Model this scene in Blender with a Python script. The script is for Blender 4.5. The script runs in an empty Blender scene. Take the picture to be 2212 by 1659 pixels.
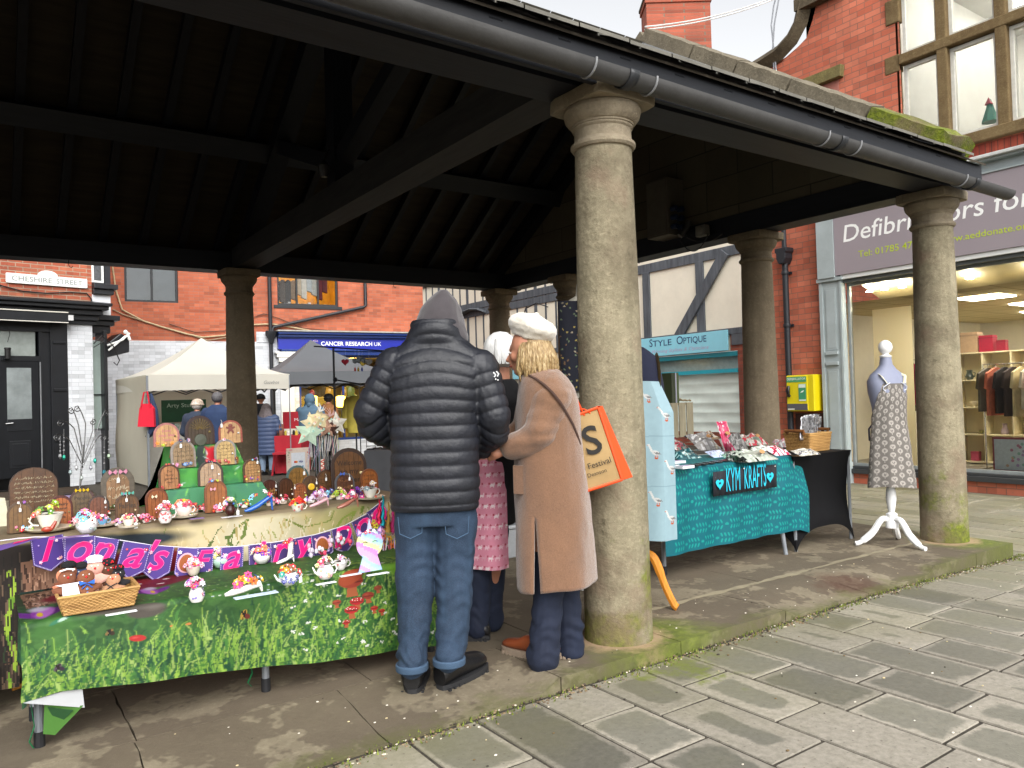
import bpy, math, random
import numpy as np
from mathutils import Vector, Matrix, noise
R=math.radians
SC=bpy.context.scene; COL=SC.collection
PI=math.pi
sin,cos=math.sin,math.cos

# ---------------------------------------------------------------- camera
EZ=1.32                                    # eye height above the arcade floor (z = 0)
AZ=R(55.05); PIT=math.atan(29.5/1661); ROL=math.atan(.03)
FPX=1661.; CX,CY=1106.,829.5               # picture 2212 x 1659
_F0=Vector((cos(AZ),sin(AZ),0)); _R0=Vector((sin(AZ),-cos(AZ),0)); _Z=Vector((0,0,1))
FW=_F0*cos(PIT)+_Z*sin(PIT); _U=_Z*cos(PIT)-_F0*sin(PIT)
RC=_R0*cos(ROL)-_U*sin(ROL); UC=_U*cos(ROL)+_R0*sin(ROL)
cd=bpy.data.cameras.new('camera'); cam=bpy.data.objects.new('camera',cd); COL.objects.link(cam)
cam.matrix_world=Matrix(((RC.x,UC.x,-FW.x,0),(RC.y,UC.y,-FW.y,0),(RC.z,UC.z,-FW.z,EZ),(0,0,0,1)))
cd.sensor_width=36; cd.lens=36*FPX/2212.; cd.clip_end=500; cd.clip_start=.05
SC.camera=cam
def at(x,y,X=None,Y=None,Z=None,d=None):
    q=FW+RC*((x-CX)/FPX)-UC*((y-CY)/FPX)
    if X is not None:t=X/q.x
    elif Y is not None:t=Y/q.y
    elif Z is not None:t=(Z-EZ)/q.z
    else:t=d
    return Vector((q.x*t,q.y*t,EZ+q.z*t))
# ---------------------------------------------------------------- light: bright overcast
SUN_EL=R(42); SUN_DIR=Vector((-.30,-.95,0)).normalized()*cos(SUN_EL)+_Z*sin(SUN_EL)
w=bpy.data.worlds.new('World'); SC.world=w; w.use_nodes=True
nt=w.node_tree; bg=nt.nodes['Background']
sky=nt.nodes.new('ShaderNodeTexSky'); sky.sky_type='NISHITA'; sky.sun_disc=False
sky.sun_elevation=SUN_EL; sky.sun_rotation=math.atan2(SUN_DIR.x,SUN_DIR.y)
sky.air_density=1.0; sky.dust_density=3.0; sky.ozone_density=1.0
hs=nt.nodes.new('ShaderNodeHueSaturation'); hs.inputs['Saturation'].default_value=.10; hs.inputs['Value'].default_value=1.0
nt.links.new(sky.outputs[0],hs.inputs['Color']); nt.links.new(hs.outputs[0],bg.inputs['Color'])
bg.inputs['Strength'].default_value=.15
sd=bpy.data.lights.new('sun','SUN'); sd.energy=1.4; sd.angle=R(60); sd.color=(1,.97,.92)
so=bpy.data.objects.new('sun',sd); COL.objects.link(so)
so.rotation_euler=SUN_DIR.to_track_quat('Z','Y').to_euler()
SC.view_settings.view_transform='Standard'; SC.view_settings.look='None'
SC.view_settings.exposure=1.0; SC.view_settings.gamma=1
SC.render.engine='CYCLES'
try:
    SC.cycles.max_bounces=6; SC.cycles.transparent_max_bounces=12; SC.cycles.caustics_reflective=False; SC.cycles.caustics_refractive=False
except Exception: pass

# ---------------------------------------------------------------- materials
def lin(c):
    if isinstance(c,str):
        c=c.lstrip('#'); c=[int(c[i:i+2],16)/255 for i in (0,2,4)]
        return tuple((v/12.92 if v<=.04045 else ((v+.055)/1.055)**2.4) for v in c)
    return tuple(c)
class N:
    def __init__(s,name):
        s.m=bpy.data.materials.new(name); s.m.use_nodes=True; s.t=s.m.node_tree
        s.b=s.t.nodes['Principled BSDF']; s.out=s.t.nodes['Material Output']; s._co=None
    def n(s,typ,**k):
        nd=s.t.nodes.new('ShaderNode'+typ)
        for a,v in k.items():
            if a in nd.inputs.keys() if isinstance(a,str) else False: nd.inputs[a].default_value=v
            else: setattr(nd,a,v)
        return nd
    def l(s,a,b): s.t.links.new(a,b)
    def co(s,which='Object'):
        if s._co is None: s._co=s.n('TexCoord')
        return s._co.outputs[which]
    def noise(s,scale,detail=4,rough=.6,vec=None,w=0):
        nd=s.n('TexNoise'); nd.inputs['Scale'].default_value=scale; nd.inputs['Detail'].default_value=detail; nd.inputs['Roughness'].default_value=rough
        s.l(vec if vec is not None else s.co(),nd.inputs['Vector']); return nd.outputs['Fac']
    def ramp(s,fac,stops):
        nd=s.n('ValToRGB'); r=nd.color_ramp
        while len(r.elements)<len(stops): r.elements.new(.5)
        for e,(p,c) in zip(r.elements,stops):
            e.position=p; c=(c,c,c) if isinstance(c,(int,float)) else lin(c); e.color=(*c,1)
        s.l(fac,nd.inputs[0]); return nd.outputs[0]
    def mix(s,fac,a,b,typ='MIX'):
        nd=s.n('Mix'); nd.data_type='RGBA'; nd.blend_type=typ
        for i,v in ((0,fac),(6,a),(7,b)):
            if isinstance(v,(int,float)): nd.inputs[i].default_value=v if i==0 else (v,v,v,1)
            elif isinstance(v,(tuple,str)): nd.inputs[i].default_value=(*lin(v),1)
            else: s.l(v,nd.inputs[i])
        return nd.outputs[2]
    def math(s,op,a,b=0,c=0):
        nd=s.n('Math'); nd.operation=op
        for i,v in enumerate((a,b,c)):
            if isinstance(v,(int,float)): nd.inputs[i].default_value=v
            else: s.l(v,nd.inputs[i])
        return nd.outputs[0]
    def xyz(s,vec=None):
        nd=s.n('SeparateXYZ'); s.l(vec if vec is not None else s.co(),nd.inputs[0]); return nd.outputs
    def comb(s,x,y,z=0):
        nd=s.n('CombineXYZ')
        for i,v in enumerate((x,y,z)):
            if isinstance(v,(int,float)): nd.inputs[i].default_value=v
            else: s.l(v,nd.inputs[i])
        return nd.outputs[0]
    def base(s,c):
        if isinstance(c,(tuple,str)): s.b.inputs['Base Color'].default_value=(*lin(c),1)
        else: s.l(c,s.b.inputs['Base Color'])
    def set(s,**k):
        for a,v in k.items():
            a=a.replace('_',' ')
            if isinstance(v,(int,float)): s.b.inputs[a].default_value=v
            elif isinstance(v,tuple): s.b.inputs[a].default_value=(*v,1) if len(v)==3 else v
            else: s.l(v,s.b.inputs[a])
    def bump(s,h,strength=.4,dist=.01):
        nd=s.n('Bump'); nd.inputs['Strength'].default_value=strength; nd.inputs['Distance'].default_value=dist
        s.l(h,nd.inputs['Height']); s.l(nd.outputs[0],s.b.inputs['Normal'])
MATS={}
def mat(name,col,rough=.65,metal=0,var=.18,scale=6,bump=0,bscale=60,spec=.5,tint=None,sheen=0):
    """paint / cloth / plastic with real blotches and grain"""
    if name in MATS: return MATS[name]
    n=N(name); c=lin(col)
    f=n.noise(scale,5,.65); dk=tuple(v*(1-var) for v in c); lt=tuple(min(1,v*(1+var*.7)) for v in c)
    if tint: dk=tuple(a*.5+b*.5 for a,b in zip(dk,lin(tint)))
    base=n.ramp(f,[(.3,dk),(.7,lt)])
    n.base(base); n.set(Roughness=rough,Metallic=metal); n.b.inputs['Specular IOR Level'].default_value=spec
    if sheen: n.b.inputs['Sheen Weight'].default_value=sheen
    if bump: n.bump(n.noise(bscale,4,.6),bump,.004)
    MATS[name]=n.m; return n.m
def vcol(name,rough=.6,metal=0,bump=0,bscale=80,spec=.5,var=.15,vs=25):
    """surface whose colours are carried by the mesh (printed cloth, painted trinkets)"""
    if name in MATS: return MATS[name]
    n=N(name); a=n.n('VertexColor'); a.layer_name='Col'
    f=n.ramp(n.noise(vs,3),[(.3,1-var),(.7,1.0)])
    n.base(n.mix(1.0,a.outputs[0],f,'MULTIPLY')); n.set(Roughness=rough,Metallic=metal); n.b.inputs['Specular IOR Level'].default_value=spec
    if bump: n.bump(n.noise(bscale,3),bump,.003)
    MATS[name]=n.m; return n.m
def emis(name,col,st):
    if name in MATS: return MATS[name]
    n=N(name); n.base(col); n.b.inputs['Emission Color'].default_value=(*lin(col),1); n.b.inputs['Emission Strength'].default_value=st
    MATS[name]=n.m; return n.m
def glass(name='glass',tint=(.93,.96,.95),refl=1.0,rough=.02):
    if name in MATS: return MATS[name]
    n=N(name); n.t.nodes.remove(n.b)
    tr=n.n('BsdfTransparent'); tr.inputs[0].default_value=(*tint,1)
    gl=n.n('BsdfGlossy'); gl.inputs['Roughness'].default_value=rough
    fr=n.n('Fresnel'); fr.inputs[0].default_value=1.5
    f=n.math('MULTIPLY',fr.outputs[0],refl)
    mx=n.n('MixShader'); n.l(f,mx.inputs[0]); n.l(tr.outputs[0],mx.inputs[1]); n.l(gl.outputs[0],mx.inputs[2]); n.l(mx.outputs[0],n.out.inputs[0])
    MATS[name]=n.m; return n.m
def brickmat(name,c1,c2,mortar,bw=.225,rh=.075,ms=.006,dirt='#4a3a30',off=0,bumpy=.5,stain=.35,mix3=None):
    if name in MATS: return MATS[name]
    n=N(name); x,y,z=n.xyz()
    u=n.math('ADD',x,y); wob=n.noise(3,2)
    v=n.comb(n.math('ADD',u,n.math('MULTIPLY',wob,.01)),n.math('ADD',z,n.math('MULTIPLY',n.noise(1.3,2),.012)))
    b=n.n('TexBrick'); n.l(v,b.inputs['Vector']); b.offset=.5
    b.inputs['Scale'].default_value=1; b.inputs['Mortar Size'].default_value=ms; b.inputs['Mortar Smooth'].default_value=.3
    b.inputs['Brick Width'].default_value=bw; b.inputs['Row Height'].default_value=rh; b.inputs['Bias'].default_value=-.1
    b.inputs['Color1'].default_value=(*lin(c1),1); b.inputs['Color2'].default_value=(*lin(c2),1); b.inputs['Mortar'].default_value=(*lin(mortar),1)
    c=b.outputs[0]
    # per-brick odd tones
    vor=n.n('TexWhiteNoise'); vor.noise_dimensions='2D'
    row=n.math('FLOOR',n.math('DIVIDE',z,rh)); par=n.math('MULTIPLY',n.math('MODULO',n.math('ABSOLUTE',row),2),.5)
    cell=n.comb(n.math('FLOOR',n.math('ADD',n.math('DIVIDE',u,bw),par)),row)
    n.l(cell,vor.inputs['Vector'])
    c=n.mix(1.0,c,n.ramp(vor.outputs[0],[(0,.72),(.25,.95),(.8,1.05),(1,1.15)]),'MULTIPLY')
    st=n.ramp(n.noise(.9,6,.7),[(.35,0),(.75,stain)])
    c=n.mix(st,c,dirt)
    c=n.mix(n.ramp(n.noise(11,5,.7),[(.62,0),(.72,.5)]),c,mortar)
    n.base(c); n.set(Roughness=.88)
    h=n.math('ADD',n.math('MULTIPLY',b.outputs[1],-1),n.math('MULTIPLY',n.noise(90,4),.35))
    n.bump(h,bumpy,.008); MATS[name]=n.m; return n.m
def stonemat(name,a,b,spots='#c9c0a0',moss=0,mossz=(0,.5),rough=.9,scale=4,pit=.5):
    if name in MATS: return MATS[name]
    n=N(name); x,y,z=n.xyz()
    c=n.ramp(n.noise(scale,8,.68),[(.28,a),(.72,b)])
    c=n.mix(n.ramp(n.noise(scale*9,5,.75),[(.5,0),(.75,.55)]),c,spots)
    # streaks running down
    sv=n.comb(n.math('MULTIPLY',x,14),n.math('MULTIPLY',y,14),n.math('MULTIPLY',z,.8))
    c=n.mix(n.ramp(n.noise(1,4,.6,vec=sv),[(.5,0),(.8,.4)]),c,tuple(v*.55 for v in lin(a)))
    if moss:
        hz=n.n('MapRange'); n.l(z,hz.inputs[0]); hz.inputs[1].default_value=mossz[0]; hz.inputs[2].default_value=mossz[1]; hz.inputs[3].default_value=1; hz.inputs[4].default_value=0
        m1=n.math('ADD',n.math('MULTIPLY',hz.outputs[0],.26),n.math('ADD',n.math('MULTIPLY',n.noise(5,6,.7),.55),n.math('MULTIPLY',n.noise(1.7,2),.6)))
        mk=n.ramp(m1,[(.74,0),(.84,moss)])
        mc=n.ramp(n.noise(30,4),[(.3,'#4f5a1a'),(.7,'#7f8a22')])
        c=n.mix(mk,c,mc)
        c=n.mix(n.ramp(n.noise(1.5,5,.7),[(.45,0),(.6,.55)]),c,'#564b3c'); c=n.mix(n.ramp(n.noise(13,6,.8),[(.56,0),(.66,.5)]),c,'#4d4536')
        # pinkish worn patch
        c=n.mix(n.ramp(n.math('ADD',n.math('MULTIPLY',hz.outputs[0],.1),n.noise(3.1,4,.6)),[(.56,0),(.68,.5)]),c,'#7d6858')
    n.base(c); n.set(Roughness=rough); n.b.inputs['Specular IOR Level'].default_value=.25
    n.bump(n.math('ADD',n.noise(38,6,.7),n.math('MULTIPLY',n.noise(9,3),.8)),pit,.02); MATS[name]=n.m; return n.m
def woodmat(name,a,b,rough=.5,axis=0,sc=1.0,spec=.4):
    if name in MATS: return MATS[name]
    n=N(name); o=n.xyz(); k=[22*sc]*3; k[axis]=2.2*sc
    v=n.comb(*[n.math('MULTIPLY',o[i],k[i]) for i in range(3)])
    c=n.ramp(n.noise(1.0,6,.65,vec=v),[(.3,a),(.7,b)]); n.base(c); n.set(Roughness=rough); n.b.inputs['Specular IOR Level'].default_value=spec
    n.bump(n.noise(2.5,4,.6,vec=v),.25,.004); MATS[name]=n.m; return n.m

# ---------------------------------------------------------------- mesh builder
ROOTINV={}
class MB:
    def __init__(s): s.v=[];s.f=[];s.mi=[];s.c=[];s.M=None;s.col=(1,1,1);s.m=0
    def _a(s,pts):
        i=len(s.v)
        if s.M is not None: s.v.extend([tuple(s.M@Vector(p)) for p in pts])
        else: s.v.extend([tuple(p) for p in pts])
        return i
    def face(s,idx,col=None,m=None):
        s.f.append(tuple(idx)); s.mi.append(s.m if m is None else m); s.c.append(s.col if col is None else col)
    def poly(s,pts,col=None,m=None):
        i=s._a(pts); s.face(range(i,i+len(pts)),col,m)
    def box(s,x0,x1,y0,y1,z0,z1,m=None,col=None):
        i=s._a([(x0,y0,z0),(x1,y0,z0),(x1,y1,z0),(x0,y1,z0),(x0,y0,z1),(x1,y0,z1),(x1,y1,z1),(x0,y1,z1)])
        for q in ((0,3,2,1),(4,5,6,7),(0,1,5,4),(1,2,6,5),(2,3,7,6),(3,0,4,7)): s.face([i+k for k in q],col,m)
    def bar(s,a,b,w,h,up=(0,0,1),m=None,col=None):
        """box beam from a to b, w across, h along up"""
        a=Vector(a);b=Vector(b);d=(b-a).normalized();u=Vector(up);sd=d.cross(u)
        if sd.length<1e-6: sd=d.cross(Vector((1,0,0)))
        sd.normalize();u=sd.cross(d).normalized(); p=[]
        for e in (a,b):
            for q,r_ in ((-1,-1),(1,-1),(1,1),(-1,1)): p.append(e+sd*(q*w/2)+u*(r_*h/2))
        i=s._a(p)
        for q in ((0,1,2,3),(7,6,5,4),(0,4,5,1),(1,5,6,2),(2,6,7,3),(3,7,4,0)): s.face([i+k for k in q],col,m)
    def tube(s,pts,r,n=8,m=None,col=None,cap=True,closed=False,flat=1.0,tw=0):
        P=[Vector(p) for p in pts]; rr=r if isinstance(r,(list,tuple)) else [r]*len(P)
        rings=[];prev=None;L=len(P)
        for k,p in enumerate(P):
            if closed: t=P[(k+1)%L]-P[(k-1)%L]
            else: t=P[min(k+1,L-1)]-P[max(k-1,0)]
            if t.length<1e-9: t=Vector((0,0,1))
            t.normalize()
            if prev is None:
                ref=Vector((0,0,1)) if abs(t.z)<.9 else Vector((1,0,0)); a=t.cross(ref).normalized()
            else:
                a=prev-t*prev.dot(t)
                if a.length<1e-6: a=t.cross(Vector((0,0,1)))
                a.normalize()
            prev=a;b=t.cross(a)
            ring=[]
            for j in range(n):
                th=2*PI*j/n+tw*k; ring.append(p+a*(rr[k]*cos(th))+b*(rr[k]*sin(th)*flat))
            rings.append(s._a(ring))
        for k in range(L-1 if not closed else L):
            i0=rings[k];i1=rings[(k+1)%L]
            for j in range(n): s.face((i0+j,i0+(j+1)%n,i1+(j+1)%n,i1+j),col,m)
        if cap and not closed:
            s.face([rings[0]+j for j in reversed(range(n))],col,m); s.face([rings[-1]+j for j in range(n)],col,m)
    def lathe(s,prof,o=(0,0,0),n=24,m=None,col=None,ax=None,jit=0,sx=1,sy=1):
        """prof [(r,z)] spun about z through o; ax=(X,Y,Z) optional frame"""
        X,Y,Zx=(Vector(a) for a in (ax or ((1,0,0),(0,1,0),(0,0,1)))); o=Vector(o); rings=[]
        for r,z in prof:
            pts=[]
            for j in range(n):
                th=2*PI*j/n; k=1+jit*noise.noise((cos(th)*2,sin(th)*2,z*9+o.x)) if jit else 1
                pts.append(o+X*(r*k*sx*cos(th))+Y*(r*k*sy*sin(th))+Zx*z)
            rings.append(s._a(pts))
        for a,b in zip(rings,rings[1:]):
            for j in range(n): s.face((a+j,a+(j+1)%n,b+(j+1)%n,b+j),col,m)
        if prof[0][0]>1e-5: s.face([rings[0]+j for j in reversed(range(n))],col,m)
        if prof[-1][0]>1e-5: s.face([rings[-1]+j for j in range(n)],col,m)
    def ball(s,c,r,n=10,m=None,col=None,k=None):
        rx,ry,rz=(r,r,r) if isinstance(r,(int,float)) else r
        h=max(4,n//2); c=Vector(c); top=s._a([c+Vector((0,0,rz))]); rings=[]
        for i in range(1,h):
            ph=PI*i/h; rings.append(s._a([c+Vector((rx*sin(ph)*cos(2*PI*j/n),ry*sin(ph)*sin(2*PI*j/n),rz*cos(ph))) for j in range(n)]))
        bot=s._a([c-Vector((0,0,rz))])
        for j in range(n): s.face((top,rings[0]+j,rings[0]+(j+1)%n),col,m); s.face((bot,rings[-1]+(j+1)%n,rings[-1]+j),col,m)
        for a,b in zip(rings,rings[1:]):
            for j in range(n): s.face((a+j,b+j,b+(j+1)%n,a+(j+1)%n),col,m)
    def grid(s,f,nu,nv,m=None,colf=None,col=None):
        i=s._a([f(u/nu,v/nv) for v in range(nv+1) for u in range(nu+1)])
        for v in range(nv):
            for u in range(nu):
                a=i+v*(nu+1)+u; s.face((a,a+1,a+nu+2,a+nu+1),colf((u+.5)/nu,(v+.5)/nv) if colf else col,m)
    def prism(s,poly,o,U,V,W,d,m=None,col=None,colside=None,hole=None):
        """2-D outline in plane (U,V) at o, thickness d along W"""
        o=Vector(o);U=Vector(U);V=Vector(V);W=Vector(W);n=len(poly)
        i=s._a([o+U*a+V*b for a,b in poly]); j=s._a([o+U*a+V*b+W*d for a,b in poly])
        s.face([i+k for k in reversed(range(n))],col,m); s.face([j+k for k in range(n)],col,m)
        for k in range(n): s.face((i+k,i+(k+1)%n,j+(k+1)%n,j+k),colside or col,m)
    def text(s,txt,o,U,V,size=1,m=None,col=None,shear=0,bold=0,depth=0,wid=None,align='LEFT',lift=.001,sx=1):
        """lettering lying on plane (U,V) at o; U,V unit vectors"""
        vs,fs=textmesh(txt,shear,bold)
        if not vs: return
        xs=[p[0] for p in vs]; x0,x1=min(xs),max(xs); kx=size*sx
        if wid: kx=wid/(x1-x0)
        offx={'LEFT':0,'CENTER':-(x0+x1)/2,'RIGHT':-x1}[align] if align!='LEFT' else -x0
        U=Vector(U);V=Vector(V);o=Vector(o);W=U.cross(V).normalized()
        if depth:
            i=s._a([o+U*((p[0]+offx)*kx)+V*(p[1]*size)+W*(lift+(depth if p[2]>.5 else 0)) for p in vs]); 
        else: i=s._a([o+U*((p[0]+offx)*kx)+V*(p[1]*size)+W*lift for p in vs])
        for f in fs: s.face([i+k for k in f],col,m)
    def flower(s,c,r,nrm,col,cc='#f4d03c',n=5,m=None):
        nrm=Vector(nrm).normalized(); a=nrm.orthogonal().normalized(); b=nrm.cross(a); c=Vector(c); col=lin(col);cc=lin(cc)
        ph=random.random()*6
        for k in range(n):
            t=ph+2*PI*k/n; d=a*cos(t)+b*sin(t); e=nrm.cross(d)
            p=[c+nrm*r*.15,c+d*r*.5+e*r*.33+nrm*r*.3,c+d*r+nrm*r*.12,c+d*r*.5-e*r*.33+nrm*r*.3]
            kk=.85+.3*random.random(); s.poly(p,tuple(min(1,v*kk) for v in col),m)
        s.ball(c+nrm*r*.22,r*.24,6,m,cc)
    def build(s,name,mats,parent=None,smooth=35,root=None,bev=0,solid=0,remesh=0,subsurf=0):
        me=bpy.data.meshes.new(name); vs=s.v
        if root is None: root=parent
        r=root
        while r is not None and r.name not in ROOTINV and r.parent: r=r.parent
        if r is not None and r.name in ROOTINV:
            M=ROOTINV[r.name]; vs=[tuple(M@Vector(p)) for p in vs]
        me.from_pydata(vs,[],s.f)
        mats=mats if isinstance(mats,(list,tuple)) else [mats]
        for m in mats: me.materials.append(m)
        if len(mats)>1: me.polygons.foreach_set('material_index',s.mi)
        ca=me.color_attributes.new('Col','BYTE_COLOR','CORNER')
        cnt=np.array([len(f) for f in s.f]); cc=np.array([lin(c) if isinstance(c,str) else c[:3] for c in s.c],dtype=np.float32).reshape(-1,3)
        arr=np.ones((int(cnt.sum()),4),dtype=np.float32); arr[:,:3]=np.repeat(cc,cnt,axis=0)
        ca.data.foreach_set('color',arr.ravel())
        if smooth:
            me.polygons.foreach_set('use_smooth',[True]*len(me.polygons))
            try: me.set_sharp_from_angle(angle=R(smooth))
            except Exception: pass
        me.update()
        o=bpy.data.objects.new(name,me); COL.objects.link(o)
        if parent is not None: o.parent=parent
        if bev: b=o.modifiers.new('b','BEVEL'); b.width=bev; b.segments=2; b.limit_method='ANGLE'; b.angle_limit=R(40)
        if solid: b=o.modifiers.new('s','SOLIDIFY'); b.thickness=solid; b.offset=0
        return o
_TM={}
def textmesh(txt,shear=0,bold=0):
    key=(txt,shear,bold)
    if key in _TM: return _TM[key]
    c=bpy.data.curves.new('t','FONT'); c.body=txt; c.size=1; c.shear=shear; c.offset=bold; c.resolution_u=3; c.extrude=0; c.fill_mode='FRONT'
    o=bpy.data.objects.new('t',c); COL.objects.link(o); bpy.context.view_layer.update()
    dg=bpy.context.evaluated_depsgraph_get(); me=bpy.data.meshes.new_from_object(o.evaluated_get(dg))
    r=([tuple(v.co) for v in me.vertices],[tuple(p.vertices) for p in me.polygons])
    bpy.data.objects.remove(o); bpy.data.curves.remove(c); bpy.data.meshes.remove(me)
    _TM[key]=r; return r
def tag(o,label=None,cat=None,group=None,kind=None):
    if label: o['label']=label
    if cat: o['category']=cat
    if group: o['group']=group
    if kind: o['kind']=kind
    return o
def root(name,loc,rz=0,label=None,cat=None,group=None,kind=None):
    o=bpy.data.objects.new(name,None); o.empty_display_size=.1; COL.objects.link(o)
    o.location=loc; o.rotation_euler=(0,0,rz)
    M=Matrix.Translation(Vector(loc))@Matrix.Rotation(rz,4,'Z'); ROOTINV[o.name]=M.inverted()
    return tag(o,label,cat,group,kind)
def rmat(loc,rz=0): return Matrix.Translation(Vector(loc))@Matrix.Rotation(rz,4,'Z')
def copy_tree(o,loc=None,rz=None,label=None,parent=None,scale=None):
    c=o.copy(); COL.objects.link(c)
    if parent is not None: c.parent=parent
    for ch in list(o.children): copy_tree(ch,parent=c)
    if loc is not None: c.location=loc
    if rz is not None: c.rotation_euler[2]=rz
    if scale: c.scale=(scale,)*3
    if label: c['label']=label
    return c
def wall(mb,x0,x1,z0,z1,holes=(),y=0,th=.3,m=0,rev=None):
    """front wall face at y (front is -y) with rectangular openings and reveals"""
    xs=sorted({x0,x1,*[h[0] for h in holes],*[h[1] for h in holes]}); zs=sorted({z0,z1,*[h[2] for h in holes],*[h[3] for h in holes]})
    for a,b in zip(xs,xs[1:]):
        for c,d in zip(zs,zs[1:]):
            mx,mz=(a+b)/2,(c+d)/2
            if any(h[0]<mx<h[1] and h[2]<mz<h[3] for h in holes): continue
            mb.poly([(a,y,c),(b,y,c),(b,y,d),(a,y,d)],m=m)
    t=rev or th
    for a,b,c,d in holes:
        mb.poly([(a,y,c),(a,y,d),(a,y+t,d),(a,y+t,c)],m=m); mb.poly([(b,y,c),(b,y+t,c),(b,y+t,d),(b,y,d)],m=m)
        mb.poly([(a,y,d),(b,y,d),(b,y+t,d),(a,y+t,d)],m=m); mb.poly([(a,y,c),(a,y+t,c),(b,y+t,c),(b,y,c)],m=m)
rnd=random.Random(7)
# ================================================================ ground
def pavemat():
    n=N('paving'); uv=n.n('UVMap'); uv.uv_map='loc'; u2=n.n('UVMap'); u2.uv_map='half'
    a=n.xyz(uv.outputs[0]); h=n.xyz(u2.outputs[0])
    dx=n.math('SUBTRACT',h[0],n.math('ABSOLUTE',a[0])); dy=n.math('SUBTRACT',h[1],n.math('ABSOLUTE',a[1]))
    d=n.math('SMOOTH_MIN',dx,dy,.05)
    vc=n.n('VertexColor'); vc.layer_name='Col'; r=n.xyz(vc.outputs[0])
    dd=n.math('ADD',d,n.math('MULTIPLY',n.math('SUBTRACT',n.noise(9,4,.6),.5),.10))
    dd=n.math('SUBTRACT',dd,n.math('MULTIPLY',r[1],.20))
    mask=n.ramp(dd,[(.012,0),(.030,1)])
    fine=n.noise(35,6,.75); big=n.noise(1.1,5,.6)
    dry=n.ramp(fine,[(.3,'#7f7a6e'),(.7,'#a39c90')]); wet=n.ramp(fine,[(.3,'#66645a'),(.7,'#79766b')])
    c=n.mix(mask,dry,wet)
    # per slab tone, green towards the hall
    tone=n.math('ADD',.70,n.math('MULTIPLY',r[0],.46)); tn=n.comb(tone,tone,tone); c=n.mix(1.0,c,tn,'MULTIPLY')
    p=n.xyz(); g=n.n('MapRange'); n.l(p[1],g.inputs[0]); g.inputs[1].default_value=1.6; g.inputs[2].default_value=3.0; g.inputs[3].default_value=0; g.inputs[4].default_value=.40
    gf=n.math('ADD',g.outputs[0],n.math('MULTIPLY',n.math('SUBTRACT',big,.5),.9))
    c=n.mix(n.ramp(gf,[(.1,0),(.65,.75)]),c,'#6e6b48')
    # bright moss near columns' foot
    mo=n.math('SUBTRACT',n.noise(6,5,.7),n.math('MULTIPLY',n.math('ABSOLUTE',n.math('SUBTRACT',p[1],2.75)),.5))
    mo2=n.math('SUBTRACT',mo,n.math('MULTIPLY',n.math('MINIMUM',n.math('ABSOLUTE',n.math('SUBTRACT',p[0],2.9)),n.math('ABSOLUTE',n.math('SUBTRACT',p[0],7.0))),.45))
    c=n.mix(n.ramp(mo2,[(.36,0),(.5,.8)]),c,'#69722a')
    # pits and spots
    sp=n.n('TexVoronoi'); sp.inputs['Scale'].default_value=34; n.l(n.co(),sp.inputs['Vector'])
    c=n.mix(n.ramp(n.math('ADD',sp.outputs[0],n.math('MULTIPLY',n.noise(15,2),.35)),[(.26,.6),(.34,0)]),c,'#5b564c')
    c=n.mix(n.ramp(n.noise(70,2),[(.73,0),(.78,.5)]),c,'#4c473f')
    n.base(c); rr=n.mix(mask,.82,.6); n.set(Roughness=rr)
    n.b.inputs['Specular IOR Level'].default_value=.35
    n.bump(n.math('ADD',n.noise(60,6,.7),n.math('MULTIPLY',n.noise(8,4),1.5)),.35,.006)
    return n.m
PAV=pavemat()
gm=N('ground_earth'); gm.base(gm.mix(gm.ramp(gm.noise(25,6,.7),[(.35,0),(.65,1)]),'#2f2a23','#4a443a')); gm.set(Roughness=.95); gm.bump(gm.noise(80,5,.8),.6,.01)
g=MB(); g.grid(lambda u,v:(-80+200*u,-80+220*v,-.13),20,20); o=g.build('ground',gm.m,smooth=0); tag(o,kind='structure')

def zp(x,y): t=max(0,min(1,(x-4.6)/3.2)); return -.064-.056*t*t*(3-2*t)
def slabs(name,rects,m=PAV,gap=.015,tilt=.0022,drop=.012):
    mb=MB(); uvl=[];hf=[]
    for (x0,x1,y0,y1) in rects:
        x0+=gap/2;x1-=gap/2;y0+=gap/2;y1-=gap/2
        if x1-x0<.04 or y1-y0<.04: continue
        a=rnd.random(); b=rnd.random(); b=0 if b<.5 else (b-.5)*1.3
        if rnd.random()<.22: b=1.0
        if rnd.random()<.15: b=-.5
        t=[rnd.uniform(-tilt,tilt) for _ in range(4)]
        col=(a,max(0,b),rnd.random()); i=.0025
        T=[(x0+i,y0+i,zp(x0,y0)+t[0]),(x1-i,y0+i,zp(x1,y0)+t[1]),(x1-i,y1-i,zp(x1,y1)+t[2]),(x0+i,y1-i,zp(x0,y1)+t[3])]
        B=[(a_,b_,zp(a_,b_)-drop) for a_,b_ in ((x0,y0),(x1,y0),(x1,y1),(x0,y1))]
        hx,hy=(x1-x0)/2,(y1-y0)/2; L=[(-hx,-hy),(hx,-hy),(hx,hy),(-hx,hy)]
        mb.poly(T,col=col); uvl+=L; hf+=[(hx,hy)]*4
        for k in range(4):
            q=(k+1)%4; mb.poly([B[k],B[q],T[q],T[k]],col=col); uvl+=[L[k],L[q],L[q],L[k]]; hf+=[(hx,hy)]*4
    o=mb.build(name,m,smooth=0); me=o.data
    for nm,dat in (('loc',uvl),('half',hf)):
        u=me.uv_layers.new(name=nm); u.data.foreach_set('uv',np.array(dat,dtype=np.float32).ravel())
    tag(o,kind='structure'); return o
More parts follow.
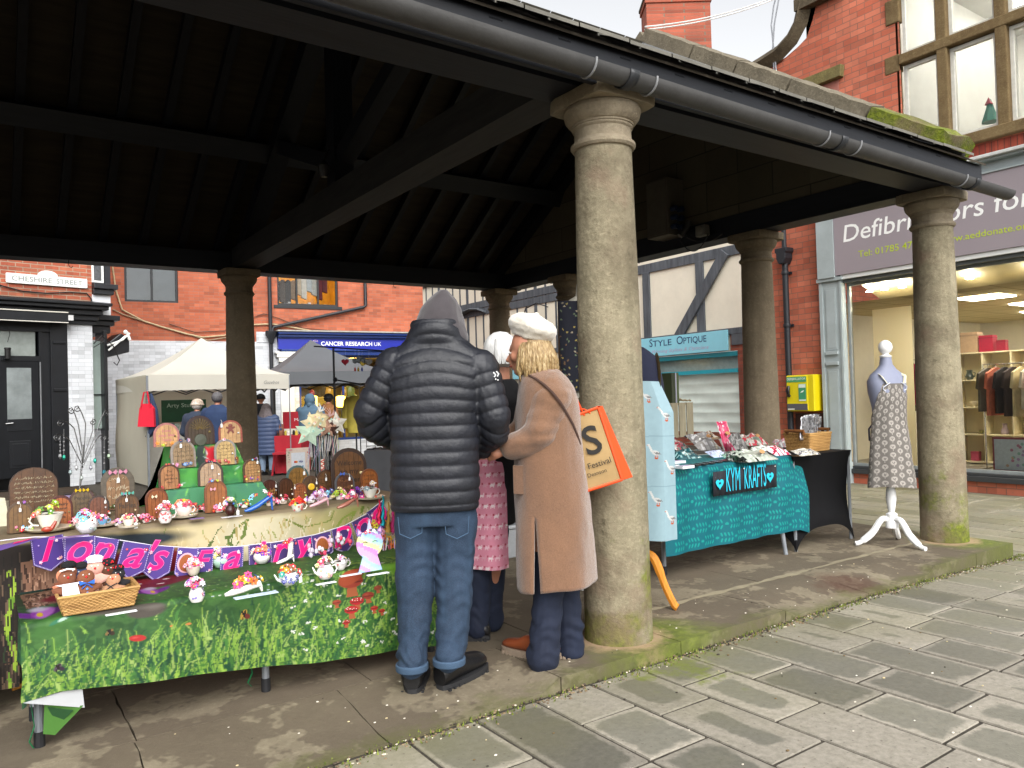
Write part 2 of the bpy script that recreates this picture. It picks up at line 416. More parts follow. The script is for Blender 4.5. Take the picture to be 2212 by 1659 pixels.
def colrects(x0,x1,w,y0,y1,fixed={},x_start=2.07,lo=.40,hi=.60):
    out=[]; k0=math.floor((x0-x_start)/w); k1=math.ceil((x1-x_start)/w)
    for k in range(k0,k1):
        a=x_start+k*w; b=a+w; a=max(a,x0); b=min(b,x1)
        if b-a<.03: continue
        f=sorted(fixed.get(k,[])); ys=[y1]
        y=(f[-1] if f else y1-rnd.uniform(.2,.5)); fs=list(f)
        if fs: 
            ys=[y1]+sorted(fs,reverse=True); y=ys[-1]
        else: ys=[y1,y]
        while y>y0: y-=rnd.uniform(lo,hi); ys.append(max(y,y0))
        for p,q in zip(ys,ys[1:]):
            if p-q>.03: out.append((a,b,q,p))
    return out
fx={-1:[2.12],0:[2.53],1:[2.39],2:[2.56,2.045],3:[2.41,1.93],4:[2.075],5:[2.36]}
rects=colrects(-2.5,10.85,.324,-1.2,2.85,fx)+colrects(7.03,10.85,.324,2.85,26,lo=.45,hi=.8)
slabs('pavement',rects)
g=MB(); g.grid(lambda u,v:(-3+13.9*u,-1.5+4.4*v,zp(-3+13.9*u,0)-.0065),60,4); o=g.build('pavement_bed',gm.m,smooth=0); tag(o,kind='structure')
# ---- hall floor: old flags, worn and sloping at the open front
def hz(x,y):
    e=y-2.87
    def ss(t): t=max(0,min(1,t)); return t*t*(3-2*t)
    z=0
    if x<2.22: z=-.046*(1-ss(e/.62))-.010*ss((2.22-x)/1)*(1-ss(e/.9))
    elif 3.95<x<5.72: z=-.050*(1-ss(e/.42))*min(1,ss((x-3.95)/.12),ss((5.72-x)/.1))
    return z+.006*noise.noise((x*1.7,y*1.7,0))
FL=N('flagstone'); x,y,z=FL.xyz()
c=FL.ramp(FL.noise(2.2,7,.7),[(.3,'#665d4e'),(.55,'#7b715f'),(.75,'#8f8570')])
c=FL.mix(FL.ramp(FL.noise(30,5,.7),[(.5,0),(.8,.5)]),c,'#9a907a')
dark=FL.ramp(FL.noise(1.3,5,.75),[(.46,0),(.49,.75)]); c=FL.mix(dark,c,'#564c40')
def near(cx,cy,r0,r1,fac):
    d=FL.math('POWER',FL.math('ADD',FL.math('POWER',FL.math('SUBTRACT',x,cx),2),FL.math('POWER',FL.math('SUBTRACT',y,cy),2)),.5)
    d=FL.math('ADD',d,FL.math('MULTIPLY',FL.math('SUBTRACT',FL.noise(6,5,.7),.5),.35))
    return FL.ramp(d,[(r0,fac),(r1,0)])
for cx,cy in ((2.98,2.98),(6.85,3.2)): c=FL.mix(near(cx,cy,.22,.48,.9),c,FL.ramp(FL.noise(18,3),[(.3,'#4a5420'),(.7,'#6e7a2a')]))
for cx,cy in ((2.86,3.15),(6.76,3.3)): c=FL.mix(near(cx,cy,.2,.3,.75),c,'#a98d74')
c=FL.mix(near(4.9,3.05,.12,.3,.6),c,'#4b2a20')
eg=FL.math('ADD',FL.math('MULTIPLY',FL.math('SUBTRACT',3.05,y),1.6),FL.noise(5,5,.7)); c=FL.mix(FL.ramp(eg,[(.6,0),(.85,.6)]),c,'#55592a')
FL.base(c); FL.set(Roughness=.8); FL.b.inputs['Specular IOR Level'].default_value=.3; FL.bump(FL.math('ADD',FL.noise(50,6,.7),FL.math('MULTIPLY',FL.noise(6,4),2)),.4,.008)
fl=MB()
def flag(x0,x1,y0,y1,n=8):
    g=.0035; x0+=g;x1-=g;y0+=g;y1-=g; nu=max(2,int((x1-x0)/.09)); nv=max(2,int((y1-y0)/.09))
    top=lambda u,v:(x0+(x1-x0)*u+(.008*noise.noise((u*3,v*9,x0)) if u in(0,1) else 0),y0+(y1-y0)*v+(.016*noise.noise((x0+(x1-x0)*u*1.0,5,v)) if v==0 and y0<3 else 0),hz(x0+(x1-x0)*u,y0+(y1-y0)*v))
    fl.grid(top,nu,nv)
    for (pa,pb,N_) in (((0,0),(1,0),nu),((1,0),(1,1),nv),((1,1),(0,1),nu),((0,1),(0,0),nv)):
        for k in range(N_):
            a=(pa[0]+(pb[0]-pa[0])*k/N_,pa[1]+(pb[1]-pa[1])*k/N_); b=(pa[0]+(pb[0]-pa[0])*(k+1)/N_,pa[1]+(pb[1]-pa[1])*(k+1)/N_)
            A=top(*a);B=top(*b); fl.poly([(A[0],A[1],-.13),(B[0],B[1],-.13),B,A])
xs=[-6,-4.9,-3.8,-2.7,-1.6,-.55,.5,1.35,2.235,3.05,3.95,4.85,5.72,6.35,7.0]
for a,b in zip(xs,xs[1:]):
    flag(a,b,2.87,3.42 if a!=2.235 else 3.5)
ys=[3.42,4.1,4.75,5.5,6.2,7.0,7.7,8.4,9.1,10.05]
for j,(p,q) in enumerate(zip(ys,ys[1:])):
    x=-6+(.4 if j%2 else 0)
    while x<7.0:
        x2=min(7.0,x+rnd.uniform(.7,1.15)); x2=7.0 if 7.0-x2<.35 else x2
        flag(x,x2,p if not(j==0 and x<3.05<x2) else p,q); x=x2
o=fl.build('hall_floor',FL.m,smooth=25); tag(o,kind='structure')
mo_=MB(); mo_.grid(lambda u,v:(2.3+4.6*u,3.405+.035*(v-.5)*(1+.9*noise.noise((u*40,0,0)))*2*(.6+.5*noise.noise((u*9,3,0)))+.02*noise.noise((u*14,5,0)),hz(2.3+4.6*u,3.42)+.0015),160,2)
o=mo_.build('mortar_line',mat('mortar','#8a8069',.9,var=.25,scale=9,bump=.5),smooth=0); tag(o,kind='structure')
# grit, moss and fallen chips along the foot of the step
ms=MB()
for k in range(2600):
    x=rnd.uniform(-.3,7.1); y=2.85+rnd.gauss(-.015,.028); dens=noise.noise((x*1.9,3,1))
    z=zp(x,y)+.002; s=rnd.uniform(.003,.008)
    t=rnd.random()
    if t<.5+dens*.5:
        col=lin(rnd.choice(['#5f6b22','#6f7a28','#4c5a1e','#84913a'])); a=rnd.random()*6
        ms.poly([(x,y,z),(x+s*cos(a),y+s*sin(a),z),(x+s*.5*cos(a+1),y+s*.5*sin(a+1),z+s*rnd.uniform(1,3.2))],col=col)
        ms.poly([(x,y,z),(x-s*sin(a),y+s*cos(a),z),(x+s*.4,y,z+s*2)],col=col)
    elif t<.93:
        col=lin(rnd.choice(['#4a4034','#6b5a46','#8a775c','#3a332a','#7d6a50'])); ms.ball((x,y,z),(s*rnd.uniform(.6,1.5),s,s*.6),5,col=col)
    else:
        ms.ball((x,y,z),(s*1.1,s*.8,s*.5),5,col=lin('#cfc5b2'))
o=ms.build('moss',vcol('scatter',.9),smooth=0); tag(o,'thin line of moss and grit in the joint at the foot of the step','moss',kind='stuff')
cp=MB()
for k in range(150):
    x=rnd.uniform(.5,6.5); y=rnd.uniform(.9,2.8); s=rnd.uniform(.003,.0065)
    cp.ball((x,y,zp(x,y)+.002),(s*1.4,s,s*.5),6,col=lin(rnd.choice(['#d8d0c0','#c9b88f','#e6dfd2','#6d5a3c','#3a342c'])))
for k in range(90):
    x=rnd.uniform(.1,5.9); y=rnd.uniform(2.95,3.4); s=rnd.uniform(.002,.005)
    cp.ball((x,y,hz(x,y)+.001),(s*1.4,s,s*.5),6,col=lin(rnd.choice(['#d8d0c0','#c9b88f','#2f2a22','#e6dfd2'])))
o=cp.build('litter',MATS['scatter'],smooth=0); tag(o,'tiny pale chips and crumbs scattered over the flagstones','litter',kind='stuff')
sm=MB()
for k,(px,py) in enumerate(((1352,1440),(1040,1535))):
    p=at(px,py,Z=-.11); sm.ball(p,(.014,.011,.008),8,col=lin('#d9cfbd'))
# ================================================================ market hall
HALL=root('market_hall',(2.8,6.5,0),0,'dark timber roofed open market hall on round stone columns','market hall')
BLK=woodmat('black_timber','#0b0d13','#171a21',.55,0); BLKY=woodmat('black_timber_y','#0b0d13','#171a21',.55,1); BLKZ=woodmat('black_timber_z','#0b0d13','#171a21',.5,2)
TIE=woodmat('tie_timber','#1c1b1b','#312f2c',.7,1)
BRD=woodmat('roof_board','#2a241d','#40382c',.9,0,.6)
COLM=stonemat('column_stone','#77705b','#9c927a','#b8ad90',moss=.95,mossz=(0,1.0),pit=.55)
COLD=stonemat('column_stone_sheltered','#6e6250','#8e806a','#a3957b',moss=0,pit=.3)
CAPM=stonemat('capital_stone','#7d715f','#a29680','#b3a88f',moss=0,pit=.5)
def column(x,y,m,z0=0,jit=.012,rot=0):
    mb=MB(); pr=[(.186,0),(.184,.05),(.181,.5),(.178,1.0),(.172,1.6),(.164,2.2),(.156,2.66)]
    fine=[]
    for (a,za),(b,zb) in zip(pr,pr[1:]):
        k=max(1,int((zb-za)/.06)); fine+=[(a+(b-a)*i/k,za+(zb-za)*i/k) for i in range(k)]
    fine.append(pr[-1])
    mb.lathe([(r,z) for r,z in fine],(x,y,z0),40,jit=jit)
    o=mb.build('column',m,HALL,smooth=60)
    c=MB(); c.lathe([(.150,2.655),(.168,2.662),(.178,2.675),(.178,2.69),(.166,2.702),(.158,2.712),(.157,2.765),(.166,2.775),(.166,2.785),(.172,2.787),(.172,2.797),(.18,2.80),(.205,2.83),(.214,2.865),(.208,2.885),(.2,2.89)],(x,y,z0),40,jit=.008)
    h=.218
    i=[]
    for z_,k in ((2.888,.985),(2.896,1),(2.95,1),(2.962,.985)):
        ring=[]
        for a in range(4):
            A=((-1,-1),(1,-1),(1,1),(-1,1))[a];B=((1,-1),(1,1),(-1,1),(-1,-1))[a]
            for t in range(6):
                px=A[0]+(B[0]-A[0])*t/6;py=A[1]+(B[1]-A[1])*t/6
                cr=.93 if t==0 else 1
                jz=.004*noise.noise((px*3+x,py*3,z_*20)); jr=1+.02*noise.noise((px*4,py*4+y,z_*30))
                ring.append((x+px*h*k*cr*jr,y+py*h*k*cr*jr,z0+z_+jz))
        i.append(c._a(ring))
    for a,b in zip(i,i[1:]):
        for j in range(24): c.face((a+j,a+(j+1)%24,b+(j+1)%24,b+j))
    c.face([i[0]+j for j in reversed(range(24))]); c.face([i[-1]+j for j in range(24)])
    c.build('capital',CAPM if m is COLM else COLD,o,smooth=30,root=HALL)
    return o
c=column(2.862,3.15,COLM); c['label']='weathered front column streaked with green moss'
c=column(6.772,3.31,COLM)
column(2.66,9.55,COLD); column(6.6,9.72,COLD); column(6.72,8.19,COLD); column(6.775,5.13,COLD)
YF,YB,YR=2.92,10.04,6.48; ZE,ZR=3.16,5.45; SL=(ZR-ZE)/(YR-YF); XL,XE=-6.,6.60
# wall plates
b=MB(); b.box(XL,6.92,3.10,3.36,2.965,3.19); b.box(XL,6.92,3.072,3.10,2.99,3.015); b.box(XL,6.92,3.362,3.375,2.985,3.0); b.build('front_beam',BLK,HALL,0)
b=MB(); b.box(XL,6.92,9.58,9.84,2.965,3.19); b.box(XL,6.6,9.562,9.58,2.962,2.985); b.build('back_beam',BLK,HALL,0)
b=MB(); b.box(6.62,6.88,3.36,9.58,2.966,3.185); b.box(6.60,6.62,3.4,9.55,2.962,2.983); b.build('gable_beam',BLKY,HALL,0)
# gable wall
gw=MB(); W0,W1=6.63,6.87
yz=[(3.12,3.19),(9.82,3.19),(9.82,ZE+(10.04-9.82)*SL+.0),(YR,ZR-.03),(3.12,ZE+(3.12-2.92)*SL)]
gw.prism([(p[0],p[1]) for p in yz],(W0,0,0),(0,1,0),(0,0,1),(1,0,0),W1-W0)
ash=brickmat('ashlar','#57503f','#6b6350','#3b362c',bw=.85,rh=.33,ms=.007,dirt='#3c362c',bumpy=.5,stain=.5)
gw.build('gable_wall',ash,HALL,0)
# roof covering: boards inside, slates outside
def roofside(s):
    rb=MB()
    ye=YF if s<0 else YB; yi=YR
    rb.poly([(XL,ye,ZE-.035),(6.9,ye,ZE-.035),(6.9,yi,ZR-.035),(XL,yi,ZR-.035)]); rb.poly([(XL,ye,ZE-.02),(XL,yi,ZR-.02),(6.9,yi,ZR-.02),(6.9,ye,ZE-.02)])
    rb.poly([(XL,ye,ZE-.035),(XL,ye,ZE-.02),(6.9,ye,ZE-.02),(6.9,ye,ZE-.035)])
    rb.build('roof_board',BRD,HALL,0)
    sl=MB(); nr=17
    for r_ in range(nr):
        t0=r_/nr-.004; t1=(r_+1)/nr+.012
        x=XL+(.18 if r_%2 else 0)
        while x<6.6:
            wd=rnd.uniform(.28,.4); x2=min(x+wd,6.6); dz=rnd.uniform(0,.006)
            P=lambda xx,t,h:(xx,ye+(yi-ye)*t-(.03*(1 if s<0 else -1) if t<0 else 0),ZE+(ZR-ZE)*t+h)
            sl.poly([P(x+.004,t0,.016+dz),P(x2-.004,t0,.016+dz),P(x2-.004,t1,.002+dz),P(x+.004,t1,.002+dz)])
            sl.poly([P(x+.004,t0,-.004+dz),P(x2-.004,t0,-.004+dz),P(x2-.004,t0,.016+dz),P(x+.004,t0,.016+dz)])
            x=x2
    sl.build('roof_slates',mat('slate','#6a675f',.8,var=.35,scale=2.5,bump=.5),HALL,0)
roofside(-1); roofside(1)
fb=MB(); fb.box(XL,6.9,2.955,2.985,2.93,3.135); fb.build('fascia_board',BLK,HALL,0)
# rafters
x=XL+.15
while x<6.6:
    for s in (-1,1):
        ye=YF+.06 if s<0 else YB-.06; r_=MB(); r_.bar((x,ye,ZE-.10),(x,YR,ZR-.14),.075,.11); r_.build('rafter',BLKY,HALL,0)
    x+=.415
for s in (-1,1):
    yy=YR+s*1.75; zz=ZR-1.75*SL-.28; p=MB(); p.bar((XL,yy,zz),(6.63,yy,zz),.16,.2,up=(0,-s*SL,1)); p.build('purlin',BLK,HALL,0)
p=MB(); p.bar((XL,YR,ZR-.2),(6.63,YR,ZR-.2),.06,.22); p.build('ridge_beam',BLK,HALL,0)
for tx in (2.72,-1.25):
    t=MB(); t.box(tx-.13,tx+.13,3.37,9.575,2.99,3.24); t.build('tie_beam',TIE,HALL,0)
    for s in (-1,1):
        q=MB(); q.bar((tx,YR+s*2.95,3.2),(tx,YR+s*.1,ZR-.36),.2,.18); q.build('principal_rafter',BLKY,HALL,0)
        q=MB(); q.bar((tx,YR+s*.1,3.5),(tx,YR+s*1.5,ZR-1.5*SL-.45),.14,.14); q.build('strut',BLKY,HALL,0)
    q=MB(); q.bar((tx,YR,3.24),(tx,YR,ZR-.2),.18,.18); q.build('king_post',BLKZ,HALL,0)
# principal along the inside of the gable wall
for s in (-1,1):
    q=MB(); q.bar((6.55,YR+s*3.3,3.2),(6.55,YR+s*.05,ZR-.3),.14,.2); q.build('gable_rafter',BLKY,HALL,0)
# coping stones
cm=stonemat('coping_stone','#5e574a','#7c7362','#9c937e',pit=.6); cmm=stonemat('coping_moss','#5e5a3c','#7c7650','#a9ad80',moss=1.0,mossz=(3.6,9.0),pit=1.0,scale=8)
for s in (-1,1):
    cuts=[0,.21,.38,.56,.79,1.0]
    for k,(a,b_) in enumerate(zip(cuts,cuts[1:])):
        A=Vector((6.755,YR,ZR+.13)); Bv=Vector((6.755,YR+s*3.45,ZR-3.45*SL+.03)); up=Vector((0,s*SL,1)).normalized()
        P=A.lerp(Bv,a+(.003 if a else 0)); Q=A.lerp(Bv,b_-.003)
        mb=MB(); n_=12
        i=[]
        for j in range(n_+1):
            c0=P.lerp(Q,j/n_); ring=[]
            rag=1.0 if not(k==4) else 1.0
            for (dx,dh) in ((-.175,-.17),(.175,-.17),(.175,.075),(.02,.115),(-.175,.085)):
                amp=.012+(.03*max(0,j-7)/5 if k==4 else 0)
                jn=amp*noise.noise((c0.y*9,dh*30+dx*9,k))
                ring.append(c0+Vector((dx+jn,0,0))+up*(dh+jn))
            i.append(mb._a(ring))
        for u_,v_ in zip(i,i[1:]):
            for j in range(5): mb.face((u_+j,u_+(j+1)%5,v_+(j+1)%5,v_+j))
        mb.face([i[0]+j for j in range(5)]); mb.face([i[-1]+j for j in reversed(range(5))])
        o=mb.build('coping_stone',cmm if (k==4) else cm,HALL,smooth=40)
        if k==4 and s<0: o['label']='mossy lowest coping stone with a ragged end'
# lead flashing edge beside the coping
fl2=MB(); fl2.bar((6.56,2.94,3.165),(6.56,YR,ZR+.03),.05,.03); fl2.build('lead_flashing',mat('lead','#9a9c9e',.5,.3),HALL,0)
# gutter: half round cast iron
GUT=mat('gutter_grey','#454443',.55,var=.25,scale=5,bump=.3)
def gz(x): return 2.985-.0105*(x+1)
gt=MB(); P=[];L_=60
i=[]
for k in range(L_+1):
    x=XL+(7.14-XL)*k/L_; ring=[]
    for j in range(13):
        th=PI+PI*j/12; ring.append((x,2.862+.065*cos(th),gz(x)+.065*sin(th)+.02))
    for j in range(13):
        th=2*PI-PI*j/12; ring.append((x,2.862+.057*cos(th),gz(x)+.059*sin(th)+.02))
    i.append(gt._a(ring))
for a,b_ in zip(i,i[1:]):
    for j in range(26): gt.face((a+j,a+(j+1)%26,b_+(j+1)%26,b_+j))
gt.face([i[-1]+j for j in range(26)])
GT=gt.build('gutter',GUT,HALL,smooth=50)
for px in (1268,1398,1770,1838,2068):
    p=at(px,0+{1268:175,1398:200,1770:300,1838:318,2068:380}[px],Y=2.87); x=p.x; k=MB()
    k.tube([(x,2.862+.070*cos(th),gz(x)+.070*sin(th)+.02) for th in [PI*(.98+j*.095) for j in range(11)]]+[(x,2.96,gz(x)+.05)],.006,6,col=lin('#8a8b8c'))
    k.build('gutter_bracket',mat('bracket_grey','#8b8c8e',.5),GT,root=HALL)
for px,py in ((1350,180),(1803,308),(2092,385)):
    x=at(px,py,Y=2.87).x; k=MB(); pts=[(2.862+.071*cos(PI+PI*j/12),gz(x)+.071*sin(PI+PI*j/12)+.02) for j in range(13)]
    for w_ in (-.035,.03):
        pass
    j0=k._a([(x-.03,a,c_) for a,c_ in pts]); j1=k._a([(x+.03,a,c_) for a,c_ in pts])
    for j in range(12): k.face((j0+j,j0+j+1,j1+j+1,j1+j))
    k.build('gutter_joint',mat('joint_black','#25272a',.5),GT,root=HALL,solid=.008)
# small fittings on the timbers
def hook(px,py,Y):
    p=at(px,py,Y=Y); k=MB(); z=2.965
    k.tube([(p.x,Y,z),(p.x,Y,z-.05),(p.x+.012,Y,z-.075),(p.x+.03,Y,z-.08),(p.x+.04,Y,z-.062)],.004,6); k.build('hook',mat('iron','#1c1b1b',.5,.4),HALL)
hook(148,566,9.6); hook(850,620,9.6)
p=at(1378,560,X=6.62); k=MB(); k.tube([(6.62,p.y,2.966),(6.62,p.y,2.92),(6.62,p.y-.02,2.9),(6.62,p.y-.035,2.915)],.004,6); k.build('hook',MATS['iron'],HALL)
# electric box, floodlights and cable on the gable
EB=root('electric_box',at(1422,516,X=6.55),0,'grey steel electric box with blue sockets high on the gable wall','electric box')
a=at(1396,440,X=6.36); b2=at(1441,432,X=6.36)
y0,y1=b2.y,a.y; z0=at(1420,512,X=6.36).z; z1=at(1420,388,X=6.36).z
eb=MB(); eb.box(6.36,6.63,y0,y1,z0,z1); eb.build('cabinet',mat('box_grey','#5d564b',.55,.1,var=.15),EB,0,bev=.006)
eb=MB(); eb.box(6.352,6.36,y0+.02,y1-.02,z0+.02,z1-.02); eb.build('door',mat('box_grey2','#665f53',.5,.1),EB,0)
for r_ in range(3):
    for c_ in range(2):
        s=MB(); s.lathe([(.03,0),(.03,.05),(.034,.052),(.03,.07),(0,.072)],(6.43+c_*.1,y0,z0+.09+r_*.1),12,ax=((1,0,0),(0,0,1),(0,-1,0))); s.build('socket',mat('socket_blue','#1d2c4c',.4),EB)
CT=root('camera_cluster',at(1500,510,X=6.55),0,'small floodlight and camera with looped black cables under the gable beam','floodlight')
p=at(1512,498,X=6.5); s=MB(); s.box(6.50,6.58,p.y-.07,p.y+.07,p.z-.06,p.z+.06); s.build('lamp_housing',mat('fit_grey','#77746c',.5),CT,0,bev=.01)
s=MB(); s.lathe([(.045,0),(.045,.01),(.04,.012)],(6.5,p.y,p.z),16,ax=((0,1,0),(0,0,1),(-1,0,0))); s.build('lens',mat('fit_lens','#8f8b80',.2),CT)
p=at(1478,500,X=6.5); s=MB(); s.tube([(6.55,p.y-.03,p.z+.12),(6.53,p.y,p.z+.03),(6.46,p.y+.03,p.z-.05)],[.03,.032,.034],10); s.build('camera_body',mat('fit_dark','#3c3a38',.5),CT)
for k,(pa,pb,dp) in enumerate((((1470,520),(1530,505),38),((1480,505),(1560,505),22),((1458,475),(1505,520),16))):
    A=at(*pa,X=6.52);B=at(*pb,X=6.52); pts=[A.lerp(B,t/14)-Vector((0,0,dp/250*4*(t/14)*(1-t/14))) for t in range(15)]
    s=MB(); s.tube(pts,.006,6); s.build('cable',mat('cable_black','#0f0f11',.5),CT)
SP=root('spotlight',at(700,372,X=2.6),0,'small pale spotlight hanging from the dark tie beam','spotlight')
p=at(700,370,X=2.55); s=MB(); s.lathe([(.03,-.05),(.05,0),(.052,.05),(.02,.09),(0,.1)],p,14); s.build('shade',mat('spot_dark','#2c2b2a',.5),SP)
s=MB(); s.lathe([(0,-.052),(.028,-.05)],p,14); s.build('lamp_glass',mat('spot_glass','#b5b09f',.3),SP)
s=MB(); s.tube([p+Vector((0,0,.09)),(2.6,p.y,p.z+.2)],.008,6); s.build('bracket',MATS['iron'],SP)
# ================================================================ helper parts for facades (local x along, y into the building, z up)
WHITEP=mat('white_paint','#dfe0dd',.6,var=.06,scale=3); GREYP=mat('grey_blue_paint','#a3adae',.5,var=.12,scale=3); DARKP=mat('dark_paint','#1b1d22',.45,var=.3)
GL=glass('window_glass'); GLD=glass('window_glass_dark',(.6,.66,.68),2.2)
def window(P,M,x0,x1,z0,z1,y,fw=.05,xs=(),zs=(),fm=None,gm=None,d=.06,name='window',label=None,sill=None,sm=None):
    f=MB(); f.M=M
    f.box(x0,x1,y,y+d,z0,z0+fw); f.box(x0,x1,y,y+d,z1-fw,z1); f.box(x0,x0+fw,y,y+d,z0+fw,z1-fw); f.box(x1-fw,x1,y,y+d,z0+fw,z1-fw)
    for q in xs: f.box(q-fw*.45,q+fw*.45,y+.004,y+d-.002,z0+fw,z1-fw)
    for q in zs: f.box(x0+fw,x1-fw,y+.007,y+d-.005,q-fw*.4,q+fw*.4)
    o=f.build(name,fm or WHITEP,P,0,bev=.004)
    if label: o['label']=label
    g=MB(); g.M=M; g.poly([(x0+fw*.5,y+d*.6,z0+fw*.5),(x1-fw*.5,y+d*.6,z0+fw*.5),(x1-fw*.5,y+d*.6,z1-fw*.5),(x0+fw*.5,y+d*.6,z1-fw*.5)]); g.build('pane',gm or GL,o,0,root=P)
    if sill: 
        s=MB(); s.M=M; s.box(x0-sill[0],x1+sill[0],y-sill[1],y+.02,z0-sill[2],z0-.001); s.build('sill',sm or fm or WHITEP,o,0,root=P,bev=.006)
    return o
def room(P,M,x0,x1,y0,y1,z0,z1,wm,name='interior',floor=None,ceil=None):
    r=MB(); r.M=M
    r.poly([(x0,y1,z0),(x1,y1,z0),(x1,y1,z1),(x0,y1,z1)]); r.poly([(x0,y0,z0),(x0,y1,z0),(x0,y1,z1),(x0,y0,z1)]); r.poly([(x1,y0,z0),(x1,y0,z1),(x1,y1,z1),(x1,y1,z0)])
    r.poly([(x0,y0,z0),(x1,y0,z0),(x1,y1,z0),(x0,y1,z0)],m=1); r.poly([(x0,y0,z1),(x0,y1,z1),(x1,y1,z1),(x1,y0,z1)],m=2)
    return r.build(name,[wm,floor or wm,ceil or wm],P,0)
# ================================================================ RED BRICK SHOP on the right (plane X = 10.85, facing the hall)
BX,BY=10.85,6.5
SH=root('brick_shop',(BX,BY,-.12),R(-90),'tall red brick shop with grey fascia reading Defibrillators for all','building')
M=rmat((BX,BY,0),R(-90))
BR=brickmat('brick_right','#bc6248','#cb775c','#8a6454',bw=.235,rh=.088,ms=.006,stain=.3,bumpy=.5)
w_=MB(); w_.M=M
holes=[(-.14,3.6,.14,2.92),(.84,3.6,4.66,7.5)]
# wall with curved gable shoulder
wall(w_,-.62,3.6,-.15,7.6,[(-.14,3.6,.13,2.95),(.84,3.6,4.62,7.6)],0,.03)
w_.poly([(-1.62,0,-.15),(-.62,0,-.15),(-.62,0,6.86),(-.78,0,6.78),(-1.0,0,6.70),(-1.3,0,6.66),(-1.62,0,6.64)])
w_.poly([(-.62,0,6.86),(-.62,0,7.6),(-.36,0,7.6),(-.40,0,7.4),(-.5,0,7.1)],m=0)
w_.poly([(-1.62,0,-.15),(-1.62,0,6.64),(-1.62,5,6.64),(-1.62,5,-.15)])
w_.build('wall',BR,SH,0)
cpn=MB(); cpn.M=M
cur=[(-1.75,6.70),(-1.45,6.74),(-1.1,6.80),(-.86,6.93),(-.70,7.12),(-.62,7.36),(-.60,7.5),(-.60,7.62),(-.2,7.66)]
cpn.tube([(x,-.03,z) for x,z in cur[:7]],.14,4,flat=1.0,tw=0); cpn.box(-.72,0.1,-.16,.2,7.28,7.46)
cpn.build('coping',stonemat('dark_coping','#453d31','#665b49','#857a60',pit=.6),SH,30)
p=MB(); p.M=M; p.prism([(-.74,6.02),(-.02,6.02),(.0,6.2),(-.74,6.2)],(0,-.10,0),(1,0,0),(0,0,1),(0,1,0),.12); p.build('lintel',stonemat('lichen_stone','#5d5538','#7b7148','#a59b5e'),SH,0,bev=.01)
p=MB(); p.M=M; p.box(-.72,-.1,-.006,.01,5.4,6.018); p.build('blocked_window',mat('pink_render','#a5695c',.8),SH,0)
# downpipe with hopper
dp=MB(); dp.M=M; dp.tube([(-1.1,-.09,-.1),(-1.1,-.09,3.36)],.048,12); 
for z in (.25,1.3,2.35,3.2): dp.lathe([(.056,-.03),(.06,-.02),(.06,.02),(.056,.03)],(-1.1,-.09,z),12); dp.box(-1.17,-1.03,-.03,0,z-.02,z+.02)
PIPE=mat('black_pipe','#1c1f25',.55,var=.2)
o=dp.build('downpipe',PIPE,SH)
dp=MB(); dp.M=M; dp.prism([(-.11,.26),(.11,.26),(.11,.2),(.085,.17),(.085,.09),(.04,0),(-.04,0),(-.085,.09),(-.085,.17),(-.11,.2)],(-1.1,-.2,3.34),(1,0,0),(0,0,1),(0,1,0),.2); dp.build('hopper',PIPE,o,0,root=SH,bev=.01)
dp=MB(); dp.M=M; dp.tube([(-1.1,-.09,3.6),(-1.1,-.09,6.2)],.04,10); dp.build('upper_pipe',PIPE,SH)
# shop front: pilaster, cornice, fascia
f=MB(); f.M=M
f.box(-.48,-.12,-.10,0,-.14,2.96); f.box(-.52,-.10,-.13,0,-.14,.2); f.box(-.52,-.09,-.14,0,2.95,3.0); f.box(-.495,-.44,-.115,-.1,.2,2.95); f.box(-.16,-.125,-.115,-.1,.2,2.95)
for z0,z1 in ((.35,1.6),(1.9,2.85)):
    f.box(-.40,-.22,-.108,-.1,z0,z1); f.box(-.385,-.235,-.112,-.108,z0+.03,z1-.03)
for z in (1.67,1.83): f.box(-.41,-.21,-.135,-.1,z,z+.05)
f.build('pilaster',GREYP,SH,0,bev=.006)
f=MB(); f.M=M; f.box(-.48,-.20,-.16,0,3.0,4.02); f.box(-.195,3.6,-.10,0,4.03,4.17); f.box(-.48,3.6,-.20,0,4.17,4.20); f.box(-.48,3.6,-.16,0,4.02,4.04)
f.build('cornice',GREYP,SH,0)
f=MB(); f.M=M; f.box(-.5,3.6,-.26,0,4.20,4.245); f.build('cornice_cap',mat('white_lead','#c9cac6',.6,var=.2),SH,0,bev=.008)
f=MB(); f.M=M; f.box(-.195,3.6,-.14,-.002,3.02,4.018); FAS=f.build('fascia_panel',mat('taupe_sign','#958b90',.55,var=.04,scale=1.2),SH,0)
f=MB(); f.M=M; f.box(-.12,3.6,-.12,0,2.955,3.018,m=0); f.box(-.12,3.6,-.07,.1,2.90,2.953,m=1); f.build('fascia_trim',[WHITEP,mat('trim_grey','#5f6464',.6)],SH,0)  # white trim with a darker grey strip below it
t=MB(); t.M=M
t.text('Defibrillators for all',(-.04,-.141,3.50),(1,0,0),(0,0,1),.36,shear=.12,bold=.006,wid=2.95); t.build('lettering',mat('sign_white','#f2f2ef',.5,var=.02),FAS,0,root=SH)
t=MB(); t.M=M
t.text('Tel: 01785 472224',(.19,-.141,3.235),(1,0,0),(0,0,1),.135,bold=.004,wid=1.08); t.build('phone_lettering',mat('sign_lime','#b7c932',.5,var=.02),FAS,0,root=SH)
t=MB(); t.M=M; t.text('www.aeddonate.org.uk',(1.36,-.141,3.22),(1,0,0),(0,0,1),.125,bold=.004,wid=1.27)
t.build('web_lettering',mat('sign_lime','#b7c932',.5,var=.02),FAS,0,root=SH)
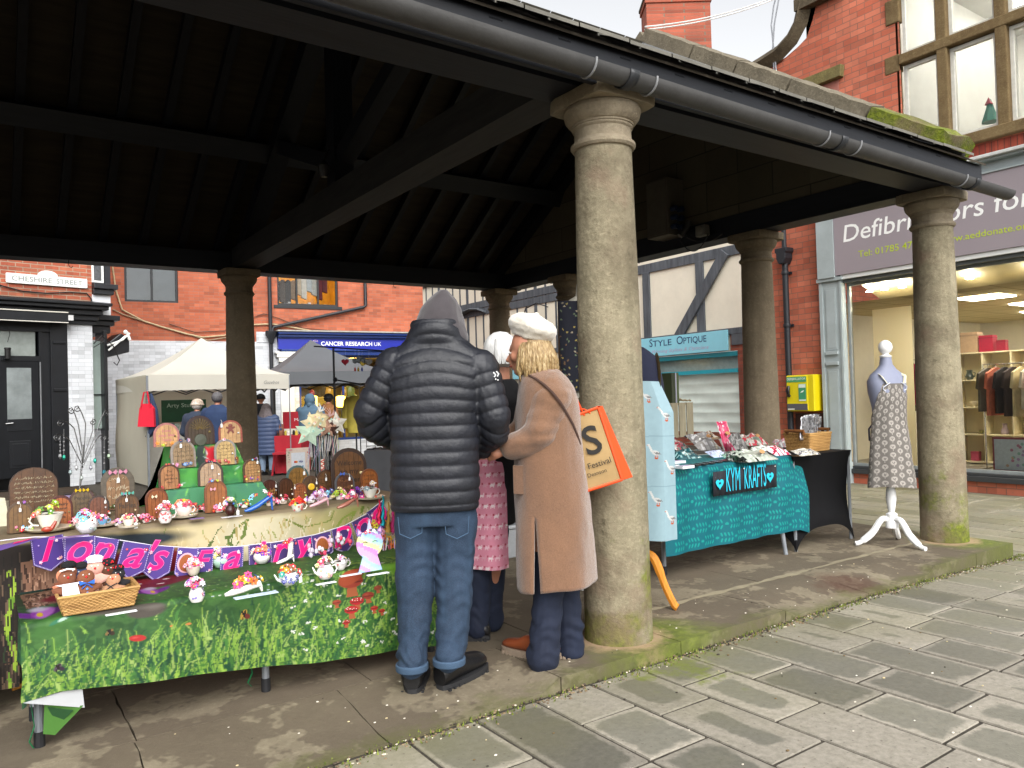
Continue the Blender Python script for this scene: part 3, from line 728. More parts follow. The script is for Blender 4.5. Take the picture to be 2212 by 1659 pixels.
# soldier course above the cornice
f=MB(); f.M=M; f.poly([(-.4,-.004,4.25),(3.6,-.004,4.25),(3.6,-.004,4.45),(-.4,-.004,4.45)]); 
f.build('soldier_course',brickmat('brick_soldier','#8a3526','#a44a36','#5d362c',bw=.075,rh=.22,ms=.006),SH,0)
# stall riser and sill
f=MB(); f.M=M; f.box(-.13,3.6,.02,.12,-.14,.03); f.build('stall_riser',brickmat('brick_base','#5e2a1f','#6f3427','#3c2620',bw=.235,rh=.088),SH,0)
f=MB(); f.M=M; f.box(-.14,3.6,-.06,.16,.03,.10); f.box(-.14,3.6,-.02,.14,.10,.14); f.build('sill',mat('sill_dark','#36383a',.4),SH,0,bev=.005)
# plate glass window frame
window(SH,M,-.12,3.58,.14,2.9,.03,.045,(),(),mat('frame_alu','#9aa0a0',.35,.3),GL,name='shop_window')
# interior
CRM=mat('cream_wall','#d0cab8',.8,var=.05); CEI=brickmat('ceiling_tiles','#c9c0a6','#c4bba0','#8f8468',bw=.6,rh=.6,ms=.012,bumpy=.05,stain=0)
n=N('ceiling_tile_mat'); x,y,z=n.xyz(); b_=n.n('TexBrick'); n.l(n.comb(x,y),b_.inputs['Vector']); b_.offset=0; b_.inputs['Scale'].default_value=1; b_.inputs['Brick Width'].default_value=.6; b_.inputs['Row Height'].default_value=.6; b_.inputs['Mortar Size'].default_value=.012
for k,c in (('Color1','#cbbf9b'),('Color2','#c6ba96'),('Mortar','#8d8265')): b_.inputs[k].default_value=(*lin(c),1)
n.base(b_.outputs[0]); n.set(Roughness=.9); CEI=n.m
FLO=mat('shop_floor','#8d8779',.5)
room(SH,M,-1.3,3.6,.2,7.0,.02,2.62,CRM,'shop_interior',FLO,CEI)
f=MB(); f.M=M; f.poly([(0,.15,2.9),(3.58,.15,2.9),(3.58,.9,2.63),(0,.9,2.63)]); f.build('sloped_soffit',CRM,SH,0)
for (x,y) in ((1.15,1.6),(2.6,1.6),(1.15,3.4),(2.6,3.4),(.6,5.2),(2.4,5.2)):
    f=MB(); f.M=M; f.box(x-.3,x+.3,y-.3,y+.3,2.605,2.615); f.build('ceiling_light',emis('panel_light','#fff4e0',18),SH,0)
for x,y in ((.1,.28),(.35,.25),(.6,.28),(1.5,.35),(2.3,.35)):
    f=MB(); f.M=M; f.lathe([(.05,0),(.05,.01)],(x,y,2.76),12); f.build('spot_lamp',emis('spot_lamp','#fff4dc',40),SH)
f=MB(); f.M=M; f.poly([(.02,.47,.14),(.62,.47,.14),(.62,.47,2.5),(.02,.47,2.5)]); n=N('blind_fabric'); n.base('#e8dcb8'); tl=n.n('BsdfTranslucent'); tl.inputs[0].default_value=(*lin('#f2e6c0'),1); mx=n.n('MixShader'); mx.inputs[0].default_value=.65; n.l(n.b.outputs[0],mx.inputs[1]); n.l(tl.outputs[0],mx.inputs[2]); n.l(mx.outputs[0],n.out.inputs[0]); f.build('side_panel',n.m,SH,0)
# cube shelving against the back
WHS=mat('shelf_cream','#ded2ae',.5,var=.04)
def shelving(x0,x1,y,z0,z1,nx,nz,nm='shelf_unit'):
    s=root(nm,M@Vector((x0,y,.02)),R(-90),'cream open cube shelving with ornaments behind the shop window','shelving')
    f=MB(); f.M=M; t=.02
    for k in range(nx+1): xx=x0+(x1-x0)*k/nx; f.box(xx-t/2,xx+t/2,y-.32,y,z0,z1)
    for k in range(nz+1): zz=z0+(z1-z0)*k/nz; f.box(x0+t/2,x1-t/2,y-.315,y-.005,zz-t/2,zz+t/2)
    f.box(x0,x1,y-.004,y+.004,z0,z1); f.build('carcass',WHS,s,0); return s
SU=shelving(.28,2.38,2.75,.05,1.82,5,4)
# ornaments on the shelves
ORN=vcol('ornament',.35)
rr=random.Random(3)
def shop_item(x,y,z,kind,col,h,label,nm):
    o_=root(nm,M@Vector((x,y,z)),R(-90),label,nm.replace('_',' ')); f=MB(); f.M=M; c=lin(col)
    if kind=='vase': f.lathe([(.3*h,0),(.36*h,.3*h),(.18*h,.7*h),(.22*h,h),(.2*h,h)],(x,y,z),12,col=c)
    elif kind=='box': f.box(x-.4*h,x+.4*h,y-.3*h,y+.3*h,z,z+h,col=c); f.box(x-.42*h,x+.42*h,y-.32*h,y+.32*h,z+h*.8,z+h*.88,col=tuple(v*.7 for v in c))
    elif kind=='doll': f.lathe([(.22*h,0),(.26*h,.25*h),(.12*h,.6*h),(.02*h,.68*h)],(x,y,z),10,col=c); f.ball((x,y,z+.8*h),.15*h,8,col=lin('#8a6a50'))
    elif kind=='bowl': f.lathe([(.2*h,0),(.6*h,.5*h),(.7*h,h),(.66*h,h),(.1*h,.15*h)],(x,y,z),14,col=c)
    elif kind=='jug': f.lathe([(.28*h,0),(.42*h,.35*h),(.25*h,.75*h),(.3*h,h),(.27*h,h)],(x,y,z),12,col=c); f.tube([(x+.3*h,y,z+.8*h),(x+.55*h,y,z+.7*h),(x+.5*h,y,z+.35*h),(x+.36*h,y,z+.25*h)],.05*h,6,col=c)
    f.build('shape',ORN,o_)
items=[(1.25,0,'jug','#3f4a42',.16,'dark green jug on the third cube shelf'),(1.65,0,'doll','#6b4a36',.22,'brown figurine standing in the shop shelving'),(2.1,0,'vase','#d98f2a',.16,'amber vase on the shop shelf'),(2.6,0,'vase','#4f6c78',.17,'blue grey vase on the shop shelf'),
(1.3,1,'bowl','#e4dcc6',.09,'white bowl on the middle shop shelf'),(1.7,1,'box','#efe6cc',.15,'small white ornament box on middle shop shelf'),(2.15,1,'jug','#7b6f5c',.13,'tan jug on the middle shop shelf'),(1.4,2,'bowl','#9c9a54',.06,'flat olive dish low on the shop shelf'),
(1.75,2,'vase','#b9a5ad',.17,'pale lilac bottle low on the shop shelf'),(1.3,3,'box','#c8587a',.15,'pink box on the lowest shop shelf'),(1.75,3,'jug','#5c3b30',.13,'brown teapot on the lowest shop shelf')]
for x,row,kd,c_,h,l in items:
    zz=.05+(1.77)*(3-row)/4+.012; shop_item(x-.82,2.6,zz,kd,c_,h,l,{'jug':'jug','doll':'figurine','vase':'vase','bowl':'bowl','box':'ornament_box'}[kd])
for x,c_,h,l in ((1.45,'#a3213a',.26,'crimson gift box on top of the cube shelving'),(1.66,'#8f1d33',.17,'smaller crimson gift box on top of shelving'),(2.45,'#b98668',.27,'tan handbag shape on top of the cube shelving'),(1.2,'#b89a7a',.33,'beige carrier bag on top of the cube shelving')):
    shop_item(x-.72,2.6,1.835,'box',c_,h,l,'gift_box')
# pictures on back wall
for k,(x,l) in enumerate(((1.9,'grey framed forest picture high on the shop back wall'),(2.9,'second grey forest picture on the shop back wall'),(.8,'reddish framed picture at the left of the shop back wall'))):
    o_=root('wall_picture',M@Vector((x,6.9,1.8)),R(-90),l,'picture'); f=MB(); f.M=M; sc=1.0
    f.box(x-.28*2,x+.28*2,6.9,6.93,1.55,2.35,col=lin('#5a5a58' if k<2 else '#8c4a34'))
    for j in range(9): xx=x-.5+.12*j; f.box(xx,xx+.035,6.893,6.9,1.6,2.3,col=lin('#b9b9b2' if k<2 else '#b07a5a'))
    f.build('canvas',ORN,o_,0)
# clothes rails
def rail(x0,x1,y,z,cols,lab,drop=.75):
    r_=root('clothes_rail',M@Vector(((x0+x1)/2,y,.02)),R(-90),lab,'clothes rail')
    f=MB(); f.M=M; f.tube([(x0,y,.05),(x0,y,z),(x1,y,z),(x1,y,.05)],.012,8); f.tube([(x0,y-.25,.05),(x0,y+.25,.05)],.012,8); f.tube([(x1,y-.25,.05),(x1,y+.25,.05)],.012,8); f.build('frame',mat('chrome','#b8b8b8',.25,.9),r_)
    n_=len(cols)
    for k,c in enumerate(cols):
        x=x0+.06+(x1-x0-.12)*k/max(1,n_-1); g=root('hanging_garment',M@Vector((x,y,z)),R(-90),'%s garment hanging on the rail in the shop'%c[1],'garment','garments on the shop rails')
        f=MB(); f.M=M; dr=drop*rr.uniform(.8,1.05)
        f.prism([(-.03,0),(.03,0),(.2,-.08),(.24,-.3),(.19,-.32),(.2,-dr),(-.2,-dr),(-.19,-.32),(-.24,-.3),(-.2,-.08)],(x-.012,y,z-.05),(.25,1,0),(0,0,1),(1,-.2,0),.035,col=lin(c[0]))
        f.build('cloth',vcol('garment',.85,bump=.4,bscale=14,var=.35,vs=9),g,0)
        f=MB(); f.M=M; f.tube([(x,y,z+.01),(x,y,z-.05)],.004,5,col=lin('#cccccc')); f.build('hanger',MATS['chrome'],g,0)
rail(1.12,2.5,1.5,1.6,[('#5f5a50','olive grey'),('#d9775c','coral'),('#2b211e','dark brown spotted'),('#3a2a26','chocolate'),('#d8c79a','cream leopard'),('#e6dcc4','white'),('#c23a55','cherry'),('#caa060','mustard'),('#a98a5c','camel'),('#23242a','black'),('#d9d4cc','ivory'),('#8c6a52','brown')],'chrome clothes rail packed with colourful garments in the shop')
rail(-1.05,-.35,2.9,1.78,[('#6d6a70','grey'),('#c01f2e','scarlet'),('#5a3a28','tobacco'),('#c22a5a','raspberry'),('#202024','ink black')],'clothes rail with red and brown garments beside the cream panel',.9)
# window bed things
o_=root('framed_print',M@Vector((1.95,.3,.16)),R(-90),'pale pastel print in a red frame leaning in the shop window','picture'); f=MB(); f.M=M
f.box(1.72,2.22,.30,.33,.15,.60,col=lin('#a34a55')); f.box(1.745,2.195,.29,.30,.175,.575,col=lin('#e9eef0'))
for j in range(14): f.ball((1.8+rr.random()*.33,.288,.22+rr.random()*.3),(.02,.003,.02),6,col=lin(rr.choice(['#c9a9d0','#a9d0c0','#e6c0a0','#d08ca0'])))
f.build('frame',ORN,o_,0)
o_=root('display_table',M@Vector((2.75,.95,.02)),R(-90),'black topped wooden display table behind the shop window','table'); f=MB(); f.M=M; f.box(2.1,3.5,.7,1.25,.98,1.03,col=lin('#15151a')); f.build('tabletop',ORN,o_,0)
for x in (2.2,3.4): f=MB(); f.M=M; f.bar((x,.75,.04),(x+.1,1.2,.98),.06,.06,col=lin('#b59a6a')); f.build('leg',ORN,o_,0)
o_=root('toy_house',M@Vector((2.4,.9,1.03)),R(-90),'small white and red toy house on the display table','toy house'); f=MB(); f.M=M
f.prism([(2.22,1.032),(2.52,1.032),(2.52,1.35),(2.37,1.5),(2.22,1.35)],(0,.85,0),(1,0,0),(0,0,1),(0,1,0),.16,col=lin('#e8e8e6')); f.box(2.26,2.35,.845,.85,1.18,1.36,col=lin('#b0243a')); f.box(2.39,2.48,.845,.85,1.18,1.36,col=lin('#b0243a')); f.box(2.15,2.6,.8,1.0,1.03,1.05,col=lin('#b0243a')); f.build('house',ORN,o_,0)
# upper stone mullioned window
STN=stonemat('mullion_stone','#5f4c33','#7d6a4a','#978a63',pit=.4)
f=MB(); f.M=M
f.box(.66,.86,-.02,.1,6.5,6.85); f.box(.86,3.6,-.05,.25,7.05,7.4); f.box(.62,.84,-.012,.1,5.80,6.05)
for x in (1.42,2.15,2.9): f.box(x-.07,x+.07,-.03,.17,4.62,7.05)
f.box(.84,3.6,-.04,.16,5.88,6.02); f.box(.7,3.6,-.09,.25,4.47,4.62); f.box(.84,3.6,-.03,.2,6.95,7.05); f.box(.78,.84,.0,.06,4.62,7.0)
f.build('mullions',STN,SH,0,bev=.015)
for x0,x1 in ((.86,1.35),(1.49,2.08),(2.22,2.83),(2.97,3.5)):
    for z0,z1 in ((4.64,5.87),(6.03,6.94)):
        window(SH,M,x0,x1,z0,z1,.06,.05,(),(),mat('old_white_frame','#d3d1c8',.6,var=.12,scale=14),GL)
UPW=mat('upper_wall','#d4d3cf',.85,var=.08,scale=1.5)
room(SH,M,.6,3.6,.3,4.5,4.5,7.5,UPW,'upper_interior',FLO,UPW)
for y in (1.4,3.0): f=MB(); f.M=M; f.box(1.1,3.3,y,y+.10,7.42,7.46); f.build('strip_light',emis('strip_light','#fffaf0',26),SH,0)
o_=root('window_mobile',M@Vector((2.0,.4,4.95)),R(-90),'small red and green hanging ornament in upper window','ornament'); f=MB(); f.M=M
f.lathe([(0,.32),(.02,.3),(.05,.18),(.11,0)],(1.86,.3,4.8),8,col=lin('#2f8f78')); f.lathe([(.0,.30),(.03,.24),(.05,.2)],(1.86,.27,4.83),8,col=lin('#c0304a')); f.build('ornament',ORN,o_,0)
# defibrillator cabinet
DF=root('defibrillator_cabinet',M@Vector((-.8,-.12,.97)),R(-90),'yellow wall mounted defibrillator cabinet with green label and black handle','cabinet')
f=MB(); f.M=M; f.box(-1.045,-.56,-.24,-.002,.97,1.54); f.build('casing',mat('yellow_steel','#d8c414',.35,var=.05),DF,0,bev=.012)
f=MB(); f.M=M; f.box(-1.035,-.665,-.252,-.24,.985,1.525); dr=f.build('door',mat('yellow_steel2','#dccb1a',.35,var=.05),DF,0,bev=.004)
f=MB(); f.M=M; f.box(-1.03,-.68,-.256,-.252,1.43,1.515,col=lin('#4c9a68')); f.box(-.82,-.69,-.256,-.252,1.13,1.40,col=lin('#3f9268')); f.box(-.815,-.695,-.258,-.256,1.34,1.395,col=lin('#d7e6d8')); f.box(-.815,-.695,-.258,-.256,1.135,1.155,col=lin('#e6efe6')); f.box(-1.03,-.67,-.256,-.252,.99,1.09,col=lin('#57575c')); f.box(-1.02,-.90,-.258,-.256,.995,1.015,col=lin('#e0e0d8'))
f.text('DEFIBRILLATOR',(-1.02,-.257,1.463),(1,0,0),(0,0,1),.052,col=lin('#e8f2e8'),bold=.006,wid=.33)
f.prism([(-.79,1.26),(-.74,1.27),(-.72,1.30),(-.76,1.29)],(0,-.257,0),(1,0,0),(0,0,1),(0,-1,0),.001,col=lin('#e8f2e8'))
f.build('label',vcol('label_print',.5,var=.03),dr,0,root=DF)
f=MB(); f.M=M; f.tube([(-.985,-.27,1.37),(-.985,-.285,1.33),(-.985,-.285,1.25),(-.985,-.27,1.22)],[.02,.026,.026,.02],10); f.ball((-.985,-.275,1.215),(.04,.02,.02),10); f.build('handle',mat('black_plastic','#17171a',.35),dr,root=DF)
f=MB(); f.M=M; f.box(-1.03,-.5,-.05,-.001,.55,.93); f.build('mounting_board',mat('dark_red_board','#3a211c',.7),DF,0)
# cable mast and roof behind the gable
CH=root('brick_chimney',at(1455,120,d=24),0,'weathered red brick chimney rising behind the hall roof','chimney')
a=at(1378,0,d=24);b2=at(1537,0,d=24); mid=(a+b2)/2; zt=mid.z
MC=Matrix.Translation((mid.x,mid.y,0))@Matrix.Rotation(R(-35),4,'Z'); hw=.98
f=MB(); f.M=MC; f.box(-hw,hw,-.45,.45,7.3,zt-.22); f.box(-hw-.04,hw+.04,-.49,.49,zt-.30,zt-.16)
cbr=brickmat('brick_chimney_m','#9a4c36','#b25c44','#7d6e5e',bw=.3,rh=.1,stain=.5); f.build('stack',cbr,CH,0)
f=MB(); f.M=MC; f.box(-hw-.07,hw+.07,-.52,.52,zt-.16,zt-.06); f.box(-hw+.05,hw-.05,-.4,.4,zt-.06,zt+.2); f.build('cap',stonemat('chimney_stone','#4a4438','#6a6252','#8a806a'),CH,0,bev=.02)
# overhead service cables
CB=root('service_cable',at(1400,55,d=12),0,'white service cable running from the roof apex up to the right','cable')
f=MB(); A=at(1393,58,X=6.8); B=at(1680,-10,X=10.0); C_=at(1700,-30,X=10.0)
for dz in (0,.035): f.tube([A.lerp(B,t/12)-Vector((0,0,dz+.25*4*(t/12)*(1-t/12)*.3)) for t in range(13)],.010,6)
f.build('cable',mat('cable_white','#c9c9c6',.5),CB)
CB=root('looped_cable',M@Vector((-1.15,-.05,6.2)),R(-90),'thin grey cable looping above the brick shoulder of the shop','cable')
f=MB(); f.M=M; f.tube([(-1.13,-.05,6.2),(-1.19,-.05,6.9),(-1.22,-.05,7.3),(-1.16,-.05,7.6),(-1.05,-.05,7.85)],.012,6); f.tube([(-1.19,-.05,6.2),(-1.21,-.05,6.9),(-1.16,-.05,7.3),(-1.05,-.05,7.7)],.012,6); f.build('cable',mat('cable_grey','#8f9298',.5),CB)
# ================================================================ TIMBER FRAMED HOUSE (plane X = 16)
TH=root('timber_framed_house',(16,6.5,-.12),R(-90),'white plastered timber framed building with dark grey beams above blue optician sign','building')
M=rmat((16,6.5,0),R(-90))
PL=mat('white_plaster','#e6dfcc',.85,var=.07,scale=2,bump=.2,bscale=20); TB=woodmat('grey_beam','#3f4349','#62676d',.7,2,.5)
BRO=brickmat('brick_optic','#8e4433','#a0513c','#6e5a50',bw=.235,rh=.088,stain=.4)
f=MB(); f.M=M; wall(f,-26,-5.0,-.15,7.2,[(-10.6,-6.26,.25,2.36),(-15.6,-12.5,.3,2.4)],0,.15); f.build('wall',PL,TH,0)
f=MB(); f.M=M
# beams: right part (panels) and left part (close studding)
def bm(a,b,w=.2,m=0,d=.05): f.bar((a[0],-d/2+.0,a[1]),(b[0],-d/2,b[1]),d,w,up=(0,0,1) if abs(a[1]-b[1])<abs(a[0]-b[0]) else (1,0,0))
bm((-20,4.93),(-5,4.93),.26); 
for x in (-9.42,-7.42,-5.6,-11.2): 
    f.box(x-.13,x+.13,-.062,0,2.9,4.82)
f.bar((-8.2,-.10,2.85),(-6.5,-.10,4.9),.07,.28,up=(1,0,0))
f.bar((-26,-.03,2.86),(-5,-.03,2.86),.07,.16)
x=-26
k=0
while x<-11.6:
    big=(k%4==0); w=.16 if big else .10; f.box(x-w/2,x+w/2,-.010 if not big else -.022,0,2.94,6.9); x+=.56; k+=1
bm((-26,4.65),(-11.5,4.65),.26,d=.04); bm((-26,6.3),(-11.5,6.3),.24,d=.09)
f.build('timber_frame',TB,TH,0,bev=.012)
f=MB(); f.M=M; pts=[(-20.1,4.45),(-19.8,4.62),(-19.3,4.75),(-18.8,4.80),(-18.3,4.74),(-17.9,4.6)]
f.tube([(x,-.07,z) for x,z in pts],[.1,.16,.2,.2,.16,.1],8,flat=.3); f.build('curved_brace',TB,TH)
# brick ground floor, teal shop front
f=MB(); f.M=M; f.box(-6.26,-5.9,-.03,.1,-.12,2.78); f.box(-10.9,-5.9,-.02,.12,-.12,.25); f.box(-6.48,-5.9,-.028,.08,2.36,2.78); f.build('brick_pier',BRO,TH,0)
f=MB(); f.M=M; f.box(-6.42,-6.0,-.06,.0,2.5,2.9); f.build('post_foot',mat('foot_grey','#53565b',.7),TH,0)
TEAL=mat('teal_paint','#1f9fb2',.4,var=.06); TEAL2=mat('teal_dark','#137f8c',.4,var=.06)
f=MB(); f.M=M; f.box(-10.6,-6.26,-.08,.02,2.22,2.34); f.build('shop_rail',TEAL2,TH,0); f=MB(); f.M=M; f.box(-10.6,-6.26,-.07,.02,1.80,1.90); f.build('transom',TEAL,TH,0)
sgn=root('shop_sign',M@Vector((-8.2,-.1,2.38)),R(-90),'pale blue sign board lettered STYLE OPTIQUE over the shuttered window','sign')
f=MB(); f.M=M; f.box(-10.0,-6.48,-.14,-.10,2.37,2.90); sb=f.build('board',mat('sky_blue_sign','#8fd3e4',.5,var=.03),sgn,0,bev=.005)
f=MB(); f.M=M; f.text('S',(-9.26,-.142,2.65),(1,0,0),(0,0,1),.31,bold=.006); f.text('TYLE',(-9.13,-.142,2.65),(1,0,0),(0,0,1),.24,bold=.006,wid=.72); f.text('O',(-8.22,-.142,2.65),(1,0,0),(0,0,1),.31,bold=.006); f.text('PTIQUE',(-7.97,-.142,2.65),(1,0,0),(0,0,1),.24,bold=.006,wid=.80)
f.build('lettering',mat('navy_letter','#1d3a6b',.5),sb,0,root=sgn)
f=MB(); f.M=M; f.text('Award Winning Stylists & Opticians',(-9.75,-.142,2.46),(1,0,0),(0,0,1),.13,shear=.25,wid=2.65); f.build('small_lettering',mat('pink_letter','#b9a3c4',.5),sb,0,root=sgn)
f=MB(); f.M=M; f.poly([(-10.6,.12,.25),(-6.26,.12,.25),(-6.26,.12,1.8),(-10.6,.12,1.8)]);
def fold(u,v):
    x=-10.6+4.34*u; z=.25+1.55*v; k=v*6; return (x,.07+.02*abs(math.sin(k*PI))-.012*noise.noise((x*1.4,z*3,0))*3,z)
f=MB(); f.M=M; f.grid(fold,60,60); f.build('roman_blind',mat('blind_green','#e2efe6',.7,var=.05),TH,50)
f=MB(); f.M=M; f.poly([(-10.6,.14,1.9),(-6.26,.14,1.9),(-6.26,.14,2.24),(-10.6,.14,2.24)]); f.build('transom_pane',mat('pane_pale','#9cb0ae',.15),TH,0)
# second small sign to the left, another shop window
s2=root('shop_sign',M@Vector((-16.5,-.1,2.0)),R(-90),'small pale blue hanging sign partly hidden behind the woman in the beret','sign')
f=MB(); f.M=M; f.box(-17.6,-15.6,-.14,-.10,1.98,2.58); f.build('board',MATS['sky_blue_sign'],s2,0); f=MB(); f.M=M; f.text('STYLE',(-16.55,-.142,2.18),(1,0,0),(0,0,1),.3,bold=.006); f.build('lettering',MATS['navy_letter'],s2,0)
f=MB(); f.M=M; f.poly([(-15.6,.14,.3),(-12.5,.14,.3),(-12.5,.14,2.4),(-15.6,.14,2.4)]); f.build('shop_window',mat('dim_pane','#2f3a3d',.1),TH,0)
# lamp bracket scroll
f=MB(); f.M=M; f.tube([(-14.05,-.05,4.35),(-14.3,-.35,4.5),(-14.75,-.5,4.35),(-14.9,-.5,3.9),(-14.75,-.5,3.75)],.02,6); f.build('lamp_bracket',MATS['iron'],TH)
# stone slate roof
f=MB(); f.M=M
rr=random.Random(5)
for k in range(14):
    t0=k/14;t1=(k+1)/14; y0=-.4+4.2*t0;y1=-.4+4.2*t1+.05; z0=7.2+3.1*t0; z1=7.2+3.1*t1
    x=-26
    while x<-4.4:
        x2=x+rr.uniform(.3,.6); dz=rr.uniform(0,.03); f.poly([(x+.012,y0,z0+.07+dz),(x2-.012,y0,z0+.07+dz),(x2-.012,y1,z1+dz),(x+.012,y1,z1+dz)]); f.poly([(x+.012,y0,z0+dz-.01),(x2-.012,y0,z0+dz-.01),(x2-.012,y0,z0+.07+dz),(x+.012,y0,z0+.07+dz)]); x=x2
f.build('roof',stonemat('stone_slate','#48443a','#6f6857','#7d7a4c',pit=.6,scale=1),TH,0)
f=MB(); f.M=M; f.prism([(-.1,7.1),(3.8,10.2),(7.7,7.1)],(-4.45,0,0),(0,1,0),(0,0,1),(-1,0,0),21); f.build('attic',PL,TH,0)
# ================================================================ CHARITY SHOP (blue) and its brick upper floor
CO=at(700,713,d=21.0); CO=(CO.x,CO.y); CR=root('brick_charity_shop',(CO[0],CO[1],-.12),R(-5),'orange red brick building with blue CANCER RESEARCH UK shop front','building')
M=rmat((CO[0],CO[1],0),R(-5))
BRC=brickmat('brick_orange','#ac5a3e','#b8684a','#94695a',bw=.235,rh=.0765,ms=.006,stain=.22,bumpy=.4)
f=MB(); f.M=M; wall(f,-8.5,2.95,2.98,8.5,[(-4.86,-3.66,3.93,5.2),(-1.23,.42,3.97,5.2)],0,.2)
f.poly([(2.95,0,-.1),(2.95,8,-.1),(2.95,8,8.5),(2.95,0,8.5)]); f.build('wall',BRC,CR,0)
WB=brickmat('white_brick','#c4c7cb','#cbcdd1','#b4b8bd',bw=.235,rh=.0765,ms=.005,stain=.12,dirt='#9a9c9c',bumpy=.45)
f=MB(); f.M=M; wall(f,-8.5,2.94,-.15,2.975,[(-.72,2.8,.3,2.62)],-.012,.25); f.box(-1.8,-1.28,-.03,-.012,2.97,3.24); f.build('painted_wall',WB,CR,0)
window(CR,M,-4.86,-3.66,3.93,5.2,.06,.055,(-4.25,),(),mat('dark_frame','#1d2023',.5),GLD)
f=MB(); f.M=M; f.poly([(-4.9,.25,3.9),(-3.6,.25,3.9),(-3.6,.25,5.3),(-4.9,.25,5.3)]); f.build('blind',mat('grey_blind','#6d7578',.6,var=.3,scale=1.5),CR,0)
window(CR,M,-1.23,.42,3.97,5.2,.06,.055,(-.70,-.12),(),MATS['dark_frame'],GL,sill=(.1,.08,.09),sm=MATS['dark_frame'])
room(CR,M,-1.6,.9,.2,2.4,3.6,5.4,mat('yellow_wall','#c9a23a',.8),'upper_interior')
f=MB(); f.M=M; f.box(-1.3,.5,.9,1.0,5.2,5.28); f.build('strip_light',emis('warm_strip','#ffe2a0',18),CR,0)
for k,c in enumerate(['#3a2f26','#4a4038','#2d2a28','#8a6f52','#c9b49a','#d6cfc4','#b6bcc0','#c8c8c4','#6d2a34','#5c2530']):
    x=-1.12+.145*k; g=root('hanging_garment',M@Vector((x,.45,4.2)),R(-5),'garment on the rack in the upstairs window','garment','clothes in the upstairs window')
    q=MB(); q.M=M; q.prism([(-.02,0),(.02,0),(.07,-.05),(.07,-.55-.1*(k%3)),(-.07,-.5-.1*(k%3)),(-.07,-.05)],(x,.45,4.95 if k>3 else 4.72),(1,0,0),(0,0,1),(0,1,0),.12,col=lin(c)); q.build('cloth',MATS['garment'],g,0)
f=MB(); f.M=M
for k in range(12): f.box(-1.1+.11*k,-1.03+.11*k,.3,.45,3.98,4.02+.1*((k*7)%5)/5,col=lin(['#d8d4cc','#8a9096','#b9c0c4','#e2ded6'][k%4]))
f.build('folded_stock',MATS['ornament'],CR,0)
# drain pipes
f=MB(); f.M=M; f.tube([(-1.45,-.1,0),(-1.45,-.1,6)],.05,10); dp=f.build('downpipe',PIPE,CR); f=MB(); f.M=M; f.lathe([(.06,-.2),(.08,-.1),(.14,0),(.15,.1),(.13,.12)],(-1.45,-.14,3.14),8); f.build('hopper',PIPE,dp,root=CR)
f=MB(); f.M=M; f.tube([(-1.42,-.1,3.22),(-1.38,-.1,3.36),(1.1,-.09,3.97),(1.17,-.09,4.02),(1.17,-.09,6)],.045,10); f.build('waste_pipe',PIPE,CR)
# shop front
BLU=mat('royal_blue','#1c2a9a',.35,var=.05); BLU2=mat('navy_moulding','#123070',.35,var=.08)
f=MB(); f.M=M; f.box(-1.27,3.0,-.16,-.015,2.78,3.06); FA=f.build('fascia_panel',BLU,CR,0)
f=MB(); f.M=M
f.box(-1.29,3.0,-.30,-.015,3.17,3.24); f.box(-1.28,3.0,-.24,-.015,3.10,3.17); f.box(-1.27,3.0,-.19,-.015,3.06,3.10); f.box(-1.2,3.0,-.18,-.015,2.73,2.78); f.box(-1.1,3.0,-.14,-.015,2.62,2.72); f.build('cornice',BLU2,CR,0,bev=.01)
f=MB(); f.M=M; f.box(-1.32,3.02,-.34,-.012,3.242,3.275); f.build('lead_flashing',mat('weathered_lead','#a3a39c',.7,var=.3,scale=9),CR,0)
f=MB(); f.M=M; f.text('CANCER',(-.14,-.162,2.885),(1,0,0),(0,0,1),.155,bold=.022,wid=.63); f.text('RESEARCH',(.545,-.162,2.885),(1,0,0),(0,0,1),.155,bold=.022,wid=.76); f.text('UK',(1.36,-.162,2.885),(1,0,0),(0,0,1),.155,wid=.21)
f.build('lettering',MATS['sign_white'],FA,0,root=CR)
f=MB(); f.M=M
rr=random.Random(2)
for k in range(70):
    t=rr.uniform(.6,5.7); r_=rr.uniform(.045,.09); x=-.28+r_*cos(t); z=2.945+r_*sin(t)
    f.lathe([(rr.uniform(.004,.009),0),(0,.001)],(x,-.163,z),6,ax=((1,0,0),(0,0,1),(0,-1,0)),col=lin('#f2f2f5' if k%3 else '#d95aa0'))
f.tube([(-.28+.05*cos(t),-.163,2.945+.05*sin(t)) for t in [1+.35*j for j in range(13)]],.012,6,flat=.2,col=lin('#f2f2f5')); f.build('emblem',MATS['label_print'],FA,0,root=CR)
f=MB(); f.M=M
for a,b_,c0,c1 in ((-1.36,-.72,2.66,2.71),(-1.32,-.76,2.56,2.66),(-1.27,-.82,2.44,2.56),(-1.2,-.88,2.3,2.44)): f.box(a,b_,-.22+.03*(2.7-c1)*5,-.012,c0,c1)
f.box(-1.22,-.86,-.09,-.012,-.12,2.3); f.build('console',WHITEP,CR,0,bev=.012)
room(CR,M,-.8,2.8,.1,4,.1,2.62,mat('warm_wall','#8f8259',.8),'shop_interior',FLO)
window(CR,M,-.72,2.8,.3,2.62,.0,.06,(.5,1.7),(2.2,),BLU2,GL,name='shop_window')
for x in (0,1.2,2.3): f=MB(); f.M=M; f.box(x-.12,x+.12,.9,1.3,2.52,2.56); f.build('ceiling_light',emis('warm_panel','#ffd98a',22),CR,0)
rr=random.Random(12)
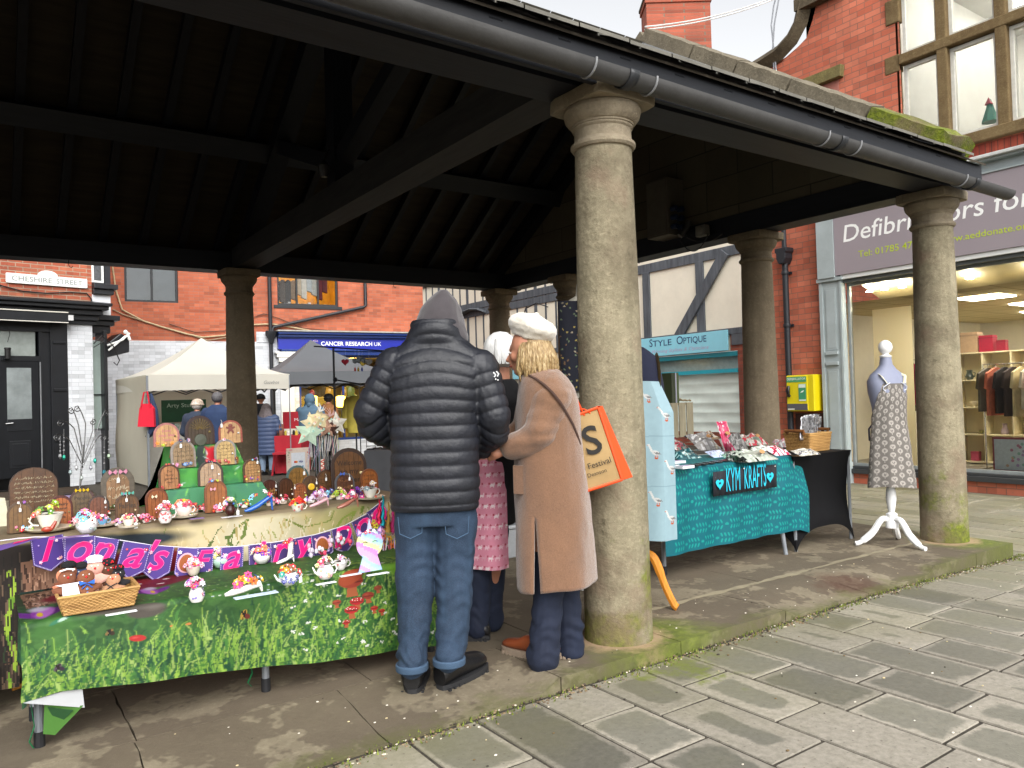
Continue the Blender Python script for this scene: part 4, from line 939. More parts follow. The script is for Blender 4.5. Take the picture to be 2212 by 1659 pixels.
for k in range(26):
    x=-.6+3.3*rr.random(); z=rr.choice([.35,.75,1.15,1.5]); c=rr.choice(['#c9b85a','#7d8a4a','#d8d2c0','#a33','#3e6a8a','#d9a83a','#555'][:]); c='#aa3333' if c=='#a33' else ('#555555' if c=='#555' else c); y=rr.uniform(.25,.8); h=rr.uniform(.14,.4)
    g=root('window_stock',M@Vector((x,y,z)),R(-5),'small colourful goods in the blue charity shop window','shop goods','goods in the charity shop window'); q=MB(); q.M=M
    q.lathe([(.3*h,0),(.4*h,.3*h),(.3*h,.8*h),(.1*h,h)],(x,y,z),8,col=lin(c)); q.build('shape',ORN,g)
g=root('window_shelves',M@Vector((1,.6,.3)),R(-5),'tiered glass and metal shelves inside the blue shop window','shelves'); q=MB(); q.M=M
for z in (.34,.74,1.14,1.49): q.box(-.68,2.75,.2,.85,z-.012,z-.001,col=lin('#b0a878'))
for x in (-.66,.5,1.7,2.73): q.box(x-.01,x+.01,.22,.24,.1,1.6,col=lin('#9a9a90'))
q.build('frame',ORN,g,0)
# cream cable draped over the wall
for lab,pts,r_,c in (('cream cable sagging across the orange brick wall',[(-5.12,4.9),(-5.05,4.2),(-4.92,3.72),(-4.47,3.46),(-3.99,3.3),(-3.47,3.15),(-3.12,3.08),(-2.6,3.13),(-1.9,3.42),(-1.4,3.45),(-.9,3.38),(-.2,3.26)],.02,'#c9b48e'),
    ('thinner second cable sagging below the cream one',[(-5.12,3.72),(-4.9,3.6),(-4.3,3.4),(-3.6,3.2),(-3.0,3.0),(-2.55,3.08),(-2.0,3.26)],.014,'#a8977a'),
    ('dark cable looping to the drainpipe on the orange brick',[(-3.9,3.4),(-3.3,3.2),(-2.6,3.25),(-1.9,3.6),(-1.6,3.72),(-1.2,3.6),(-.6,3.36),(.2,3.3)],.010,'#4a3a30')):
    o_=root('wall_cable',M@Vector((pts[0][0],-.03,pts[0][1])),R(-5),lab,'cable'); q=MB(); q.M=M; q.tube([(x,-.04,z) for x,z in pts],r_,6,col=lin(c)); q.build('cable',MATS['garment'],o_)
# ================================================================ CORNER BUILDING with street sign (left)
PO=at(100,700,d=14.5); CB=root('corner_building',(PO.x,PO.y,-.12),R(11),'old brick corner building with black shop front and CHESHIRE STREET sign','building')
M=rmat((PO.x,PO.y,0),R(11))
BRD2=brickmat('brick_old','#a35038','#b96a4c','#a8917c',bw=.24,rh=.078,ms=.009,stain=.45,bumpy=.6)
f=MB(); f.M=M; f.poly([(-5,0,3.35),(.8,0,3.35),(.8,0,8),(-5,0,8)]); f.poly([(.8,0,3.35),(.8,6,3.35),(.8,6,8),(.8,0,8)]); f.build('wall',BRD2,CB,0)
f=MB(); f.M=M; f.box(.34,.78,-.05,.5,-.12,2.98); f.box(.79,1.16,.35,1.2,-.12,.95); f.build('white_pier',WB,CB,0)
BK=mat('black_gloss','#15171b',.35,var=.3)
f=MB(); f.M=M; f.box(.05,.335,-.06,.4,-.12,2.98)
for z in (.75,1.7,2.6): f.box(.09,.30,-.09,-.06,z,z+.05)
f.build('black_pilaster',BK,CB,0,bev=.006)
f=MB(); f.M=M
for z0,z1,y,xr in ((2.98,3.06,-.10,.84),(3.06,3.16,-.16,.87),(3.16,3.26,-.24,.92),(3.26,3.33,-.34,1.0),(3.33,3.39,-.40,1.05)): f.box(-5,xr,y,.1,z0,z1)
f.poly([(-5,-.40,3.392),(1.05,-.40,3.392),(.8,.02,3.46),(-5,.02,3.46)]); f.build('cornice',BK,CB,0,bev=.012)
f=MB(); f.M=M
for z0,z1,y,xr in ((2.85,3.0,.15,1.18),(3.0,3.1,.08,1.24),(3.1,3.2,.0,1.32)): f.box(.85,xr,y,1.4,z0,z1)
f.box(1.03,1.10,.1,.6,-.12,2.9); f.build('side_cornice',BK,CB,0,bev=.012)
f=MB(); f.M=M; f.box(-5,.30,-.30,-.20,2.98,3.16); f.box(-5,.28,-.305,-.2,3.16,3.18); aw=f.build('awning_box',BK,CB,0,bev=.01)
f=MB(); f.M=M; f.box(-5,.29,-.315,-.30,3.165,3.185,col=lin('#d8d4c8')); f.box(-5,.29,-.315,-.30,2.975,2.99,col=lin('#d8d4c8')); f.box(.29,.38,-.30,-.22,3.03,3.13,col=lin('#c9c9c9')); f.build('awning_trim',MATS['ornament'],aw,0,root=CB)
# recess, door, fanlight
f=MB(); f.M=M; f.poly([(-5,.5,-.12),(.05,.5,-.12),(.05,.5,2.98),(-5,.5,2.98)]); f.build('recess',BK,CB,0)
f=MB(); f.M=M; f.box(-.80,-.14,-.02,.06,.12,2.27); D=f.build('door',mat('door_black','#111317',.3,var=.3),CB,0,bev=.008)
for k,(a,b_,c0,c1) in enumerate(((-.66,-.27,.98,2.14),)):
    f=MB(); f.M=M; f.poly([(a,-.022,c0),(b_,-.022,c0),(b_,-.022,c1),(a,-.022,c1)]); f.build('door_glass',mat('door_pane','#7d8484',.08,var=.35,scale=2),D,0,root=CB)
f=MB(); f.M=M; f.box(-.64,-.30,-.035,-.02,.3,.8); f.box(-.60,-.34,-.045,-.034,.35,.75); f.box(-.66,-.27,-.03,-.021,.98,1.2); f.build('door_panel',BK,D,0,root=CB,bev=.006)
f=MB(); f.M=M; f.tube([(-.70,-.06,1.12),(-.58,-.06,1.13)],.012,8); f.build('door_handle',MATS['chrome'],D,root=CB)
f=MB(); f.M=M; f.poly([(-3,-.0,2.36),(-.19,-.0,2.36),(-.19,-.0,2.82),(-3,-.0,2.82)]); f.build('fanlight',mat('fan_pane','#8d9490',.1,var=.2),CB,0)
f=MB(); f.M=M; f.box(-5,.05,-.04,.06,2.82,2.98); f.box(-5,-.10,-.03,.06,2.27,2.36); f.box(-.14,-.08,-.03,.05,-.12,2.9); f.box(-.1,.05,.0,.1,-.12,2.9); f.build('door_frame',BK,CB,0)
f=MB(); f.M=M; f.box(-.135,-.115,-.045,-.03,.15,2.25); f.build('bright_edge',mat('edge_metal','#9a9da0',.3,.6),CB,0)
f=MB(); f.M=M; f.box(-5,-.82,-.04,.1,-.12,2.27); f.build('side_panel',BK,CB,0)
g=root('lantern',M@Vector((-.66,-.2,2.3)),R(11),'small black hanging lantern in front of the doorway fanlight','lantern'); f=MB(); f.M=M
f.tube([(-.66,-.12,2.95),(-.62,-.12,2.75),(-.66,-.12,2.6)],.006,6); f.lathe([(.05,.22),(.06,.2),(.05,.19),(.05,.03),(.06,.02),(.03,0)],(-.66,-.12,2.28),8); f.build('frame',MATS['iron'],g); f=MB(); f.M=M; f.lathe([(.038,0),(.038,.14)],(-.66,-.12,2.32),8); f.build('bulb',mat('lantern_glass','#8a8780',.1),g)
# upstairs window bit at the corner
f=MB(); f.M=M; f.box(.80,1.18,-.10,.3,3.6,3.70); f.box(.80,1.24,-.16,.3,3.70,3.80); f.build('window_cornice',DARKP,CB,0,bev=.01)
window(CB,M,.80,1.02,3.83,5,-.02,.04,(),(),WHITEP,GLD)
f=MB(); f.M=M; f.poly([(.8,.15,3.8),(1.04,.15,3.8),(1.04,.15,5),(.8,.15,5)]); f.build('curtain',mat('lilac_curtain','#a39aa0',.8,var=.4,scale=20),CB,0)
f=MB(); f.M=M; f.box(1.03,1.14,-.03,.4,3.81,5); f.build('black_post',DARKP,CB,0)
f=MB(); f.M=M; f.box(.80,1.14,-.008,.4,3.2,3.598); f.build('white_panel',mat('white_smooth','#d6d9de',.6,var=.05),CB,0)
# side window, scroll bracket and awning arm
f=MB(); f.M=M; f.poly([(.79,.3,.95),(1.03,.3,.95),(1.03,.3,2.7),(.79,.3,2.7)]); f.build('side_window',mat('pane_green','#a6b6b0',.08,var=.15,scale=2),CB,0)
f=MB(); f.M=M; f.box(.79,1.03,.27,.31,1.62,1.64); f.build('glazing_bar',BK,CB,0)
g=root('folding_awning',M@Vector((1.2,-.1,2.6)),R(11),'folded black side awning with white arms on the corner building','awning'); f=MB(); f.M=M
f.prism([(1.05,2.35),(1.52,2.48),(1.52,2.78),(1.35,2.86),(1.05,2.6)],(0,.1,0),(1,0,0),(0,0,1),(0,1,0),.5); f.build('cloth_roll',BK,g,0,bev=.02)
f=MB(); f.M=M; f.tube([(1.1,.05,2.5),(1.42,.02,2.8)],.02,6); f.tube([(1.08,.05,2.6),(1.36,.02,2.72),(1.5,.02,2.86)],.02,6); f.tube([(1.44,.02,2.88),(1.5,.02,2.72)],.03,6); f.ball((1.42,.02,2.88),.045,8); f.build('arm',WHITEP,g)
g=root('scroll_bracket',M@Vector((.85,-.1,2.6)),R(11),'black iron scroll bracket under the side cornice','bracket'); f=MB(); f.M=M
f.tube([(.8,-.05,2.62),(.95,-.05,2.78),(1.15,-.05,2.6),(1.27,-.05,2.3),(1.22,-.05,2.2),(1.16,-.05,2.26)],.012,6); f.tube([(.8,-.05,2.55),(1.0,-.05,2.68)],.01,6); f.build('scroll',MATS['iron'],g)
# street sign
g=root('street_sign',M@Vector((0,-.03,3.78)),R(11),'white street name plate reading CHESHIRE STREET with rounded crest','street sign'); f=MB(); f.M=M
prof=[(-.64,3.70),(.70,3.70),(.71,3.72),(.71,3.86),(.70,3.88),(.20,3.88)]+[(.03+.17*cos(t),3.88+.10*sin(t)) for t in [PI*j/10 for j in range(1,10)]]+[(-.14,3.88),(-.64,3.88),(-.65,3.86),(-.65,3.72)]
f.prism(prof,(0,-.02,0),(1,0,0),(0,0,1),(0,-1,0),.025); pl=f.build('plate',mat('sign_enamel','#e3e3de',.4,var=.04),g,0)
f=MB(); f.M=M; f.text('CHESHIRE',(-.56,-.046,3.745),(1,0,0),(0,0,1),.13,bold=.006,wid=.66); f.text('STREET',(.17,-.046,3.745),(1,0,0),(0,0,1),.13,bold=.006,wid=.45); f.tube([(-.04,-.046,3.925),(0,-.046,3.94),(.04,-.046,3.94),(.1,-.046,3.92)],.006,5,flat=.2); f.tube([(-.04,-.046,3.91),(.1,-.046,3.905)],.004,5,flat=.2); f.build('lettering',mat('faded_grey','#7d8684',.6),pl,0,root=g)
g=root('wall_cable',M@Vector((0,-.04,3.6)),R(11),'dark cable drooping along the wall beneath the street sign','cable'); f=MB(); f.M=M
f.tube([(-1.2,-.03,3.75),(-.74,-.03,3.64),(-.4,-.03,3.56),(0,-.03,3.55),(.4,-.03,3.6),(.7,-.03,3.6),(.78,-.03,3.5),(.8,-.03,3.35)],.012,6); f.build('cable',MATS['cable_black'],g)
# ================================================================ craft stall on the left
class Canvas:
    def __init__(s,w,h,res,col=(0,0,0)):
        s.w,s.h,s.r=w,h,res; s.nx=int(round(w/res)); s.ny=int(round(h/res)); s.k=.62; s.a=np.zeros((s.ny,s.nx,3)); s.a[:]=lin(col)
        s.X,s.Y=np.meshgrid((np.arange(s.nx)+.5)*res,(np.arange(s.ny)+.5)*res)
    def noise(s,sc,seed=0,oct=3):
        rs=np.random.RandomState(seed); o=np.zeros((s.ny,s.nx)); amp=1;tot=0
        for k in range(oct):
            c=sc/2**k; gx=int(s.w/c)+3; gy=int(s.h/c)+3; g_=rs.rand(gy,gx)
            fx=s.X/c; fy=s.Y/c; ix=fx.astype(int); iy=fy.astype(int); tx=fx-ix; ty=fy-iy; tx=tx*tx*(3-2*tx); ty=ty*ty*(3-2*ty)
            v=(g_[iy,ix]*(1-tx)+g_[iy,ix+1]*tx)*(1-ty)+(g_[iy+1,ix]*(1-tx)+g_[iy+1,ix+1]*tx)*ty
            o+=amp*v; tot+=amp; amp*=.5
        return o/tot
    def blend(s,mask,col):
        m=np.clip(mask,0,1)[...,None]; s.a=s.a*(1-m)+np.array(lin(col) if isinstance(col,str) else col)*m
    def ell(s,x,y,rx,ry,col,rot=0,soft=.15,a=1):
        dx=s.X-x;dy=s.Y-y; u=(dx*cos(rot)+dy*sin(rot))/rx; v=(-dx*sin(rot)+dy*cos(rot))/ry
        s.blend(a*np.clip((1-np.sqrt(u*u+v*v))/soft,0,1),col)
    def poly(s,pts,col,a=1):
        ins=np.zeros(s.X.shape,bool); n_=len(pts)
        for i in range(n_):
            x0,y0=pts[i];x1,y1=pts[(i+1)%n_]
            c=((y0>s.Y)!=(y1>s.Y))
            with np.errstate(divide='ignore',invalid='ignore'): xx=(x1-x0)*(s.Y-y0)/((y1-y0) if y1!=y0 else 1e-9)+x0
            ins^=c&(s.X<xx)
        s.blend(ins*a,col)
    def stroke(s,pts,w0,w1,col):
        """fast polyline with tapered width"""
        c=np.array(lin(col) if isinstance(col,str) else col); L=len(pts)-1
        for k in range(L):
            (x0,y0),(x1,y1)=pts[k],pts[k+1]; n_=max(1,int(math.hypot(x1-x0,y1-y0)/s.r*1.3))
            for j in range(n_):
                t=j/n_; x=x0+(x1-x0)*t;y=y0+(y1-y0)*t; w=w0+(w1-w0)*((k+t)/L); r=max(0,int(w/s.r))
                ix=int(x/s.r);iy=int(y/s.r)
                if 0<=iy<s.ny and ix-r<s.nx and ix+r>=0: s.a[max(0,iy-r//2):min(s.ny,iy+r//2+1),max(0,ix-r):min(s.nx,ix+r+1)]=c
def soften(cv,n=1):
    for _ in range(n): p=np.pad(cv.a,((1,1),(1,1),(0,0)),'edge'); cv.a=(p[1:-1,1:-1]*4+p[:-2,1:-1]+p[2:,1:-1]+p[1:-1,:-2]+p[1:-1,2:])/8
def jig(c,k,rr): 
    f=1+rr.uniform(-k,k); return tuple(min(1,v*f) for v in lin(c))
def cloth_from(cv,geo,name,matl,parent,root_=None):
    """geo(x,t)->(x,y,z); t runs over the canvas height; canvas row 0 = top"""
    mb=MB(); nx,ny=cv.nx,cv.ny; xs=np.linspace(0,cv.w,nx+1); ts=np.linspace(0,cv.h,ny+1)
    mb.v=[geo(x,t) for t in ts for x in xs]
    for j in range(ny):
        b=j*(nx+1)
        for i in range(nx): mb.f.append((b+i,b+nx+1+i,b+nx+2+i,b+i+1))
    mb.mi=[0]*len(mb.f); mb.c=(cv.a*cv.k).reshape(-1,3).tolist()
    o=mb.build(name,matl,parent,smooth=80,root=root_ or parent); return o
rc=random.Random(21)
PRINT=vcol('printed_cloth',.62,bump=.15,bscale=140,spec=.3,var=.06,vs=30)
STEEL=mat('grey_leg','#8d9298',.4,.4); RUB=mat('rubber','#17171a',.7); PLT=mat('table_plastic','#b9b7af',.6)
def trestle(nm,label,x0,x1,y0,y1,zt,legs,group=None):
    t=root(nm,((x0+x1)/2,(y0+y1)/2,0),0,label,'table',group)
    f=MB(); f.box(x0,x1,y0,y1,zt-.045,zt); f.build('tabletop',PLT,t,0,bev=.01)
    for (x,y) in legs:
        f=MB(); z0=hz(x,y); f.tube([(x,y,z0+.03),(x,y,zt-.045)],.017,10); l=f.build('leg',STEEL,t)
        f=MB(); f.tube([(x,y,z0),(x,y,z0+.06)],.021,10); f.build('foot_cap',RUB,l,root=t)
    return t
trestle('folding_table','low grey legged folding table under the grass print cloth',.17,2.0,3.52,4.06,.506,[(.19,3.61),(1.084,3.61),(.19,3.93),(1.95,3.61),(1.95,3.93)])
trestle('folding_table','taller folding table carrying the fairy doors and green steps',.12,2.1,4.12,4.9,.75,[(.3,4.8),(1.9,4.8),(.3,4.25),(1.9,4.25)])
# ---- lower cloth: meadow print
cv=Canvas(1.80,1.06,.0042,'#2f5a2a'); cv.k=.6; TOPL=.62
T=cv.Y-TOPL
nz=cv.noise(.12,1,4); n2=cv.noise(.5,2,3)
cv.blend(np.clip((nz-.42)*4,0,1)*.7,'#4a8035'); cv.blend(np.clip((n2-.5)*4,0,1)*.6,'#244b2c')
cv.blend(np.clip((.30-cv.X)/.3,0,1)*np.clip((.62-cv.Y)/.2,0,1)*.9,'#243b2a')
cv.blend(np.clip((cv.noise(.03,31,3)-.5)*6,0,1)*.35,'#5f8f48'); cv.blend(np.clip((cv.Y-.80)*3,0,1)*.5,'#356b2b')
for k in range(900):
    x=rc.uniform(.35,1.85);y=rc.uniform(.05,.66);L=rc.uniform(.01,.035); cv.stroke([(x,y),(x+rc.uniform(-.02,.02),y-L)],.004,.002,rc.choice(['#3f7a3a','#5f9a44','#84a850','#26502e']))
cv.blend(np.clip((cv.X-1.0)*1.3,0,1)*np.clip((nz-.3)*3,0,1)*.55,'#5f9a3a')
for k in range(4200):                              # grass blades, longer and brighter towards the hem
    x=rc.uniform(-.05,1.95); y=TOPL+.50-abs(rc.gauss(0,.17)) if x<1.0 else TOPL+.48-rc.random()**1.2*.62
    if x<.95 and y<TOPL+.22 and rc.random()<.85: continue
    L=rc.uniform(.04,.17)*(1 if x<1 else .5); b=rc.uniform(-.03,.06); c=rc.choice(['#86b046','#9ac04e','#6c9a3e','#4b8238','#2f6234','#a8c46a','#3f7238','#1f5030','#28583a'])
    pts=[(x+b*(t/6)**1.8,y-L*(t/6)+(.02*(t/6)**3 if abs(b)>.04 else 0)) for t in range(7)]
    cv.stroke(pts,.0065 if rc.random()<.4 else .0045,.001,jig(c,.2,rc))
soften(cv,1)
for k in range(60):
    x=rc.uniform(1.0,1.9); y=TOPL+rc.uniform(-.1,.4)
    for j in range(5): cv.ell(x+rc.uniform(-.01,.01),y+rc.uniform(-.006,.006),.005,.004,'#eef2e6')
for k in range(40):
    x=rc.uniform(.7,1.2); y=TOPL+rc.uniform(-.18,.03); cv.ell(x,y,.008,.004,rc.choice(['#d9e6d0','#c9d8e6','#e2e6c0']),soft=.5)
def mush(x,y,s,cap,stem='#b5623a',dots=False):
    cv.poly([(x-.22*s,y),(x+.22*s,y),(x+.34*s,y+.9*s),(x-.34*s,y+.9*s)],stem); cv.ell(x,y,.75*s,.42*s,cap,soft=.12); cv.ell(x-.2*s,y-.14*s,.4*s,.16*s,'#d4684a',soft=.9,a=.5)
    cv.poly([(x-.76*s,y+.02*s),(x+.76*s,y+.02*s),(x+.5*s,y+.14*s),(x-.5*s,y+.14*s)],'#7a2a1c')
    if dots:
        for q in range(14): cv.ell(x+rc.uniform(-.55,.55)*s,y-rc.uniform(0,.3)*s,.05*s,.035*s,'#f2e6dc')
mush(1.34,TOPL+.045,.085,'#a8402c'); cv.ell(1.34,TOPL+.02,.075,.04,'#b5502f',rot=-.4)
mush(1.42,TOPL+.13,.045,'#9a3a28'); mush(1.475,TOPL+.10,.032,'#9a4a30'); mush(1.26,TOPL+.14,.032,'#a8452e')
mush(1.36,TOPL+.15,.05,'#c0202a',dots=True); mush(1.33,TOPL+.19,.05,'#c4202a',dots=True); mush(1.45,TOPL+.20,.03,'#c4302a'); mush(1.49,TOPL+.22,.026,'#c4302a'); mush(1.30,TOPL+.25,.03,'#b8282a',dots=True)
# striped crocus flowers, butterflies, toad, leaves
def crocus(x,y,s,flip=1):
    for a,c in ((-.7,'#6a2a8a'),(0,'#8a3aa0'),(.6,'#5a2078'),(.25,'#b06ac4')):
        cv.ell(x+flip*a*s*.5,y+s*.35,s*.24,s*.75,c,rot=flip*a*.8,soft=.3)
    cv.ell(x,y-s*.2,s*.3,s*.4,'#c9c4d6',soft=.6,a=.8); cv.ell(x,y+s*.5,s*.08,s*.3,'#d8b830')
cv.blend(np.clip((.34-cv.Y)*12,0,1)*np.clip((.72-cv.X)*8,0,1)*.9,'#2b3524')
cv.poly([(.02,.02),(.20,.0),(.22,.30),(.03,.34)],'#7d5c4a')
for k in range(90): x=rc.uniform(.03,.21);y=rc.uniform(.02,.30); cv.stroke([(x,y),(x+rc.uniform(-.01,.01),y+.06)],.005,.003,rc.choice(['#53382a','#a07c68','#3a261c','#b28f7c']))
cv.ell(.40,.19,.33,.15,'#6f1220',rot=-.12,soft=.12); cv.ell(.38,.15,.26,.08,'#94202e',rot=-.15,soft=.7,a=.7)
for x,y,r_ in ((.20,.20,.026),(.30,.13,.022),(.33,.25,.03),(.47,.17,.024),(.56,.23,.02),(.24,.28,.02),(.60,.14,.018)): cv.ell(x,y,r_,r_*.55,'#e6ded8',soft=.2)
crocus(.50,TOPL-.28,.11,-1); crocus(.07,TOPL-.20,.15)
cv.ell(.30,TOPL-.02,.16,.035,'#4a4338',rot=.05,soft=.4); cv.ell(.44,TOPL+.02,.085,.045,'#575049',soft=.25); cv.ell(.47,TOPL+.01,.05,.02,'#6d655c',soft=.7)
for k in range(5): cv.ell(.12+.03*k,TOPL+.0-.012*k,.035,.010,rc.choice(['#4a9a68','#2f7a55','#b9dcc8']),rot=-.5,soft=.3)
def bfly(x,y,s,c1,c2,r=0):
    cv.ell(x,y,s*.42,s*.9,c1,rot=.35+r,soft=.2); cv.ell(x+s*.4,y+s*.35,s*.42,s*.55,c2,rot=-.6+r,soft=.2); cv.stroke([(x-s*.2,y+s*.8),(x+s*.25,y-s*.7)],.004,.004,'#1a1410')
    for q in range(4): cv.stroke([(x+s*.1,y+s*.5),(x-s*.3+s*.18*q,y-s*.6)],.002,.002,'#241a12')
bfly(.83,TOPL+.13,.034,'#c9a040','#7a3226'); bfly(.30,TOPL+.11,.026,'#8a7040','#3a2a1a',.3); bfly(.12,TOPL+.28,.03,'#5a4a5a','#3a2a3a')
cv.ell(.40,TOPL+.17,.034,.020,'#c22a28',rot=.2,soft=.15); cv.ell(.39,TOPL+.165,.02,.008,'#e0524a',soft=.8); cv.ell(.60,TOPL+.135,.014,.008,'#d98a48',soft=.3); cv.ell(.53,TOPL+.13,.007,.005,'#d98a48')
for k in range(18): cv.ell(1.2+.04*k+rc.uniform(-.02,.02),TOPL-.1+rc.uniform(-.12,.02),.03,.012,rc.choice(['#8fae3e','#b9c04a','#3f6a2c','#557d2c']),rot=rc.uniform(-1,1),soft=.4)
cv.ell(1.65,TOPL+.04,.22,.05,'#7fb838',rot=.3,soft=.5); cv.ell(1.80,TOPL+.13,.16,.03,'#5f9a2c',rot=.1,soft=.5)
def hem(x): return np.interp(x,[.13,.25,.68,1.32,1.71,1.95],[.215,.235,.19,.119,.085,.06])
def lowcloth(x,t):
    X=.15+x-.02; wv=.006*math.sin(X*9)+.004*math.sin(X*23+1)
    if t<=TOPL-.03: return (X,3.50+(TOPL-t)*.93,.513+.0015*noise.noise((X*8,t*8,0)))
    q=(t-(TOPL-.03))
    if q<.05: a=q/.05*PI/2; return (X,3.528-.028*sin(a),.513-.028*(1-cos(a)))
    s=(q-.05)/(1.06-TOPL+.03-.05); zt=.485; zb=float(hem(X)); ex=s**1.2
    fold_=.016*ex*math.sin(X*7.5+.8)+.007*ex*math.sin(X*19)-.02*ex
    return (X+.004*math.sin(s*9+X*20)*ex,3.50-abs(.01*math.sin(s*3))+fold_*.9,zt+(zb-zt)*s)
LC=cloth_from(cv,lowcloth,'cloth_sheet',PRINT,None); LC.name='tablecloth'; tag(LC,'bright green meadow print tablecloth with grass, mushrooms and butterflies over the low table','tablecloth')
# folded-under corner and left return
k=MB(); k.poly([(.135,3.50,.215),(.33,3.49,.235),(.34,3.52,.14),(.20,3.55,.18)],col=lin('#c9ccd0')); k.poly([(.205,3.53,.19),(.335,3.515,.15),(.24,3.56,.045),(.20,3.56,.06)],col=lin('#4c7a36')); k.poly([(.215,3.528,.17),(.30,3.514,.14),(.25,3.556,.08)],col=lin('#2c5230'))
k.build('turned_corner',PRINT,LC,0,solid=.003)
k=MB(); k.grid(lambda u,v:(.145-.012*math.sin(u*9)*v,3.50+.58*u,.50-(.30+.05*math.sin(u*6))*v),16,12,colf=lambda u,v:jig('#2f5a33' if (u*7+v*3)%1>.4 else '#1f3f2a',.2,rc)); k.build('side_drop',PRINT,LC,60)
k=MB()
for (x,y,z) in ((.19,3.57,.30),(1.0,3.56,.17)):
    pass
for nm,px,py,ln in (('green ribbon tied to the front left table leg',68,1570,.17),('green ribbon hanging beside the middle table leg',540,1455,.12)):
    p=at(px,py,Y=3.58); g=root('ribbon',p,0,nm,'ribbon'); k=MB(); k.tube([p+Vector((0,0,ln*.5)),p+Vector((.01,.0,0)),p+Vector((-.008,.01,-ln*.35)),p+Vector((.006,0,-ln*.5))],.009,6,flat=.25); k.build('band',mat('green_ribbon','#0f7a48',.5),g)
# ---- upper cloth: cream woodland print
cu=Canvas(2.06,1.60,.006,'#8b7b62'); TU=.80
nz=cu.noise(.2,4,4); cu.blend(np.clip((nz-.4)*3,0,1)*.5,'#6e5f4a'); cu.blend(np.clip((nz-.55)*4,0,1)*.4,'#a08f70')
fr=np.clip((cu.Y-TU)*40,0,1); cu.blend(fr,'#cdbb8c'); cu.blend(fr*np.clip((cu.noise(.3,6,3)-.45)*4,0,1),'#ddd2b4'); cu.blend(fr*np.clip((cu.noise(.22,9,3)-.5)*4,0,1)*.8,'#a39152')
cu.blend(fr*np.clip((cu.X-1.15)*1.4,0,1)*np.clip((nz-.35)*3,0,.8),'#8f9a4a')
for pts,w_,c in (([(.98,.98),(1.04,.86),(1.10,.82),(1.08,.90),(1.0,1.0)],.010,'#6d7f3a'),([(.88,.98),(.95,.86),(.97,.84)],.007,'#596a34'),([(1.3,.84),(1.4,.90),(1.55,.88),(1.58,.82)],.008,'#7d8a3e'),([(1.55,.98),(1.62,.88),(1.7,.84),(1.66,.92)],.010,'#8f9e48'),([(1.75,.82),(1.72,.92),(1.8,1.0)],.009,'#76883a'),([(1.0,.90),(1.04,1.02)],.012,'#5f7236')):
    cu.stroke(pts,w_,w_*.5,c)
for k in range(160):
    x=rc.uniform(.7,2.0); y=TU+rc.uniform(.02,.2); c=rc.choice(['#e3d8ba','#b7a56a','#d8c79a','#9aa05a','#c4b07c']); cu.stroke([(x,y),(x+rc.uniform(-.02,.02),y+rc.uniform(.02,.06))],.004,.002,c)
# left part: trunk, red toadstool, flowers
xl=np.clip((.52-cu.X)*20,0,1)*fr; cu.blend(xl*.95,'#3c3a2c'); cu.blend(fr*np.clip((.22-cu.X)*12,0,1),'#231c17')
cu.poly([(.10,.90),(.34,.88),(.36,1.2),(.12,1.2)],'#8a6550')
for k in range(90):
    x=rc.uniform(.1,.35); y=rc.uniform(.9,1.15); cu.stroke([(x,y),(x+rc.uniform(-.01,.01),y+.05)],.004,.002,rc.choice(['#5e3f30','#a47d66','#3f2a20','#b58d74']))
cu.ell(.50,1.06,.34,.16,'#7a1422',rot=-.25,soft=.15); cu.ell(.45,1.02,.26,.08,'#9a2230',rot=-.3,soft=.7,a=.7)
for (x,y,a_) in ((.34,1.06,.03),(.46,.98,.022),(.27,1.12,.022),(.62,1.0,.03),(.5,1.08,.03),(.70,1.10,.02)): cu.ell(x,y,a_,a_*.45,'#e2ddd6',rot=-.15,soft=.2)
cu.ell(.52,.86,.34,.05,'#27323a',rot=.02,soft=.4)
for k in range(60):
    x=rc.uniform(.0,.8); y=rc.uniform(1.2,1.58); cu.stroke([(x,y),(x+rc.uniform(-.03,.03),y-.08)],.006,.003,rc.choice(['#3f5a2a','#2a3a22','#5e4636','#4b3a2e']))
for k in range(26): y=.95+k*.025; cu.ell(.06+.012*math.sin(k*.5),y,.014,.02,'#9ab83a' if k%7<5 else '#6e9a2c',soft=.2)
for k in range(150): y=.85+rc.random()*.7; x=rc.uniform(.0,.11); cu.stroke([(x,y),(x,y+.05)],.004,.003,rc.choice(['#4a3c30','#2c241c','#6b5644','#1c1713']))
def hemu(X): return .12 if X<.14 else (.12+(X-.14)*7 if X<.19 else .47)
def upcloth(x,t):
    X=.075+x-.02
    if t<=TU-.03: return (X,4.10+(TU-t),.757+.002*noise.noise((X*8,t*8,0)))
    q=t-(TU-.03)
    if q<.04: a=q/.04*PI/2; return (X,4.13-.025*sin(a),.757-.025*(1-cos(a)))
    s=(q-.04)/(1.60-TU+.03-.04); z=.732-.74*s; z=max(z,.10 if X<.15 else .515)
    ex=min(1,s*3); return (X,4.105+.012*ex*math.sin(X*11)+.006*ex*math.sin(X*31)-.01*ex,z)
cu.k=.8
UC_=cloth_from(cu,upcloth,'cloth_sheet',PRINT,None); UC_.name='tablecloth'; tag(UC_,'cream and brown woodland print tablecloth with a red toadstool over the taller table','tablecloth')
k=MB(); k.grid(lambda u,v:(.055-.02*v+.015*math.sin(u*10)*v,4.10+.78*u,.745-.62*v),20,16,colf=lambda u,v:jig('#2e251d' if (u*11)%1>.5 else '#4a3b2d',.3,rc)); k.build('side_drop',PRINT,UC_,60)
